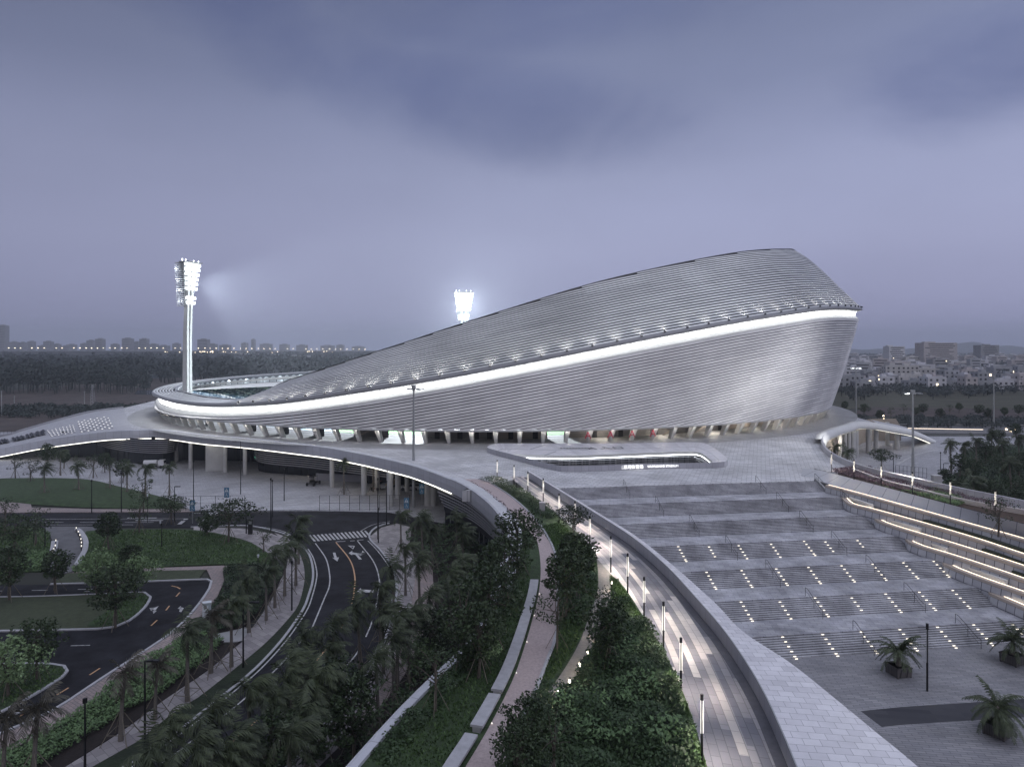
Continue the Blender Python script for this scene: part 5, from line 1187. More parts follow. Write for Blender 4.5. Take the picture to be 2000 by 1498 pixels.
q = P(1059, 1003, 9); b_ = empty('control_box', q, label='small square concrete box standing in the hedge by the lamp posts', cat='box'); g = MB(); g.box(q+Vector((0, 0, .7)), (0.7, 0.6, 1.4)); g.build('body', M['concrete'], b_); g = MB(); g.box(q+Vector((0, 0, 1.44)), (0.78, 0.68, .08)); g.build('lid', M['kerb'], b_)
q = P(1829, 949, 9); b_ = empty('control_box', q, label='grey concrete box interrupting the outer parapet of the right hand beds', cat='box'); g = MB(); g.box(q+Vector((0, 0, .8)), (1.2, 0.9, 1.6)); g.build('body', M['concrete'], b_); g = MB(); g.box(q+Vector((0, 0, 1.63)), (1.3, 1.0, .08)); g.build('lid', M['kerb'], b_)

# ------------------------------------------------------------------ lamp posts, masts, street furniture
def add_point(name, loc, W, color, rad, parent=None):
    l = bpy.data.lights.new(name, 'POINT'); l.energy = W; l.color = color; l.shadow_soft_size = rad
    o = bpy.data.objects.new(name, l); COL.objects.link(o); o.location = loc; adopt(o, parent); return o
# garden lamp post: dark pole with a glowing twin tube top half
lpost = empty('lamp_post', (0, 0, 0), label='x', cat='lamp post')
g = MB(); g.tube([(0, 0, 0), (0, 0, 1.45)], 0.065, 8); g.build('pole', M['darkmetal'], lpost)
for sx in (-0.06, 0.06): g = MB(); g.tube([(sx, 0, 1.45), (sx, 0, 3.15)], 0.02, 6); g.build('glowing_tube', M['tube'], lpost)
g = MB(); g.tube([(0, -0.02, 1.45), (0, -0.02, 3.15)], 0.030, 5); g.build('core', M['darkmetal'], lpost)
g = MB(); g.tube([(0, 0, 3.15), (0, 0, 3.45)], 0.085, 8); g.build('cap', M['darkmetal'], lpost)
LP = [(971, 940), (1004, 952), (1031, 968), (1061, 983), (1092, 1018), (1123, 1036), (1152, 1071), (1193, 1118), (1226, 1158), (1258, 1213), (1296, 1271), (1330, 1355), (1371, 1487)]
LPn = ['farthest', 'second farthest', 'third farthest', 'fourth farthest', 'fifth farthest', 'sixth farthest', 'seventh farthest', 'sixth from the front', 'fifth from the front', 'fourth from the front', 'third from the front', 'second from the front', 'nearest and largest']
for i, (x, y) in enumerate(LP):
    q = P(x, y, 9.0); r = lpost if i == 0 else dup(lpost, q); r.location = q
    r['label'] = 'slim lamp post with glowing tube along the striped walkway, %s' % LPn[i]; r['group'] = 'lamp posts along the striped walkway'
    spot('tube_light', q+Vector((0.35, -0.12, 2.9)), q+Vector((0.55, -0.12, 0)), 520 if i > 5 else 380, radians(118), 0.9, (1.0, 0.90, 0.77), 0.1)
for i, (x, y) in enumerate([(1624, 923), (1668, 939), (1721, 951), (1782, 968), (1856, 987), (1944, 1009)]):
    q = P(x, y, 9.0); r = dup(lpost, q, label='slim dark lamp post with glowing top in the right hand flower beds, %s from left' % ['first', 'second', 'third', 'fourth', 'fifth', 'sixth'][i], group='lamp posts in the right hand flower beds')
    add_point('tube_light', q+Vector((0.3, -0.4, 2.3)), 60, (1.0, 0.88, 0.66), 0.10)
r = dup(lpost, P(1811, 1349, 0.02), scale=(1.35, 1.35, 1.72), label='tall slim unlit lamp post with pale top, standing among the potted palms', group='lamp posts on the lower plaza')
for c in list(r.children):
    if c.name.startswith('glowing_tube'):
        c.data = c.data.copy(); c.data.materials[0] = M['galv']
# path bollard lights
bol = empty('bollard_light', (0, 0, 0), label='x', cat='bollard'); g = MB(); g.tube([(0, 0, 0), (0, 0, 0.55)], 0.06, 8); g.build('post', M['darkmetal'], bol); g = MB(); g.tube([(0, 0, .55), (0, 0, .78)], 0.055, 8); g.build('lamp', M['tube'], bol); g = MB(); g.tube([(0, 0, .78), (0, 0, .86)], 0.075, 8); g.build('cap', M['darkmetal'], bol)
BL = [(1195, 1152), (1196, 1190), (1163, 1250), (1148, 1292), (1133, 1318), (1113, 1350), (1091, 1372)]
for i, (x, y) in enumerate(BL):
    q = P(x, y, 9.0); r = bol if i == 0 else dup(bol, q); r.location = q
    r['label'] = 'low glowing bollard along the branch path, %s from the far end' % ['first', 'second', 'third', 'fourth', 'fifth', 'sixth', 'seventh'][i]; r['group'] = 'bollard lights along the branch path'
    add_point('bollard_glow', q+Vector((-0.12, -0.16, 0.66)), 14, (1.0, 0.88, 0.66), 0.05)
for i, (x, y) in enumerate([(149, 1040), (153, 1047), (156, 1054), (158, 1062), (159, 1069), (159, 1076), (109, 1065), (108, 1075), (105, 1082), (102, 1089)]):
    q = P(x, y, 0.1); r = dup(bol, q, scale=1.2, label='tiny glowing bollard along the curved drive, %s side, number %s' % ('right' if i < 6 else 'left', ['one', 'two', 'three', 'four', 'five', 'six'][i if i < 6 else i-6]), group='bollards beside the curved drive')
# tall mast lights
def mast(px, Yb, zb, ztop, lit, label):
    q = PY(px, Yb, zb); r = empty('mast_light', q, label=label, cat='mast light', group='tall mast lights round the stadium'); H = ztop-zb
    g = MB(); g.tube([q, q+Vector((0, 0, H*0.5)), q+Vector((0, 0, H))], [0.34, 0.26, 0.16], 10); g.build('pole', M['galv'], r)
    g = MB(); g.tube([q+Vector((0, 0, H+0.1)), q+Vector((0, 0, H+0.75))], 0.5, 10); g.tube([q+Vector((0, 0, H-.3)), q+Vector((0, 0, H+.1))], 0.3, 8); g.build('head_ring', M['galv'], r)
    for k in range(6):
        a = 2*pi*k/6+0.2; d = Vector((cos(a), sin(a), 0)); e = q+Vector((0, 0, H))+d*1.55
        g = MB(); g.tube([q+Vector((0, 0, H+.1)), e], 0.07, 5); g.box(e, (0.95, 0.5, 0.2), a); g.build('lamp_head', M['galv'], r)
        on = (lit == 'all') or (lit == 'left' and d.x < -0.8)
        if on: g = MB(); g.box(e-Vector((0, 0, 0.15)), (0.9, 0.45, 0.10), a); g.box(e-Vector((0, 0.26, 0.02)), (0.8, 0.06, 0.16), 0); g.build('lamp', M['flood'], r)
    return r
mast(808, 130, 0.1, 30-79*130/F+0.3, 'none', 'tall grey mast light with unlit ring of heads in front of the stadium')
mast(1783, 160, 0.1, 30-84*160/F, 'left', 'tall grey mast light over the right hand court, with one lamp lit')
mast(1672, 262, 0.1, 30-35*262/F, 'all', 'far mast light with all lamps lit, behind the right end of the stadium')
mast(1941, 265, 0.1, 30-55*265/F, 'none', 'far right unlit mast light in front of the village')
spot('mast_lamp', PY(1776, 158, 19.5), PY(1490, 178, 31), 10000, radians(85), 1.0, (0.97, 0.97, 1.0), 0.5)
spot('mast_lamp', PY(1776, 158, 19.5), PY(1560, 130, 8), 20000, radians(130), 1.0, (1, 1, 1.0), 0.5)
# thin dark street lamps on the low ground: base px, top px, arm
SLp = [(283, 1455, 1290, 16), (166, 1498, 1371, 0), (475, 1303, 1176, 22), (570, 1192, 1100, 0), (378, 992, 902, 0), (470, 965, 862, -12), (529, 1037, 937, 0), (555, 978, 918, 0), (738, 1053, 937, 0), (755, 1025, 942, 0), (739, 1060, 995, 0), (237, 1000, 925, 0), (179, 1002, 940, 0), (316, 1068, 1025, 0), (88, 1068, 1024, 0), (341, 1020, 950, 6), (481, 1042, 1000, 0), (720, 944, 880, 0), (260, 880, 843, -6), (1843, 935, 905, 6), (1745, 922, 890, 12), (1837, 917, 885, 0), (1639, 850, 828, 0), (532, 1010, 940, 0)]
sd = ['beside the hedge and brick walkway at lower left', 'at the bottom left corner, cut by the lower edge', 'beside the palms left of the main road', 'on the verge left of the main road bend', 'near the left pedestrian sign', 'in front of the dark glazed hall', 'by the junction, left of the zebra crossing', 'on the forecourt below the right louvre band', 'on the paved corner right of the zebra crossing', 'behind the paved corner near the mast light', 'short one on the paved corner by the kerb', 'on the mound of grass at upper left', 'on the left of the grassy mound', 'on the middle lawn by the curved drive', 'left of the curved drive', 'with a small curved arm at the crossing', 'at the lawn edge beside the junction', 'between the two forecourt palms', 'above the white deck edge at upper left', 'beside the gate frame of the right court', 'behind the feathery tree in the right court', 'against the dark trees on the right', 'beyond the wavy ribbon at far right', 'between junction and forecourt']
for i, (x, yb, yt, arm) in enumerate(SLp):
    q = P(x, yb, 0.1); Y = q.y; H = (yb-yt)/F*Y; r = empty('street_lamp', q, label='thin dark street lamp '+sd[i], cat='street lamp', group='thin dark street lamps')
    g = MB(); g.tube([q, q+Vector((0, 0, H))], [0.10, 0.06], 6); g.build('pole', M['darkmetal'], r)
    g = MB(); w = arm/F*Y
    if arm: g.tube([q+Vector((0, 0, H)), q+Vector((w, 0, H+.05))], 0.05, 5); g.box(q+Vector((w, 0, H)), (0.9, 0.25, 0.12)); g.build('arm', M['darkmetal'], r)
    else: g.box(q+Vector((0, 0, H+.12)), (0.22, 0.22, 0.35)); g.build('lamp_head', M['darkmetal'], r)
# post-top lanterns that are faintly lit
for i, (x, yb, yt) in enumerate([(504, 1125, 1083), (66, 1062, 1032), (288, 1020, 965), (313, 1030, 1018)]):
    q = P(x, yb, 0.1); H = (yb-yt)/F*q.y; r = empty('garden_lantern', q, label='small post top lantern on the lawns at left, %s' % ['right of the big lawn', 'left of the curved drive', 'by the cross road', 'low one beside the cross road'][i], cat='lantern'); g = MB(); g.tube([q, q+Vector((0, 0, H-.4))], 0.05, 6); g.build('pole', M['darkmetal'], r); g = MB(); g.tube([q+Vector((0, 0, H-.4)), q+Vector((0, 0, H))], [.10, .16], 6); g.build('lantern', M['signwhite'], r)
# pedestrian signs
def ped_sign(px, pyb, pyt, w, label):
    q = P(px, pyb, 0.1); Y = q.y; r = empty('crossing_sign', q, label=label, cat='sign', group='blue pedestrian and wheelchair signs'); ht = (pyb-pyt)/F*Y; ww = w/F*Y
    g = MB(); g.tube([q, q+Vector((0, 0, ht))], 0.05, 6); g.build('post', M['galv'], r)
    for j in range(2):
        c = q+Vector((0, -0.08, ht-ww/2-j*ww*1.06)); g = MB(); g.box(c, (ww, 0.05, ww)); b = g.build('blue_board', M['blue'], r)
        g = MB(); o = Vector((0, -0.035, 0)); s = ww/2
        if j == 0: # white triangle with a walking figure
            t = [c+o+Vector((-.78*s, 0, -.7*s)), c+o+Vector((.78*s, 0, -.7*s)), c+o+Vector((0, 0, .75*s))]; g.tri(*t); g.build('white_triangle', M['signwhite'], r)
            g = MB(); o2 = Vector((0, -0.042, 0))
            for pts in ([(-.02, .05), (.05, .28)], [(0, .05), (-.18, -.55)], [(.02, .05), (.2, -.55)], [(.03, .2), (.2, -.05)], [(.03, .2), (-.16, -.05)]):
                A = c+o2+Vector((pts[0][0]*s, 0, pts[0][1]*s)); B = c+o2+Vector((pts[1][0]*s, 0, pts[1][1]*s)); g.tube([A, B], 0.06*s, 4)
            g.tube([c+o2+Vector((.05*s, 0, .3*s)), c+o2+Vector((.06*s, 0, .42*s))], .08*s, 6); g.build('figure', M['blue'], r)
        else:
            for pts in ([(-.1, .55), (-.05, 0)], [(-.05, 0), (.3, 0)], [(.3, 0), (.45, -.45)], [(-.08, .25), (.25, .2)]):
                g.tube([c+o+Vector((pts[0][0]*s, 0, pts[0][1]*s)), c+o+Vector((pts[1][0]*s, 0, pts[1][1]*s))], 0.07*s, 4)
            ring = [c+o+Vector((-.05*s+.42*s*cos(a), 0, -.25*s+.42*s*sin(a))) for a in np.linspace(2.2, 6.0, 12)]; g.tube(ring, 0.05*s, 4); g.tube([c+o+Vector((-.1*s, 0, .6*s)), c+o+Vector((-.1*s, 0, .75*s))], .1*s, 6); g.build('wheelchair_symbol', M['signwhite'], r)
ped_sign(443, 1000, 952, 9.5, 'blue pedestrian and wheelchair sign by the gate fence of the forecourt')
ped_sign(376, 1022, 977, 10, 'blue pedestrian and wheelchair sign beside the left crossing')
ped_sign(824, 998, 944, 10, 'blue pedestrian and wheelchair sign under the deck edge by the last columns')
ped_sign(794, 1020, 972, 10, 'blue pedestrian and wheelchair sign just behind the dark palms')
# gate fences
def fence(px0, px1, pyb, h, n, label, z=0.1):
    A, B = P(px0, pyb[0], z), P(px1, pyb[1], z); r = empty('mesh_fence', A, label=label, cat='fence'); 
    for i in range(n+1):
        q = A.lerp(B, i/n); g = MB(); g.tube([q, q+Vector((0, 0, h))], 0.04, 5); g.build('post', M['darkmetal'], r)
    for zz in (h, h*.5, 0.15): g = MB(); g.tube([A+Vector((0, 0, zz)), B+Vector((0, 0, zz))], 0.025, 4); g.build('rail', M['darkmetal'], r)
fence(334, 478, (998, 996), 2.7, 5, 'tall thin metal gate frame at the edge of the left forecourt')
fence(624, 800, (997, 996), 2.8, 9, 'long thin metal fence along the forecourt beneath the deck edge')
fence(1749, 1810, (928, 934), 2.4, 8, 'thin metal fence across the near side of the right court')
fence(0, 180, (850, 838), 1.6, 26, 'long low fence beyond the left ramp')
# potted palms etc. are below with the trees
c_ = P(404, 1212, 0.12); r = empty('utility_cabinet', c_, label='pale blue grey utility cabinet on the pink footpath by the car park', cat='cabinet'); g = MB(); g.box(c_+Vector((0, 0, 1.0)), (0.85, 0.6, 2.0), .4); g.build('body', M['cabinet'], r); g = MB(); g.box(c_+Vector((0, 0, 2.04)), (0.95, 0.7, .08), .4); g.build('lid', M['signwhite'], r); g = MB(); g.box(c_+Vector((-.02, -.32, 1.0)), (0.6, 0.03, 1.5), .4); g.build('door', M['signwhite'], r)
c_ = P(489, 1043, 0.12); r = empty('information_totem', c_, label='dark slab totem standing at the junction end of the big lawn', cat='totem'); g = MB(); g.box(c_+Vector((0, 0, 1.2)), (0.7, 0.25, 2.4)); g.build('slab', M['bin'], r); g = MB(); g.box(c_+Vector((0, -.14, 1.9)), (0.5, 0.02, .5)); g.build('panel', M['galv'], r)
c_ = P(197, 903, 0.12); r = empty('information_totem', c_, label='dark kiosk slab under the far end of the louvred hall', cat='totem'); g = MB(); g.box(c_+Vector((0, 0, 1.1)), (1.5, 0.3, 2.2)); g.build('slab', M['bin'], r)
# vehicles ------------------------------------------------------
def vehicle(px, py, rz, kind, col, label, sc_=1.0):
    q = P(px, py, 0.1); r = empty('parked_'+kind, (0, 0, 0), label=label, cat=kind, group='vehicles under and beside the deck')
    def B(c, s, m, n, t=1.0): g = MB(); g.box(c, s, 0, t); return g.build(n, m, r)
    L_ = 5.2 if kind == 'truck' else (4.3 if kind == 'car' else 4.2)
    for x in (-L_*.33, L_*.33):
        for y in (-.8, .8): g = MB(); g.tube([(x, y-.12, .38), (x, y+.12, .38)], 0.38, 12); g.build('wheel', M['rubber'], r)
    if kind == 'truck':
        B((0, 0, .62), (L_, 1.6, .3), M['darkmetal'], 'chassis'); B((L_*.33, 0, 1.35), (1.5, 1.8, 1.4), col, 'cab', .88); B((L_*.33+.45, 0, 1.62), (.75, 1.5, .55), M['glass'], 'windscreen', .9)
        g = MB(); g.tube([(-L_*.48, 0, 1.35), (L_*.12, 0, 1.35)], 0.72, 14); g.build('tank', col, r); B((L_*.33+.8, 0, .7), (.15, 1.7, .3), M['galv'], 'bumper')
    elif kind == 'car':
        B((0, 0, .62), (L_, 1.75, .62), col, 'body', .95); B((-.15, 0, 1.18), (2.4, 1.55, .58), M['glass'], 'windows', .78); B((-.15, 0, 1.48), (1.6, 1.25, .06), col, 'roof')
        for y in (-.6, .6): B((L_*.49, y, .68), (.08, .3, .16), M['signwhite'], 'headlight')
    else:
        B((0, 0, .55), (2.6, 1.1, .3), col, 'body', .95); B((-.6, 0, .95), (.5, 1.0, .5), M['rubber'], 'seat'); B((0, 0, 1.95), (2.0, 1.15, .07), col, 'roof')
        for x in (-.9, .9):
            for y in (-.5, .5): g = MB(); g.tube([(x, y, .6), (x, y, 1.95)], .03, 4); g.build('pillar', M['darkmetal'], r)
    r.location = q; r.rotation_euler = (0, 0, rz); r.scale = (sc_,)*3
vehicle(302, 914, 0.15, 'truck', M['car_white'], 'small white tanker truck parked in front of the left louvre band')
vehicle(612, 947, 1.4, 'cart', M['bin'], 'dark open cart parked beside the low white walled box')
vehicle(738, 956, 1.2, 'cart', M['car_red'], 'red and dark cart parked under the deck between columns', .9)
vehicle(752, 955, 0.1, 'car', M['galv'], 'grey car half hidden behind the deck columns', .8)
vehicle(766, 953, 1.3, 'truck', M['car_yellow'], 'small yellow truck parked under the deck behind the palms', .8)
vehicle(800, 957, 0.0, 'car', M['car_white'], 'white car parked at the right end under the deck', .95)
vehicle(815, 956, 0.0, 'car', M['car_white'], 'second white car parked at the right end, nearest the blue sign', .9)

# ------------------------------------------------------------------ vegetation
def frond(mb, base, az, el, length, rnd, wind=(0.0, 0.0), nl=20, lw=0.05, ll=0.55, droop=1.0):
    """one feathered palm leaf: a curved midrib with hanging leaflets"""
    n = 9; d = Vector((cos(az)*cos(el), sin(az)*cos(el), sin(el))); p = Vector(base); pts = [p.copy()]
    for i in range(n):
        d = (d + Vector((wind[0]*0.16, wind[1]*0.16, -0.17*droop))).normalized(); p = p+d*length/n; pts.append(p.copy())
    mb.tube(pts, [0.035*(1-0.8*i/n) for i in range(n+1)], 3, cap=False)
    for i in range(nl):
        t = 0.10+0.90*i/(nl-1); k = min(n-1, int(t*n)); f = t*n-k; c = pts[k].lerp(pts[k+1], min(1, f)); dr = (pts[k+1]-pts[k]).normalized()
        side = dr.cross(Vector((0, 0, 1))); side = side.normalized() if side.length > 1e-3 else Vector((1, 0, 0)); up = side.cross(dr)
        L = ll*(0.55+0.75*sin(pi*min(1, t*0.9+0.08)))*rnd.uniform(.8, 1.15)
        for s in (-1, 1):
            dd = (side*s*0.85+dr*0.65-Vector((0, 0, rnd.uniform(.25, .75)*droop))+Vector((wind[0], wind[1], 0))*0.45).normalized()
            tip = c+dd*L; w = dr*lw*rnd.uniform(.8, 1.3)
            mid = c.lerp(tip, .5)+up*0.03
            mb.quad(c-w*.5, c+w*.5, mid+w*.7, mid-w*.7); mb.tri(mid-w*.7, mid+w*.7, tip)
def make_palm(seed, H=5.6, L=2.15, n=20, wind=(0.9, 0.25), dry=False, stakes=True, label='x', lean=0.12):
    rnd = random.Random(seed); r = empty('palm_tree', (0, 0, 0), label=label, cat='palm tree'); 
    lx, ly = rnd.uniform(-lean, lean)*H*.6, rnd.uniform(-lean, lean)*H*.4
    tp = [Vector((lx*t*t, ly*t*t, H*t)) for t in np.linspace(0, 1, 8)]
    g = MB(); g.tube(tp, [0.20, 0.17, 0.15, 0.14, 0.13, 0.125, 0.12, 0.13], 8); g.build('trunk', M['palmbark'], r)
    g = MB(); top = tp[-1]
    g.tube([top-Vector((0, 0, .1)), top+Vector((0, 0, .55))], [0.15, 0.06], 6)
    for i in range(n):
        az = i*2.399+rnd.uniform(-.3, .3); el = radians(rnd.uniform(25, 85) if i < n*0.7 else rnd.uniform(-55, 10))
        frond(g, top+Vector((0, 0, rnd.uniform(0, .35))), az, el, L*rnd.uniform(.75, 1.1), rnd, wind=(wind[0]*rnd.uniform(.6, 1.2), wind[1]), nl=16, droop=rnd.uniform(.8, 1.7), ll=.62, lw=.062)
    g.build('crown', M['palm_dry'] if dry else M['palm'], r)
    if stakes:
        g = MB()
        for k in range(4):
            a = k*pi/2+0.5; g.tube([(cos(a)*1.35, sin(a)*1.35, 0), (cos(a)*.12, sin(a)*.12, 2.1)], 0.035, 4)
        for k in range(4):
            a = k*pi/2+0.5; b = a+pi/2; g.tube([(cos(a)*.9, sin(a)*.9, .7), (cos(b)*.9, sin(b)*.9, .7)], 0.025, 4)
        g.build('support_stakes', M['stake'], r)
    return r
def clump(mb, c, R, n, size, rnd, flat=0.75):
    for _ in range(n):
        th = rnd.uniform(0, 2*pi); u = rnd.uniform(-1, 1); rr = R*rnd.uniform(.35, 1.0)**.5; s = sqrt(1-u*u)
        p = c+Vector((rr*s*cos(th), rr*s*sin(th), rr*u*flat)); sz = size*rnd.uniform(.6, 1.3)
        a = Vector((rnd.gauss(0, 1), rnd.gauss(0, 1), rnd.gauss(0, .6))).normalized(); b = a.orthogonal().normalized(); b = (b*cos(th)+a.cross(b)*sin(th))
        mb.quad(p-a*sz*.5, p+b*sz*.28, p+a*sz*.5, p-b*sz*.28)
def make_tree(seed, H=5.0, R=1.9, th=1.8, n=34, per=46, leaf=0.26, m='leaf', stakes=True, sparse=False, flat=.75, kind='leafy_tree', cat='tree'):
    rnd = random.Random(seed); r = empty(kind, (0, 0, 0), label='x', cat=cat); g = MB(); gl = MB()
    g.tube([(0, 0, 0), (rnd.uniform(-.1, .1), rnd.uniform(-.1, .1), th), (rnd.uniform(-.25, .25), rnd.uniform(-.2, .2), H*.8)], [0.13, 0.10, 0.03], 7)
    cz = th+(H-th)*.5; hz = (H-th)*.5
    for i in range(n):
        a = i*2.399+rnd.uniform(-.4, .4); u = 1-2*(i+.5)/n; s = sqrt(max(0, 1-u*u)); k = rnd.uniform(.45, 1.0)
        sh = 1.0+.25*sin(a*2+seed)
        c = Vector((cos(a)*s*R*k*sh, sin(a)*s*R*k*sh, cz+u*hz*rnd.uniform(.75, 1.05)))
        if i % 2 == 0:
            b0 = Vector((0, 0, rnd.uniform(th*.9, cz))); g.tube([b0, b0.lerp(c, .5)+Vector((0, 0, .15)), c], [0.045, 0.03, 0.012], 4, cap=False)
        if sparse and rnd.random() < .35: continue
        clump(gl, c, R*rnd.uniform(.24, .40), int(per*1.5*rnd.uniform(.6, 1.3)), leaf*1.08, rnd, flat)
    g.build('trunk', M['bark'], r); gl.build('crown', M[m], r)
    if stakes:
        g = MB()
        for k in range(4):
            a = k*pi/2+0.3; g.tube([(cos(a)*1.1, sin(a)*1.1, 0), (cos(a)*.1, sin(a)*.1, min(1.9, th+.2))], 0.028, 4)
        g.build('support_stakes', M['stake'], r)
    return r
windy = (0.95, 0.2)
palms = [make_palm(11, wind=windy), make_palm(12, H=5.2, n=22, wind=(1.1, -0.1)), make_palm(13, H=6.0, L=2.0, n=18, wind=(0.7, 0.3)), make_palm(14, H=5.0, L=2.25, n=24, wind=(0.85, -.25)), make_palm(15, H=4.6, L=2.0, n=13, wind=(0.4, 0.1), dry=True), make_palm(16, H=5.4, L=2.2, n=26, wind=(1.0, .1))]
PH = [5.6, 5.2, 6.0, 5.0, 4.6, 5.4]
trees = [make_tree(1, 5.2, 2.0), make_tree(2, 4.6, 1.8, n=30), make_tree(3, 5.6, 2.3, th=2.0, n=40, per=40), make_tree(4, 4.4, 2.1, th=1.3, n=36, m='leaf_light', leaf=.24), make_tree(5, 5.0, 1.9, th=2.0, n=22, per=26, sparse=True, leaf=.22), make_tree(6, 4.8, 2.9, th=2.2, n=42, per=38, flat=.5, leaf=.24), make_tree(7, 3.6, 1.7, th=.7, n=34, per=50, stakes=False), make_tree(8, 6.2, 2.0, th=2.2, n=26, per=34, sparse=True)]
TH = [5.2, 4.6, 5.6, 4.4, 5.0, 4.8, 3.6, 6.2]
used = set()
def unproj_crown(cx, cy, h, z0):
    return P(cx, cy, z0+h)
def place(proto_list, idx, q, rz, s, label, group):
    o = proto_list[idx]
    if id(o) in used: r = dup(o, q, rz, s)
    else: used.add(id(o)); r = o; r.location = q; r.rotation_euler = (0, 0, rz); r.scale = (s, s, s)
    r['label'] = label; r['group'] = group
    return r
rv = random.Random(5)
def put_palm(cx, cy, label, h=None, idx=None, z0=0.12, group='palm trees beside the road', s=None):
    i = rv.randrange(4) if idx is None else idx; s = s or rv.uniform(.92, 1.12); q = P(cx, cy, z0+PH[i]*s*1.02); q.z = z0
    return place(palms, i, q, rv.uniform(-.35, .35), s, label, group)
def ordw(n):
    w = ['first', 'second', 'third', 'fourth', 'fifth', 'sixth', 'seventh', 'eighth', 'ninth', 'tenth', 'eleventh', 'twelfth', 'thirteenth', 'fourteenth', 'fifteenth', 'sixteenth', 'seventeenth', 'eighteenth', 'nineteenth', 'twentieth']
    return w[n] if n < 20 else ('twenty '+w[n-20] if n < 39 else 'forty '+w[n-40] if n >= 40 else 'thirty ninth')
ROWL = [(6, 1405, 4), (66, 1388, 4), (236, 1318, 4), (303, 1300, 4), (366, 1234, 1), (412, 1205, 4), (452, 1182, 0), (486, 1138, 3), (520, 1118, 0), (537, 1086, 2), (556, 1072, 1), (578, 1052, 5), (583, 1018, 0)]
for i, (x, y, k) in enumerate(ROWL):
    put_palm(x, y, 'palm in the row along the brick walkway, %s from the lower left' % ordw(i), idx=k, group='palms along the brick walkway left of the road')
GRV = [(783, 1008), (826, 1015), (892, 1012), (905, 1045), (905, 1098), (792, 1074), (769, 1112), (743, 1152), (842, 1166), (882, 1160), (703, 1190), (656, 1226), (749, 1200), (776, 1213), (600, 1246), (640, 1272), (769, 1256), (570, 1293), (530, 1372), (487, 1349), (563, 1333), (739, 1293), (799, 1200), (566, 1442), (470, 1445), (330, 1425), (420, 1400), (385, 1470), (630, 1330), (820, 1100), (300, 1480), (845, 1040), (880, 1130), (600, 1400), (440, 1480)]
gl_ = [(p[1], p) for p in GRV]; gl_.sort()
for i, (_, (x, y)) in enumerate(gl_):
    put_palm(x, y, 'wind blown palm in the dense roadside grove, %s counted from the back' % ordw(i), idx=[0, 1, 2, 3, 5][i % 5], z0=0.16, group='palms in the grove between road and wall')
for x, y, l_ in ((672, 905, 'left one of the two young palms on the forecourt'), (729, 905, 'right one of the two young palms on the forecourt')):
    put_palm(x, y, l_, idx=2 if x < 700 else 0, s=1.05, group='young palms on the forecourt')
for i, (x, y) in enumerate([(331, 912), (284, 915), (248, 914), (154, 912), (87, 915), (118, 885), (215, 905)]):
    put_palm(x, y, 'palm on the grassy mound at upper left, %s from the right' % ordw(i), idx=[2, 0, 1, 3, 5, 0, 2][i], group='palms on the grassy mound')
for x, y, l_ in ((1633, 874, 'small palm in the right court close to the parapet'), (1657, 884, 'larger palm in the right court beside the parapet')):
    put_palm(x, y, l_, idx=3, s=1.05, group='palms in the right hand court')
for i, (x, y) in enumerate([(1858, 868), (1885, 872), (1907, 862), (1937, 850), (1960, 868), (1990, 858), (1902, 940), (1870, 960), (1975, 905)]):
    put_palm(x, y, 'palm in the dark planting at far right, %s counted from its left end' % ordw(i), idx=[2, 0, 1, 5][i % 4], s=1.25, group='palms in the dark planting at far right')
def put_tree(idx, cx, cy, label, s=1.0, z0=0.14, group='leafy trees on the low ground'):
    q = P(cx, cy, z0+TH[idx]*s*.62); q.z = z0; return place(trees, idx, q, rv.uniform(0, 6), s, label, group)
TL = [(4, 30, 905, 1.1, 'thin leafy tree on the mound at the far left edge'), (0, 92, 885, 1.15, 'dense dark tree on the mound below the ramp lights'), (1, 125, 893, 1.0, 'dark tree on the mound beside the densest one'), (4, 182, 905, 1.1, 'sparse bushy tree in the middle of the mound'), (1, 205, 900, 1.0, 'rounded tree at the back of the mound'), (4, 60, 915, 1.1, 'half bare tree on the mound near the left edge'), (0, 240, 915, 1.0, 'dark round tree near the right end of the mound'),
      (5, 30, 1040, 1.25, 'wide spreading tree on the left lawn at the frame edge'), (4, 70, 1020, 1.1, 'sparse tree in front of the cross road at left'), (1, 212, 1030, 1.15, 'dark tree right of the curved drive'), (4, 272, 1000, 1.1, 'sparse tree beside the cross road in the middle'), (5, 335, 990, 1.0, 'spreading thin tree near the left pedestrian sign'), (5, 446, 1008, 1.35, 'broad spreading tree on the lawn in front of the gate'), (6, 405, 1020, .9, 'low round bush tree under the broad spreading tree'), (7, 280, 960, 1.0, 'thin tree rising behind the cross road'), (4, 515, 1050, .7, 'small feathery shrub tree beside the totem'),
      (1, 108, 1108, 1.1, 'dark round tree at the end of the curved drive'), (3, 188, 1108, 1.15, 'bright pale green tree beside the drive, left one'), (3, 262, 1118, 1.1, 'bright pale green tree by the car park, right one'), (2, 225, 1150, 1.2, 'large dark tree standing in front of the pale green ones'), (0, 18, 1108, 1.2, 'dark staked tree by the car park at the left edge'), (2, 72, 1255, .95, 'dark round tree at the tip of the lower island'), (3, 16, 1290, 1.1, 'pale green tree on the lower island at the frame edge'), (4, 10, 1000, 1.2, 'thin tree at the left frame edge above the lawn'), (6, 255, 1082, .9, 'low dark bush behind the pale green trees'),
      (2, 660, 1350, 1.1, 'leafy tree in the lower part of the palm grove'), (0, 690, 1392, 1.1, 'dark leafy tree among the palms near the wall'), (2, 846, 1236, 1.0, 'leafy tree between palm grove and white wall'), (4, 790, 1400, 1.15, 'thin leafy tree by the white wall near the bottom'), (3, 815, 1275, .8, 'paler bushy tree among the palms by the wall'), (0, 610, 1440, 1.0, 'dark tree at the bottom of the palm grove'), (2, 530, 1460, 1.0, 'dark leafy tree at the bottom edge under the palms')]
for idx, x, y, s, l_ in TL: put_tree(idx, x, y, l_, s)
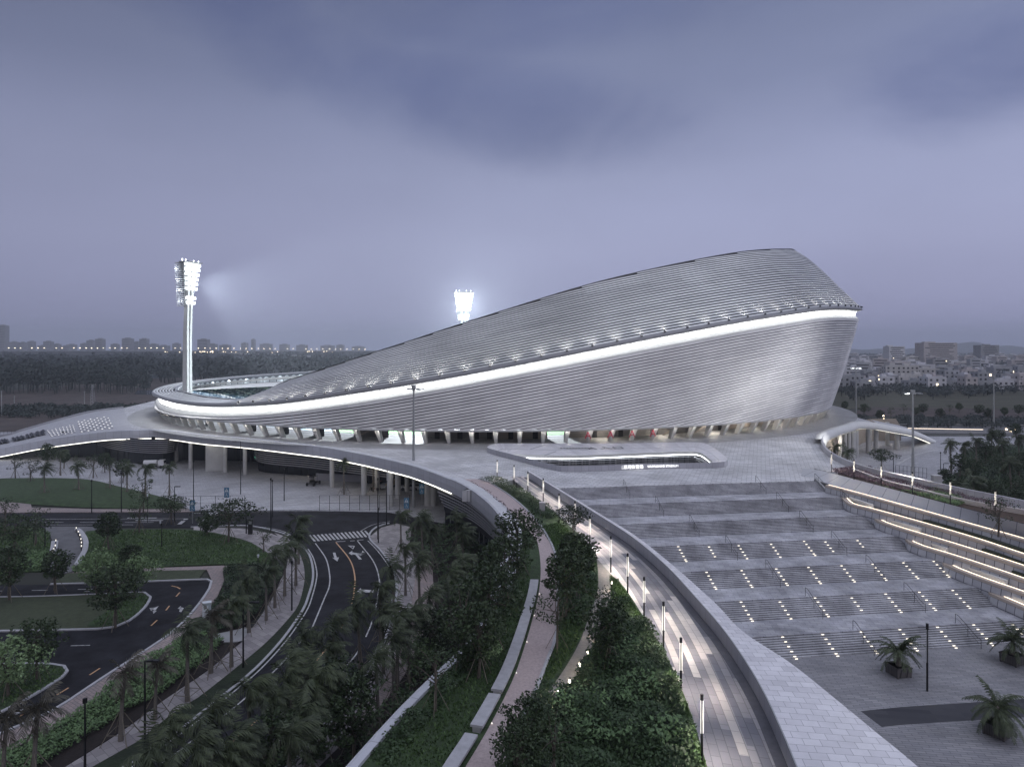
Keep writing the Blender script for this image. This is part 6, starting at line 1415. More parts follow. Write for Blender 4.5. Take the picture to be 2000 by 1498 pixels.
TB_ = [(2, 1010, 1045, 1.05, 'large dark tree at the start of the pink path beside the curved parapet'), (0, 985, 1100, 1.05, 'dark tree hiding the end of the curved parapet'), (2, 955, 1165, 1.05, 'dark dense tree over the white wall'), (7, 905, 1200, .9, 'tall thin dark tree between the grove and the lawn'), (0, 935, 1235, .9, 'dark tree at the top of the left berm lawn'), (3, 945, 1262, .5, 'small yellowish bushy tree on the left berm lawn'), (5, 1120, 1012, .72, 'small spreading dark tree beside the lamp posts and the walkway'), (1, 1125, 1095, 1.15, 'dark tree in the hedge between the two paths'), (0, 1105, 1125, 1.0, 'dense dark tree beside the pink path bend'), (8-1, 1088, 1190, .72, 'slender tree with a pale crown at the fork of the paths'), (4, 1185, 1190, .8, 'sparse tree beside the branch path bollards'), (1, 1190, 1225, .9, 'dark shrubby tree above the large hedge'), (0, 1030, 1420, .7, 'leafy tree at the bottom over the pink path'), (2, 1010, 1475, .62, 'dark leafy tree at the bottom edge over the pink path'), (7, 1080, 1440, .6, 'thin tree at the bottom between the pink path and hedge'), (4, 850, 1310, .75, 'slim tree standing on the left berm lawn by the wall'), (6, 915, 1010+270, .5, 'little staked sapling on the left berm lawn')]
for idx, x, y, s, l_ in TB_: put_tree(idx, x, y, l_, s, 9.06, 'trees on the left berm')
for i, (idx, x, y, s) in enumerate([(0, 1875, 905, 1.1), (2, 1925, 880, 1.15), (5, 1960, 905, 1.1), (2, 1990, 905, 1.1), (1, 1905, 985, 1.0), (0, 1940, 960, 1.0), (5, 1985, 950, 1.0), (4, 1970, 1000, 1.0), (2, 1900, 915, 1.0), (6, 1885, 950, 1.0), (2, 1950, 855, 1.1), (1, 1985, 840, 1.1), (6, 1920, 950, 1.0), (6, 1845, 925, .8), (1, 1985, 980, 1.1)]):
    put_tree(idx, x, y, 'dark bushy tree in the planting at far right, %s counted from its left end' % ordw([2, 7, 10, 14, 4, 8, 12, 11, 3, 1, 9, 13, 6, 0, 5][i]), s, group='dark trees at far right')
put_tree(5, 1722, 893, 'feathery spreading tree in the right hand court behind the parapet', 1.05, group='trees in the right hand court')
put_tree(4, 1950, 1000, 'half bare tree in the right flower bed at the frame edge', 0.9, 9.0, 'trees on the right berm')
for i, (x, y) in enumerate([(1790, 812), (1803, 806), (1836, 815), (1855, 806), (1873, 803), (1912, 808), (1930, 815), (1740, 812), (1718, 818), (1688, 806), (1650, 800), (1765, 805), (1962, 812), (1990, 808)]):
    put_tree([1, 2, 0, 4][i % 4], x, y-8, 'small roadside tree beyond the right ramp, %s in the row' % ordw(i), 1.0, group='roadside trees beyond the right ramp')
for idx in range(len(trees)):
    if id(trees[idx]) not in used: put_tree(idx, 1935, 930, 'dark tree deep in the planting at far right', 1.1)
for idx in range(len(palms)):
    if id(palms[idx]) not in used: put_palm(1900, 900, 'palm deep in the planting at far right', idx=idx)
# feather palms in planters
def date_palm(seed):
    rnd = random.Random(seed); g = MB()
    for i in range(30):
        az = i*2.399; el = radians(rnd.uniform(5, 78)); frond(g, (0, 0, 2.05), az, el, rnd.uniform(2.1, 2.8), rnd, wind=(0.08, 0), nl=26, droop=1.1, ll=.40, lw=.05)
    return g
def planter(px, py, seed, label):
    q = P(px, py, 0.02); r = empty('potted_palm', q, rz=0.14+0.1*seed, label=label, cat='potted palm', group='palms in square planters on the lower plaza')
    r.rotation_euler = (0, 0, 0)
    def mk_(g, n, m):
        for i, v in enumerate(g.v): g.v[i] = (v[0]+q.x, v[1]+q.y, v[2]+q.z)
        return g.build(n, m, r)
    a = .2*seed; g = MB(); g.box((0, 0, .44), (1.5, 1.5, .78), a, 1.04); mk_(g, 'planter', M['pot']); g = MB()
    for s in (-1, 1):
        for t in (-1, 1): g.box((.68*s*cos(a)-.68*t*sin(a), .68*s*sin(a)+.68*t*cos(a), .04), (.14, .14, .09), a)
    mk_(g, 'foot', M['darkmetal'])
    g = MB()
    for s in (-1, 1): g.box((0.74*s*cos(a), .74*s*sin(a), .86), (.14, 1.62, .09), a); g.box((-0.74*s*sin(a), .74*s*cos(a), .865), (1.62, .14, .09), a)
    mk_(g, 'rim', M['pot'])
    g = MB(); g.box((0, 0, .80), (1.34, 1.34, .06), a); mk_(g, 'soil', M['soil'])
    g = MB(); g.tube([(0, 0, .8), (0, 0, 1.5), (0, 0, 2.2)], [.26, .20, .15], 10); mk_(g, 'trunk', M['palmbark'])
    mk_(date_palm(seed), 'crown', M['palm'])
planter(1755, 1317, 1, 'potted feather palm in a square planter, nearest the stairs, left one')
planter(1978, 1294, 2, 'potted feather palm in a square planter cut by the right frame edge')
planter(1948, 1434, 3, 'potted feather palm in a square planter, the closest to the camera')

# ------------------------------------------------------------------ hedges and ground cover
def scatter(name, poly, z, h, dens, size, m, label, cat, seed=1, lump=0.35, kind='stuff', hfun=None, flat=False):
    rnd = random.Random(seed); xs = [p.x for p in poly]; ys = [p.y for p in poly]; A = abs(area2([Vector((p.x, p.y, 0)) for p in poly])); n = int(A*dens); g = MB(); k = 0; tries = 0
    while k < n and tries < n*12:
        tries += 1; x = rnd.uniform(min(xs), max(xs)); y = rnd.uniform(min(ys), max(ys))
        if not inside(x, y, poly): continue
        hh = h*(1-lump*0.5+lump*(sin(x*1.7+seed)*cos(y*1.3)+sin(x*.63+y*.9+seed*2)*.7)*.6) 
        zz = z+hh*(rnd.random()**.45); sz = size*rnd.uniform(.6, 1.35); a = rnd.uniform(0, 2*pi); ti = rnd.uniform(-.9, .9)
        if flat: # upright blades
            w = sz*.18; dx, dy = cos(a)*w, sin(a)*w; g.tri((x-dx, y-dy, z), (x+dx, y+dy, z), (x+rnd.uniform(-.4, .4)*sz, y+rnd.uniform(-.4, .4)*sz, z+h*rnd.uniform(.6, 1.3)))
        else:
            u = Vector((cos(a)*cos(ti), sin(a)*cos(ti), sin(ti))); v = Vector((-sin(a), cos(a), rnd.uniform(-.6, .6))).normalized(); p = Vector((x, y, zz))
            g.quad(p-u*sz*.5, p+v*sz*.3, p+u*sz*.5, p-v*sz*.3)
        k += 1
    return g.build(name, m, None, label=label, cat=cat, kind=kind)
def hp(px, z=9.0, st=1.5): return spline(PP(px, z), st, True)
H = {}
h1 = hp([(0, 1470), (100, 1421), (185, 1366), (225, 1330), (270, 1298), (330, 1262), (350, 1250), (400, 1240), (438, 1248), (430, 1262), (370, 1312), (300, 1362), (250, 1388), (75, 1496), (-60, 1570), (-90, 1520)], .3)
slab('planting_bed', h1, 0.14, 0.1, M['soil'], kind='structure')
scatter('hedge', h1, .12, .75, 120, .24, M['hedge_light'], 'long pale green hedge between the pink footpath and the dark soil bed', 'hedge', 1)
h2 = hp([(440, 1108), (500, 1104), (540, 1102), (555, 1112), (545, 1135), (525, 1165), (500, 1200), (470, 1224), (412, 1236), (378, 1246), (385, 1215), (421, 1174), (438, 1138)], .3)
slab('planting_bed', h2, 0.14, 0.1, M['soil'], kind='structure')
scatter('hedge', h2, .12, .8, 70, .26, M['hedge'], 'dark green shrub bed beside the brick walkway and palms', 'hedge', 2)
pslab('soil_bed', [(300, 1362), (370, 1312), (430, 1262), (476, 1250), (412, 1303), (322, 1364), (240, 1425), (127, 1496), (40, 1560), (-60, 1570), (75, 1496), (250, 1388)], 0.13, 0.1, M['soil'], kind='structure')
h3 = hp([(934, 940), (972, 939), (1002, 953), (1030, 968), (1062, 990), (1090, 1010), (1082, 1016), (1060, 1012), (1030, 990), (985, 960), (950, 942)])
scatter('hedge', h3, 9, .85, 90, .22, M['hedge'], 'rounded dark hedge between the far end of the walkway and the pink path', 'hedge', 3)
hpur = [p+n*1.7 for p, n in zip(EDGE, offset_dir(EDGE)) if 81 < p.y < 108]; hpin = [p for p in PAL if 79 < p.y < 110]
scatter('flower_hedge', hpur+hpin[::-1], 9, .55, 80, .22, M['hedge_purple'], 'narrow reddish planting strip between the white parapet and the pink path', 'flower bed', 4)
h5 = hp([(1055, 1028), (1090, 1022), (1115, 1040), (1142, 1075), (1163, 1096), (1166, 1150), (1150, 1200), (1132, 1250), (1100, 1300), (1075, 1330), (1060, 1330), (1070, 1292), (1087, 1240), (1090, 1170), (1090, 1115), (1080, 1070)])
scatter('grass', h5, 9.04, .16, 90, .3, M['grassblade'], 'rough green grass between the pink path and the branch path', 'grass', 5, flat=True)
h5b = hp([(1092, 1080), (1142, 1080), (1164, 1100), (1164, 1160), (1138, 1225), (1110, 1225), (1094, 1170)])
scatter('shrubbery', h5b, 9.04, 1.2, 75, .26, M['hedge'], 'dark shrub mass between pink path and branch path', 'shrubs', 6, lump=.8)
h6 = hp([(1196, 1195), (1215, 1185), (1232, 1200), (1262, 1215), (1290, 1270), (1318, 1330), (1333, 1375), (1350, 1430), (1364, 1490), (1380, 1600), (960, 1600), (985, 1500), (1022, 1400), (1050, 1362), (1090, 1372), (1115, 1345), (1150, 1290), (1175, 1240)])
scatter('shrubbery', h6, 9.04, 1.15, 150, .22, M['hedge'], 'large dense dark green hedge mass left of the striped walkway', 'shrubs', 7, lump=.7)
for j_, (cx_, cy_, rx_, ry_) in enumerate([(1215, 1290, 40, 22), (1130, 1400, 60, 26), (1240, 1370, 45, 28), (1180, 1460, 70, 24), (1060, 1470, 45, 20), (1300, 1455, 40, 30)]):
    scatter('shrub_patch', hp([(cx_+rx_*cos(a)*(1+.25*sin(3*a+j_)), cy_+ry_*sin(a)) for a in np.linspace(0, 2*pi, 9)[:-1]]), 9.5, .95, 55, .24, M['hedge_light'], 'paler green patch of shrubs within the large dark hedge mass', 'shrubs', 40+j_, lump=.6)
h7 = hp([(1192, 1125), (1206, 1132), (1219, 1152), (1240, 1186), (1252, 1202), (1262, 1215), (1232, 1200), (1210, 1185), (1196, 1180), (1193, 1150)])
scatter('grass', h7, 9.04, .16, 160, .3, M['grassblade'], 'narrow green grass wedge beside the lamp posts and walkway', 'grass', 8, flat=True)
h8 = hp([(1380, 1500), (1366, 1490), (1350, 1430), (1334, 1372), (1318, 1325), (1290, 1268), (1262, 1212), (1254, 1202), (1297, 1278), (1328, 1342), (1343, 1380), (1376, 1490), (1400, 1560)])
scatter('grass', h8, 9.04, .22, 220, .3, M['grassblade'], 'ragged grass edge of the big hedge along the striped walkway', 'grass', 9, flat=True)
lw_ = [p+n*1.0 for p, n in zip(EDGE, offset_dir(EDGE)) if 34 < p.y < 80]; li = [p-n*1.0 for p, n in zip(PAL, offset_dir(PAL)) if 34 < p.y < 80]
scatter('grass', lw_+li[::-1], 9.06, .14, 60, .3, M['grassblade'], 'short green lawn between the white wall and the long benches', 'grass', 10, flat=True)
wh = [p+n*0.6 for p, n in zip(EDGE, offset_dir(EDGE)) if 34 < p.y < 62]; wi = [p+n*2.1 for p, n in zip(EDGE, offset_dir(EDGE)) if 34 < p.y < 62]
scatter('hedge', wh+wi[::-1], 9.0, .6, 110, .22, M['hedge'], 'dark low hedge against the inside of the white wall', 'hedge', 11, lump=.9)
# right berm beds
h9 = hp([(1624, 921), (1660, 915), (1700, 928), (1760, 946), (1800, 958), (1830, 962), (1800, 968), (1770, 962), (1700, 943), (1650, 930)])
scatter('flower_hedge', h9, 9, .6, 60, .25, M['hedge_purple'], 'purple flowering bed above the sloping panel strip on the right', 'flower bed', 12)
h10 = hp([(1700, 944), (1770, 962), (1830, 958), (1880, 977), (1884, 985), (1870, 990), (1850, 984), (1780, 966)])
scatter('hedge', h10, 9, .5, 80, .25, M['hedge_light'], 'green hedge section in the right hand bed', 'hedge', 13)
h11 = hp([(1672, 912), (1700, 915), (1770, 936), (1830, 955), (1900, 973), (2000, 998), (2100, 1020), (2100, 1030), (1990, 1003), (1900, 983), (1800, 955), (1720, 932)])
scatter('flower_hedge', h11, 9, .5, 50, .25, M['hedge_purple'], 'dark reddish planting between the low lit wall and the outer parapet', 'flower bed', 14)
slab('soil_bed', [p+Vector((-.2, 0, 0)) for p in PANEL_UP if 30 < p.y < 116] + PP([(2300, 1075), (2000, 1004), (1900, 984), (1800, 957), (1720, 934), (1665, 918), (1640, 914)], 9), 9.03, .1, mat('red_soil', (0.050, 0.032, 0.026), .95, var=.4, scale=2, bump=.8), kind='structure')
# far right planting floor
pslab('planting_floor', [(1850, 935), (1880, 915), (1880, 880), (1900, 872), (2200, 866), (2200, 1060), (1900, 1010), (1810, 985), (1790, 965)], 0.2, .2, M['lawn_low'], kind='structure')
sc_pts = hp([(1852, 938), (1885, 912), (1890, 885), (2060, 880), (2100, 1020), (1900, 992), (1830, 970)], .2, 3)
scatter('undergrowth', sc_pts, .2, 1.3, 12, .5, M['hedge'], 'dark undergrowth beneath the trees at far right', 'undergrowth', 15, lump=.9)
# undergrowth in the palm grove
sc_pts = hp([(800, 1035), (960, 1035), (985, 1120), (950, 1180), (880, 1300), (780, 1420), (640, 1560), (560, 1560), (700, 1440), (790, 1330), (850, 1230), (855, 1130), (820, 1090)], .2, 3)
scatter('undergrowth', sc_pts, .18, .8, 16, .4, M['hedge'], 'dark undergrowth beneath the palm grove', 'undergrowth', 16, lump=.9)
for nm_, px_, sd_ in (('big lawn in the middle', [(172, 1040), (200, 1036), (370, 1036), (470, 1054), (510, 1072), (536, 1092), (540, 1104), (500, 1100), (437, 1100), (290, 1105), (162, 1112), (165, 1092), (172, 1072)], 21), ('left lawn by the curved drive', [(-60, 1033), (84, 1033), (96, 1058), (102, 1072), (96, 1088), (80, 1112), (-60, 1118)], 22), ('parking island lawn', [(262, 1163), (284, 1162), (289, 1168), (276, 1190), (250, 1210), (200, 1222), (176, 1222), (205, 1198), (240, 1176)], 23), ('lower parking island lawn', [(-50, 1302), (50, 1300), (98, 1301), (122, 1305), (127, 1313), (116, 1324), (60, 1358), (0, 1388), (-50, 1410)], 24)):
    scatter('grass', hp(px_, .15), .14, .18, 22, .45, M['grassblade'], 'dark green grass of the '+nm_, 'grass', sd_, flat=True)
scatter('shrubbery', hp([(40, 1085), (90, 1080), (96, 1092), (86, 1106), (60, 1114), (30, 1114)], .15), .12, .6, 60, .24, M['hedge_light'], 'pale low shrubs left of the curved drive', 'shrubs', 25)
scatter('shrubbery', hp([(-40, 1075), (15, 1078), (15, 1112), (-40, 1114)], .15), .12, .8, 50, .26, M['hedge'], 'dark shrubs at the left frame edge', 'shrubs', 26)

# ------------------------------------------------------------------ far country: woods, fields, village, skyline, haze
def crowns(name, items, m, label, cat, seed, per=70, kind='stuff', quad=1.0):
    rnd = random.Random(seed); g = MB()
    for (x, y, z0, h, R) in items:
        g.tube([(x, y, z0), (x, y, z0+h*.6)], R*.05+.05, 4, cap=False)
        for _ in range(per):
            th = rnd.uniform(0, 2*pi); u = rnd.uniform(-1, 1); k = rnd.uniform(.5, 1.05); s = sqrt(1-u*u); p = Vector((x+R*k*s*cos(th), y+R*k*s*sin(th), z0+h*.66+u*h*.36*k)); sz = R*.36*quad*rnd.uniform(.6, 1.3)
            a = Vector((rnd.gauss(0, 1), rnd.gauss(0, 1), rnd.gauss(0, .8))).normalized(); b = a.orthogonal().normalized()
            g.quad(p-a*sz*.6, p+b*sz*.42, p+a*sz*.6, p-b*sz*.42)
    return g.build(name, m, None, label=label, cat=cat, kind=kind)
rf = random.Random(31)
it = []
for _ in range(330):
    x = rf.uniform(-420, -198); y = rf.uniform(462, 540)+ (x+200)*-.02
    if 1000+F*x/y > 292: continue
    it.append((x, y, 0, rf.uniform(15, 19.5) if 1000+F*x/y < 240 else rf.uniform(11, 16), rf.uniform(3, 4.6)))
crowns('woodland', it, M['forest'], 'dark wall of tall trees beyond the left ramp', 'woodland', 1, per=90)
it = []
for _ in range(900):
    y = 620+1150*rf.random()**1.6; px = rf.uniform(-120, 900); 
    it.append(((px-1000)/F*y, y, 0, rf.uniform(10, 17)*(1+y/2600), rf.uniform(5, 8)*(1+y/1500)))
crowns('woodland', it, M['forest'], 'bluish far forest stretching behind the stadium on the left', 'woodland', 2, per=42)
it = []
for _ in range(260):
    y = rf.uniform(405, 540); px = rf.uniform(1560, 2100); it.append(((px-1000)/F*y, y, 0, rf.uniform(3.5, 6.5), rf.uniform(2.6, 4.4)))
it = [t for t in it if t[1] > 440 or rf.random() < .25]
crowns('woodland', it, M['forest'], 'belt of dark bushes and trees in front of the village', 'woodland', 3, per=60)
it = []
for _ in range(260):
    y = rf.uniform(600, 3200); px = rf.uniform(1500, 2150); it.append(((px-1000)/F*y, y, 0, rf.uniform(7, 11)*(1+y/4000), rf.uniform(4, 7)*(1+y/1600)))
crowns('woodland', it, M['forest'], 'scattered dark trees among the village houses', 'woodland', 4, per=34)
it = []
for _ in range(260):
    y = rf.uniform(300, 345); px = rf.uniform(-60, 290); it.append(((px-1000)/F*y, y, 0, rf.uniform(2, 4.2), rf.uniform(1.6, 3)))
crowns('scrub', it, M['forest'], 'dark scrub at the near side of the brown field on the left', 'scrub', 5, per=34)
it = []
for _ in range(160):
    y = rf.uniform(262, 296); px = rf.uniform(1600, 2080); it.append(((px-1000)/F*y, y, 0, rf.uniform(1.5, 3.2), rf.uniform(1.6, 2.8)))
crowns('scrub', it, M['forest'], 'low dark scrub along the road beyond the right ramp', 'scrub', 6, per=30)
pslab('brown_field', [(-400, 800), (-400, 764), (0, 764), (290, 740), (420, 735), (420, 840), (0, 845), (-400, 850)], 0.05, .1, M['brownfield'], kind='structure')
pslab('field', [(1560, 765), (2300, 765), (2300, 812), (1900, 800), (1560, 798)], 0.05, .1, M['field'], kind='structure')
pslab('brown_field', [(1640, 812), (1700, 795), (1850, 797), (2000, 800), (2300, 808), (2300, 822), (1900, 815)], 0.08, .1, M['brownfield'], kind='structure')
for px_ in ([(284, 733), (350, 733), (352, 738), (286, 739)], [(268, 762), (300, 762), (300, 771), (262, 770)], [(405, 716), (460, 714), (470, 718), (410, 720)], [(470, 708), (520, 706), (530, 709), (480, 711)]): pslab('pond', px_, 0.12, .1, M['pond'], kind='structure')
pslab('far_road', [(1660, 842), (1720, 845), (2300, 852), (2300, 834), (1720, 832), (1660, 828)], 0.06, .1, M['drive'], kind='structure')
for yy in (842, 848): 
    mb = line(PP([(1700, yy), (2000, yy+2)], .1), .4, z=.1); mb.build('road_marking', M['paint'], kind='structure')
g = MB(); g.tube([P(1745, 836, .9), P(1800, 837, .9), P(1920, 839, .9)], .12, 4); g.build('light_trail_rail', M['ledw'], label='warm glowing roadside rail beyond the right ramp', cat='railing')
g = MB(); g.tube([P(1690, 828, 1), P(2000, 830, 1)], .15, 4); g.build('guard_rail', M['pinkrail'] if 'pinkrail' in M else M['concrete'], label='pale guard rail along the road beyond the right ramp', cat='railing')
# utility poles on the left
for i, (x, yb, yt) in enumerate([(3, 812, 763), (28, 800, 773), (165, 798, 764), (181, 793, 751)]):
    q = P(x, yb, 0.05); H_ = (yb-yt)/F*q.y; r = empty('utility_pole' if i < 3 else 'lattice_tower', q, label=['tall pale utility pole at the left frame edge', 'short faint utility pole in the brown field', 'thin pale utility pole left of the lattice tower', 'pale lattice tower in the brown field behind the ramp'][i], cat='pole')
    g = MB()
    if i < 3: g.tube([q, q+Vector((0, 0, H_))], [.22, .14], 6); g.build('pole', M['galv'], r); g = MB(); g.box(q+Vector((0, 0, H_-.4)), (1.6, .1, .1)); g.build('crossarm', M['galv'], r)
    else:
        for s in (-1, 1):
            for t in (-1, 1): g.tube([q+Vector((.9*s, .9*t, 0)), q+Vector((.35*s, .35*t, H_))], .09, 4)
        for k in range(7): z = H_*k/7; w = .9-.55*k/7; g.tube([q+Vector((-w, -w, z)), q+Vector((w, -w, z+H_/7))], .06, 3); g.tube([q+Vector((w, -w, z)), q+Vector((-w, -w, z+H_/7))], .06, 3)
        g.build('lattice', M['galv'], r); g = MB(); g.box(q+Vector((0, 0, H_)), (3.4, .2, .2)); g.box(q+Vector((0, 0, H_-1.2)), (2.4, .2, .2)); g.build('crossarm', M['galv'], r)
# village houses -------------------------------------------------
def housemat(name, col):
    m, nt, b = nodes_of(name); N = nt.nodes; L = nt.links; tc = N.new('ShaderNodeTexCoord'); n = N.new('ShaderNodeTexNoise'); n.inputs['Scale'].default_value = .25; n.inputs['Detail'].default_value = 5; L.new(tc.outputs['Object'], n.inputs['Vector'])
    oi = N.new('ShaderNodeObjectInfo'); a = N.new('ShaderNodeMath'); a.operation = 'MULTIPLY_ADD'; L.new(n.outputs[0], a.inputs[0]); a.inputs[1].default_value = .4; a.inputs[2].default_value = .8
    mx = N.new('ShaderNodeVectorMath'); mx.operation = 'SCALE'; mx.inputs[0].default_value = col; L.new(a.outputs[0], mx.inputs['Scale']); L.new(mx.outputs[0], b.inputs['Base Color']); b.inputs['Roughness'].default_value = .8; return m
HM = [housemat('render_white', (.56, .56, .60)), housemat('render_grey', (.34, .35, .38)), housemat('render_pink', (.45, .42, .43)), housemat('render_dull', (.28, .28, .30)), housemat('render_cream', (.50, .49, .49))]
winm = mat('house_window', (0.02, 0.022, 0.03), .3, var=0); litm = mat('lit_window', (.8, .7, .5), .5, var=0, emit=(1, .82, .55), es=2.0)
def house(x, y, w, dpt, fl, m, rz, label, detail, nameparts=True, group='houses of the village on the right', lit=0, z0=0):
    H_ = fl*3.2; r = empty('house', (x, y, z0), rz, label=label, cat='house', group=group)
    def loc(px, py, pz): return (x+px*cos(rz)-py*sin(rz), y+px*sin(rz)+py*cos(rz), z0+pz)
    g = MB(); g.box(loc(0, 0, H_/2), (w, dpt, H_), rz); wall_ = g.build('wall', m, r)
    g = MB(); 
    for s in (-1, 1): g.box(loc(s*(w/2-.1), 0, H_+.4), (.2, dpt, .8), rz); g.box(loc(0, s*(dpt/2-.1), H_+.4), (w-.4, .2, .8), rz)
    g.box(loc(rf.uniform(-.25, .25)*w, rf.uniform(-.1, .2)*dpt, H_+1.3), (w*.32, dpt*.35, 2.6), rz)
    g.build('roof_parapet', m, r)
    nw = max(2, int(w/3.4)); facet = []
    for f in range(fl):
        for k in range(nw):
            if rf.random() < .12: continue
            px = -w/2+(k+.5)*w/nw; facet.append((px, -dpt/2-.04, f*3.2+1.75, (1.5, .12, 1.5), 0))
        for k in range(max(1, int(dpt/4.5))):
            py = -dpt/2+(k+.5)*dpt/max(1, int(dpt/4.5)); facet.append((-w/2-.04, py, f*3.2+1.75, (.12, 1.4, 1.4), 1))
    if detail:
        for i, (px, py, pz, s, sd) in enumerate(facet):
            g = MB(); g.box(loc(px, py, pz), s, rz); g.build('window', litm if rf.random() < lit else winm, wall_)
    else:
        for f in range(fl):
            g = MB(); g.box(loc(rf.uniform(-.06, .06)*w, 0, f*3.2+1.8), (w*rf.uniform(.55, .84), dpt+.12, 1.2), rz); g.build('window_band', winm, wall_)
        if rf.random() < lit*6: g = MB(); g.box(loc(rf.uniform(-.4, .4)*w, -dpt/2-.1, rf.randrange(fl)*3.2+1.75), (1.2, .14, 1.0), rz); g.build('lit_window', litm, r)
    return r
nH = 0
specials = [(1828, 1150, 60, 22, 13, 2, 'large pinkish apartment block towering over the village in the middle'), (1746, 1050, 26, 14, 11, 0, 'white and dark tower block above the village at left'), (1926, 1250, 36, 18, 12, 3, 'dark flat topped block above the village at right')]
for px, y, w, dpt, fl, mi, l_ in specials: house((px-1000)/F*y, y, w, dpt, fl, HM[mi], .1, l_, False, lit=.1)
rows_ = [(515, 26, 3), (548, 24, 3), (590, 24, 4), (645, 22, 4), (710, 20, 4), (800, 17, 5), (900, 16, 5), (1050, 14, 5), (1250, 12, 6), (1600, 11, 6)]
tone = ['white', 'grey', 'pinkish', 'dull dark', 'cream']
for ri, (y0, spacing, fl0) in enumerate(rows_):
    px = 1590+rf.uniform(0, 14)
    k = 0
    while px < 2040:
        y = y0+rf.uniform(-14, 14)*(1+ri*.4); w = rf.uniform(7, 15)*(1+ri*.12); fl = max(2, fl0+rf.choice([-2, -1, 0, 0, 0, 1])); mi = rf.choice([0, 0, 0, 1, 1, 2, 4, 3])
        x = (px-1000)/F*y; k += 1
        if rf.random() > .05:
            house(x, y, w, rf.uniform(9, 13), fl, HM[mi], rf.uniform(-.35, .25), '%s %s storey village house, %s row from the front, %s from left' % (tone[mi], ['', '', 'two', 'three', 'four', 'five', 'six', 'seven', 'eight', 'nine', 'ten'][fl], ['first', 'second', 'third', 'fourth', 'fifth', 'sixth', 'seventh', 'eighth', 'ninth', 'tenth'][ri], ordw(k-1)), ri < 3, lit=.02)
        px += (w+rf.uniform(0, 5))/y*F
# skyline on the left -------------------------------------------
slab('far_rise', [(-5200, 2350), (900, 2350), (1500, 6500), (-5200, 6500)], 26, 26.2, M['terrain'], kind='structure')
skyt = housemat('skyline_grey', (.20, .19, .20)); SK = [(6, 636, 16, 3300), (28, 668, 12, 3600), (45, 669, 8, 3600), (62, 667, 10, 3700), (95, 667, 14, 3500), (112, 672, 10, 3800), (140, 673, 16, 3900), (165, 671, 10, 3700), (178, 665, 12, 3600), (196, 662, 14, 3400), (250, 661, 18, 3500), (268, 668, 10, 3600), (282, 662, 14, 3500), (300, 672, 16, 3800), (398, 663, 20, 3400), (415, 672, 16, 3600), (440, 674, 20, 3700), (478, 670, 10, 3800), (495, 663, 5, 3600), (520, 672, 22, 3900), (556, 673, 18, 4000), (590, 674, 20, 4000), (640, 675, 26, 4100), (665, 674, 14, 4000), (700, 677, 24, 4200), (345, 671, 12, 3700), (320, 675, 20, 3700), (225, 672, 12, 3800), (130, 676, 20, 3600), (85, 675, 16, 3600)]
for i, (px, py, w, Y_) in enumerate(SK):
    zt = 30+(684-py)/F*Y_; x = (px-1000)/F*Y_; W_ = w/F*Y_; r = empty('tower_block', (x, Y_, 26), label='hazy tower block on the skyline, %s per cent across the picture' % round(px/20, 1) if i else 'tallest hazy tower block at the left frame edge of the skyline', cat='tower block', group='hazy tower blocks on the skyline')
    g = MB(); g.box((x, Y_, (zt+26)/2), (W_, 30, zt-26)); g.build('wall', skyt, r); g = MB(); g.box((x, Y_, zt+2), (W_*.5, 14, 4)); g.build('roof_housing', skyt, r)
    g = MB(); nf = max(1, int((zt-26)/12))
    for f in range(nf): g.box((x, Y_-15.2, 26+(f+.5)*(zt-26)/nf), (W_*.86, .4, 3.5))
    g.build('window_bands', winm, r)
lampm = mat('far_lamp', (.8, .7, .5), .5, var=0, emit=(1.0, .80, .55), es=7.0)
g = MB(); g.tube([(0, 0, 0), (0, 0, 11)], .25, 4); 
far0 = empty('far_street_lamp', (0, 0, 0), label='tiny glowing street lamp', cat='street lamp'); g.build('pole', M['galv'], far0); g = MB(); g.box((0, 0, 11.6), (2.0, 2.0, 1.4)); g.build('glowing_head', lampm, far0)
first = True; li_ = 0
for i in range(62):
    px = 5+i*11.6+rf.uniform(-1, 1)
    if rf.random() < .12: continue
    Y_ = 2420; zz = 26.0
    q = PY(px, Y_, zz+ (0 if px < 340 else (px-340)*-.012)); 
    r = far0 if first else dup(far0, q); r.location = q; first = False
    r['label'] = 'tiny glowing street lamp in the even string along the far skyline road'; r['group'] = 'street lamps on the far skyline road'; li_ += 1
for i in range(34):
    px = rf.gauss(385, 40) if i < 22 else rf.uniform(400, 760); Y_ = rf.uniform(1900, 2300); q = PY(px, Y_, 16); r = dup(far0, q, scale=rf.uniform(.6, .9)); r['label'] = 'small warm lamp in the loose cluster of far lights left of the stadium roof'; r['group'] = 'scattered far lights beyond the forest'
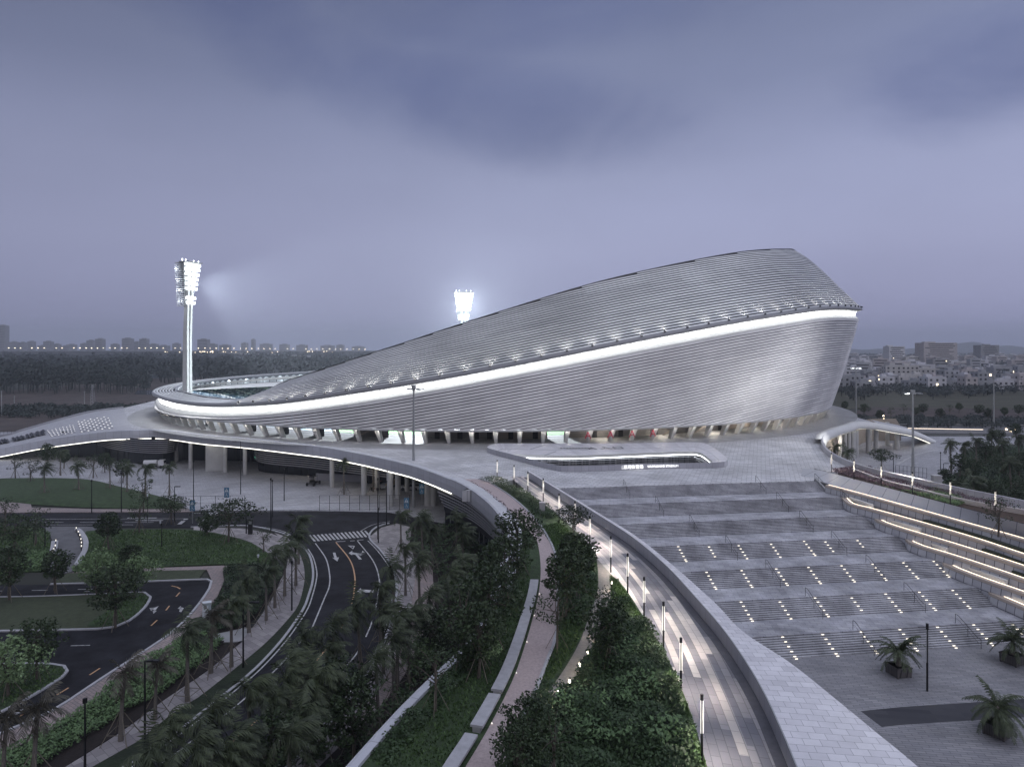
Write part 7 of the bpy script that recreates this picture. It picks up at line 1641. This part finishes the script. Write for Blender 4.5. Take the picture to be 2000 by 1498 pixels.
for i, (px, py, Y_) in enumerate([(1706, 727, 700), (1800, 735, 620), (1966, 838, 255), (1970, 845, 255), (1984, 840, 255), (1990, 846, 255), (1725, 812, 300), (1726, 818, 300), (1642, 720, 520), (1974, 842, 250)]):
    z = 30-(py-684)/F*Y_; q = PY(px, Y_, z-11.6*.25); r = dup(far0, q, scale=.25); r['label'] = 'small bright lamp in the country beyond the right ramp, %s listed from the left' % ordw(i); r['group'] = 'small lamps beyond the right ramp'
# viaduct
v = empty('viaduct', PY(600, 1500, 0), label='long faint elevated road crossing behind the forest', cat='viaduct'); g = MB(); sweep(g, spline([PY(430, 1700, 24), PY(560, 1450, 19), PY(700, 1300, 15), PY(900, 1200, 12)], 20), [(-6, -1.5), (6, -1.5), (6, 1), (-6, 1)]); g.build('deck', M['concrete'], v)
for px in range(440, 760, 14):
    q = PY(px, 1700-(px-430)*1.4 if px < 560 else 1450-(px-560)*1.05, 0); g = MB(); g.box((q.x, q.y, 8), (2.5, 2.5, 16)); g.build('pier', M['concrete'], v)
# low hills on the right horizon
hill = MB(); rows = [[], []]
pts = []
for i in range(60):
    px = 1640+i*9; h_ = 40+ 70*math.exp(-((px-1890)/60)**2)+25*math.exp(-((px-1990)/40)**2)+6*sin(i*.9); pts.append((px, h_))
for dy, k in ((-500, 0), (0, 1), (500, 0)): rows.append([PY(px, 6800+dy, h*k-.5) for px, h in pts])
hill.grid(rows[2:]); hill.build('hills', M['terrain'], kind='structure')

# ------------------------------------------------------------------ haze
bpy.context.view_layer.update()
def haze():
    m = bpy.data.materials.new('haze_air'); m.use_nodes = True; nt = m.node_tree; nt.nodes.clear(); o = nt.nodes.new('ShaderNodeOutputMaterial'); v = nt.nodes.new('ShaderNodeVolumePrincipled')
    v.inputs['Color'].default_value = (0.82, 0.88, 1.0, 1); v.inputs['Density'].default_value = HAZE; v.inputs['Anisotropy'].default_value = 0.0
    nt.links.new(v.outputs[0], o.inputs['Volume']); me = bpy.data.meshes.new('haze'); g = MB(); g.box((0, 0, 119.3), (16400, 16400, 241.5)); ob = g.build('haze', m, kind='stuff', label='thin evening haze over the whole place', cat='haze'); return ob
HAZE = 0.00017
haze()
print('faces', sum(len(o.data.polygons) for o in bpy.data.objects if o.type == 'MESH'), 'unique', sum(len(m.polygons) for m in bpy.data.meshes))
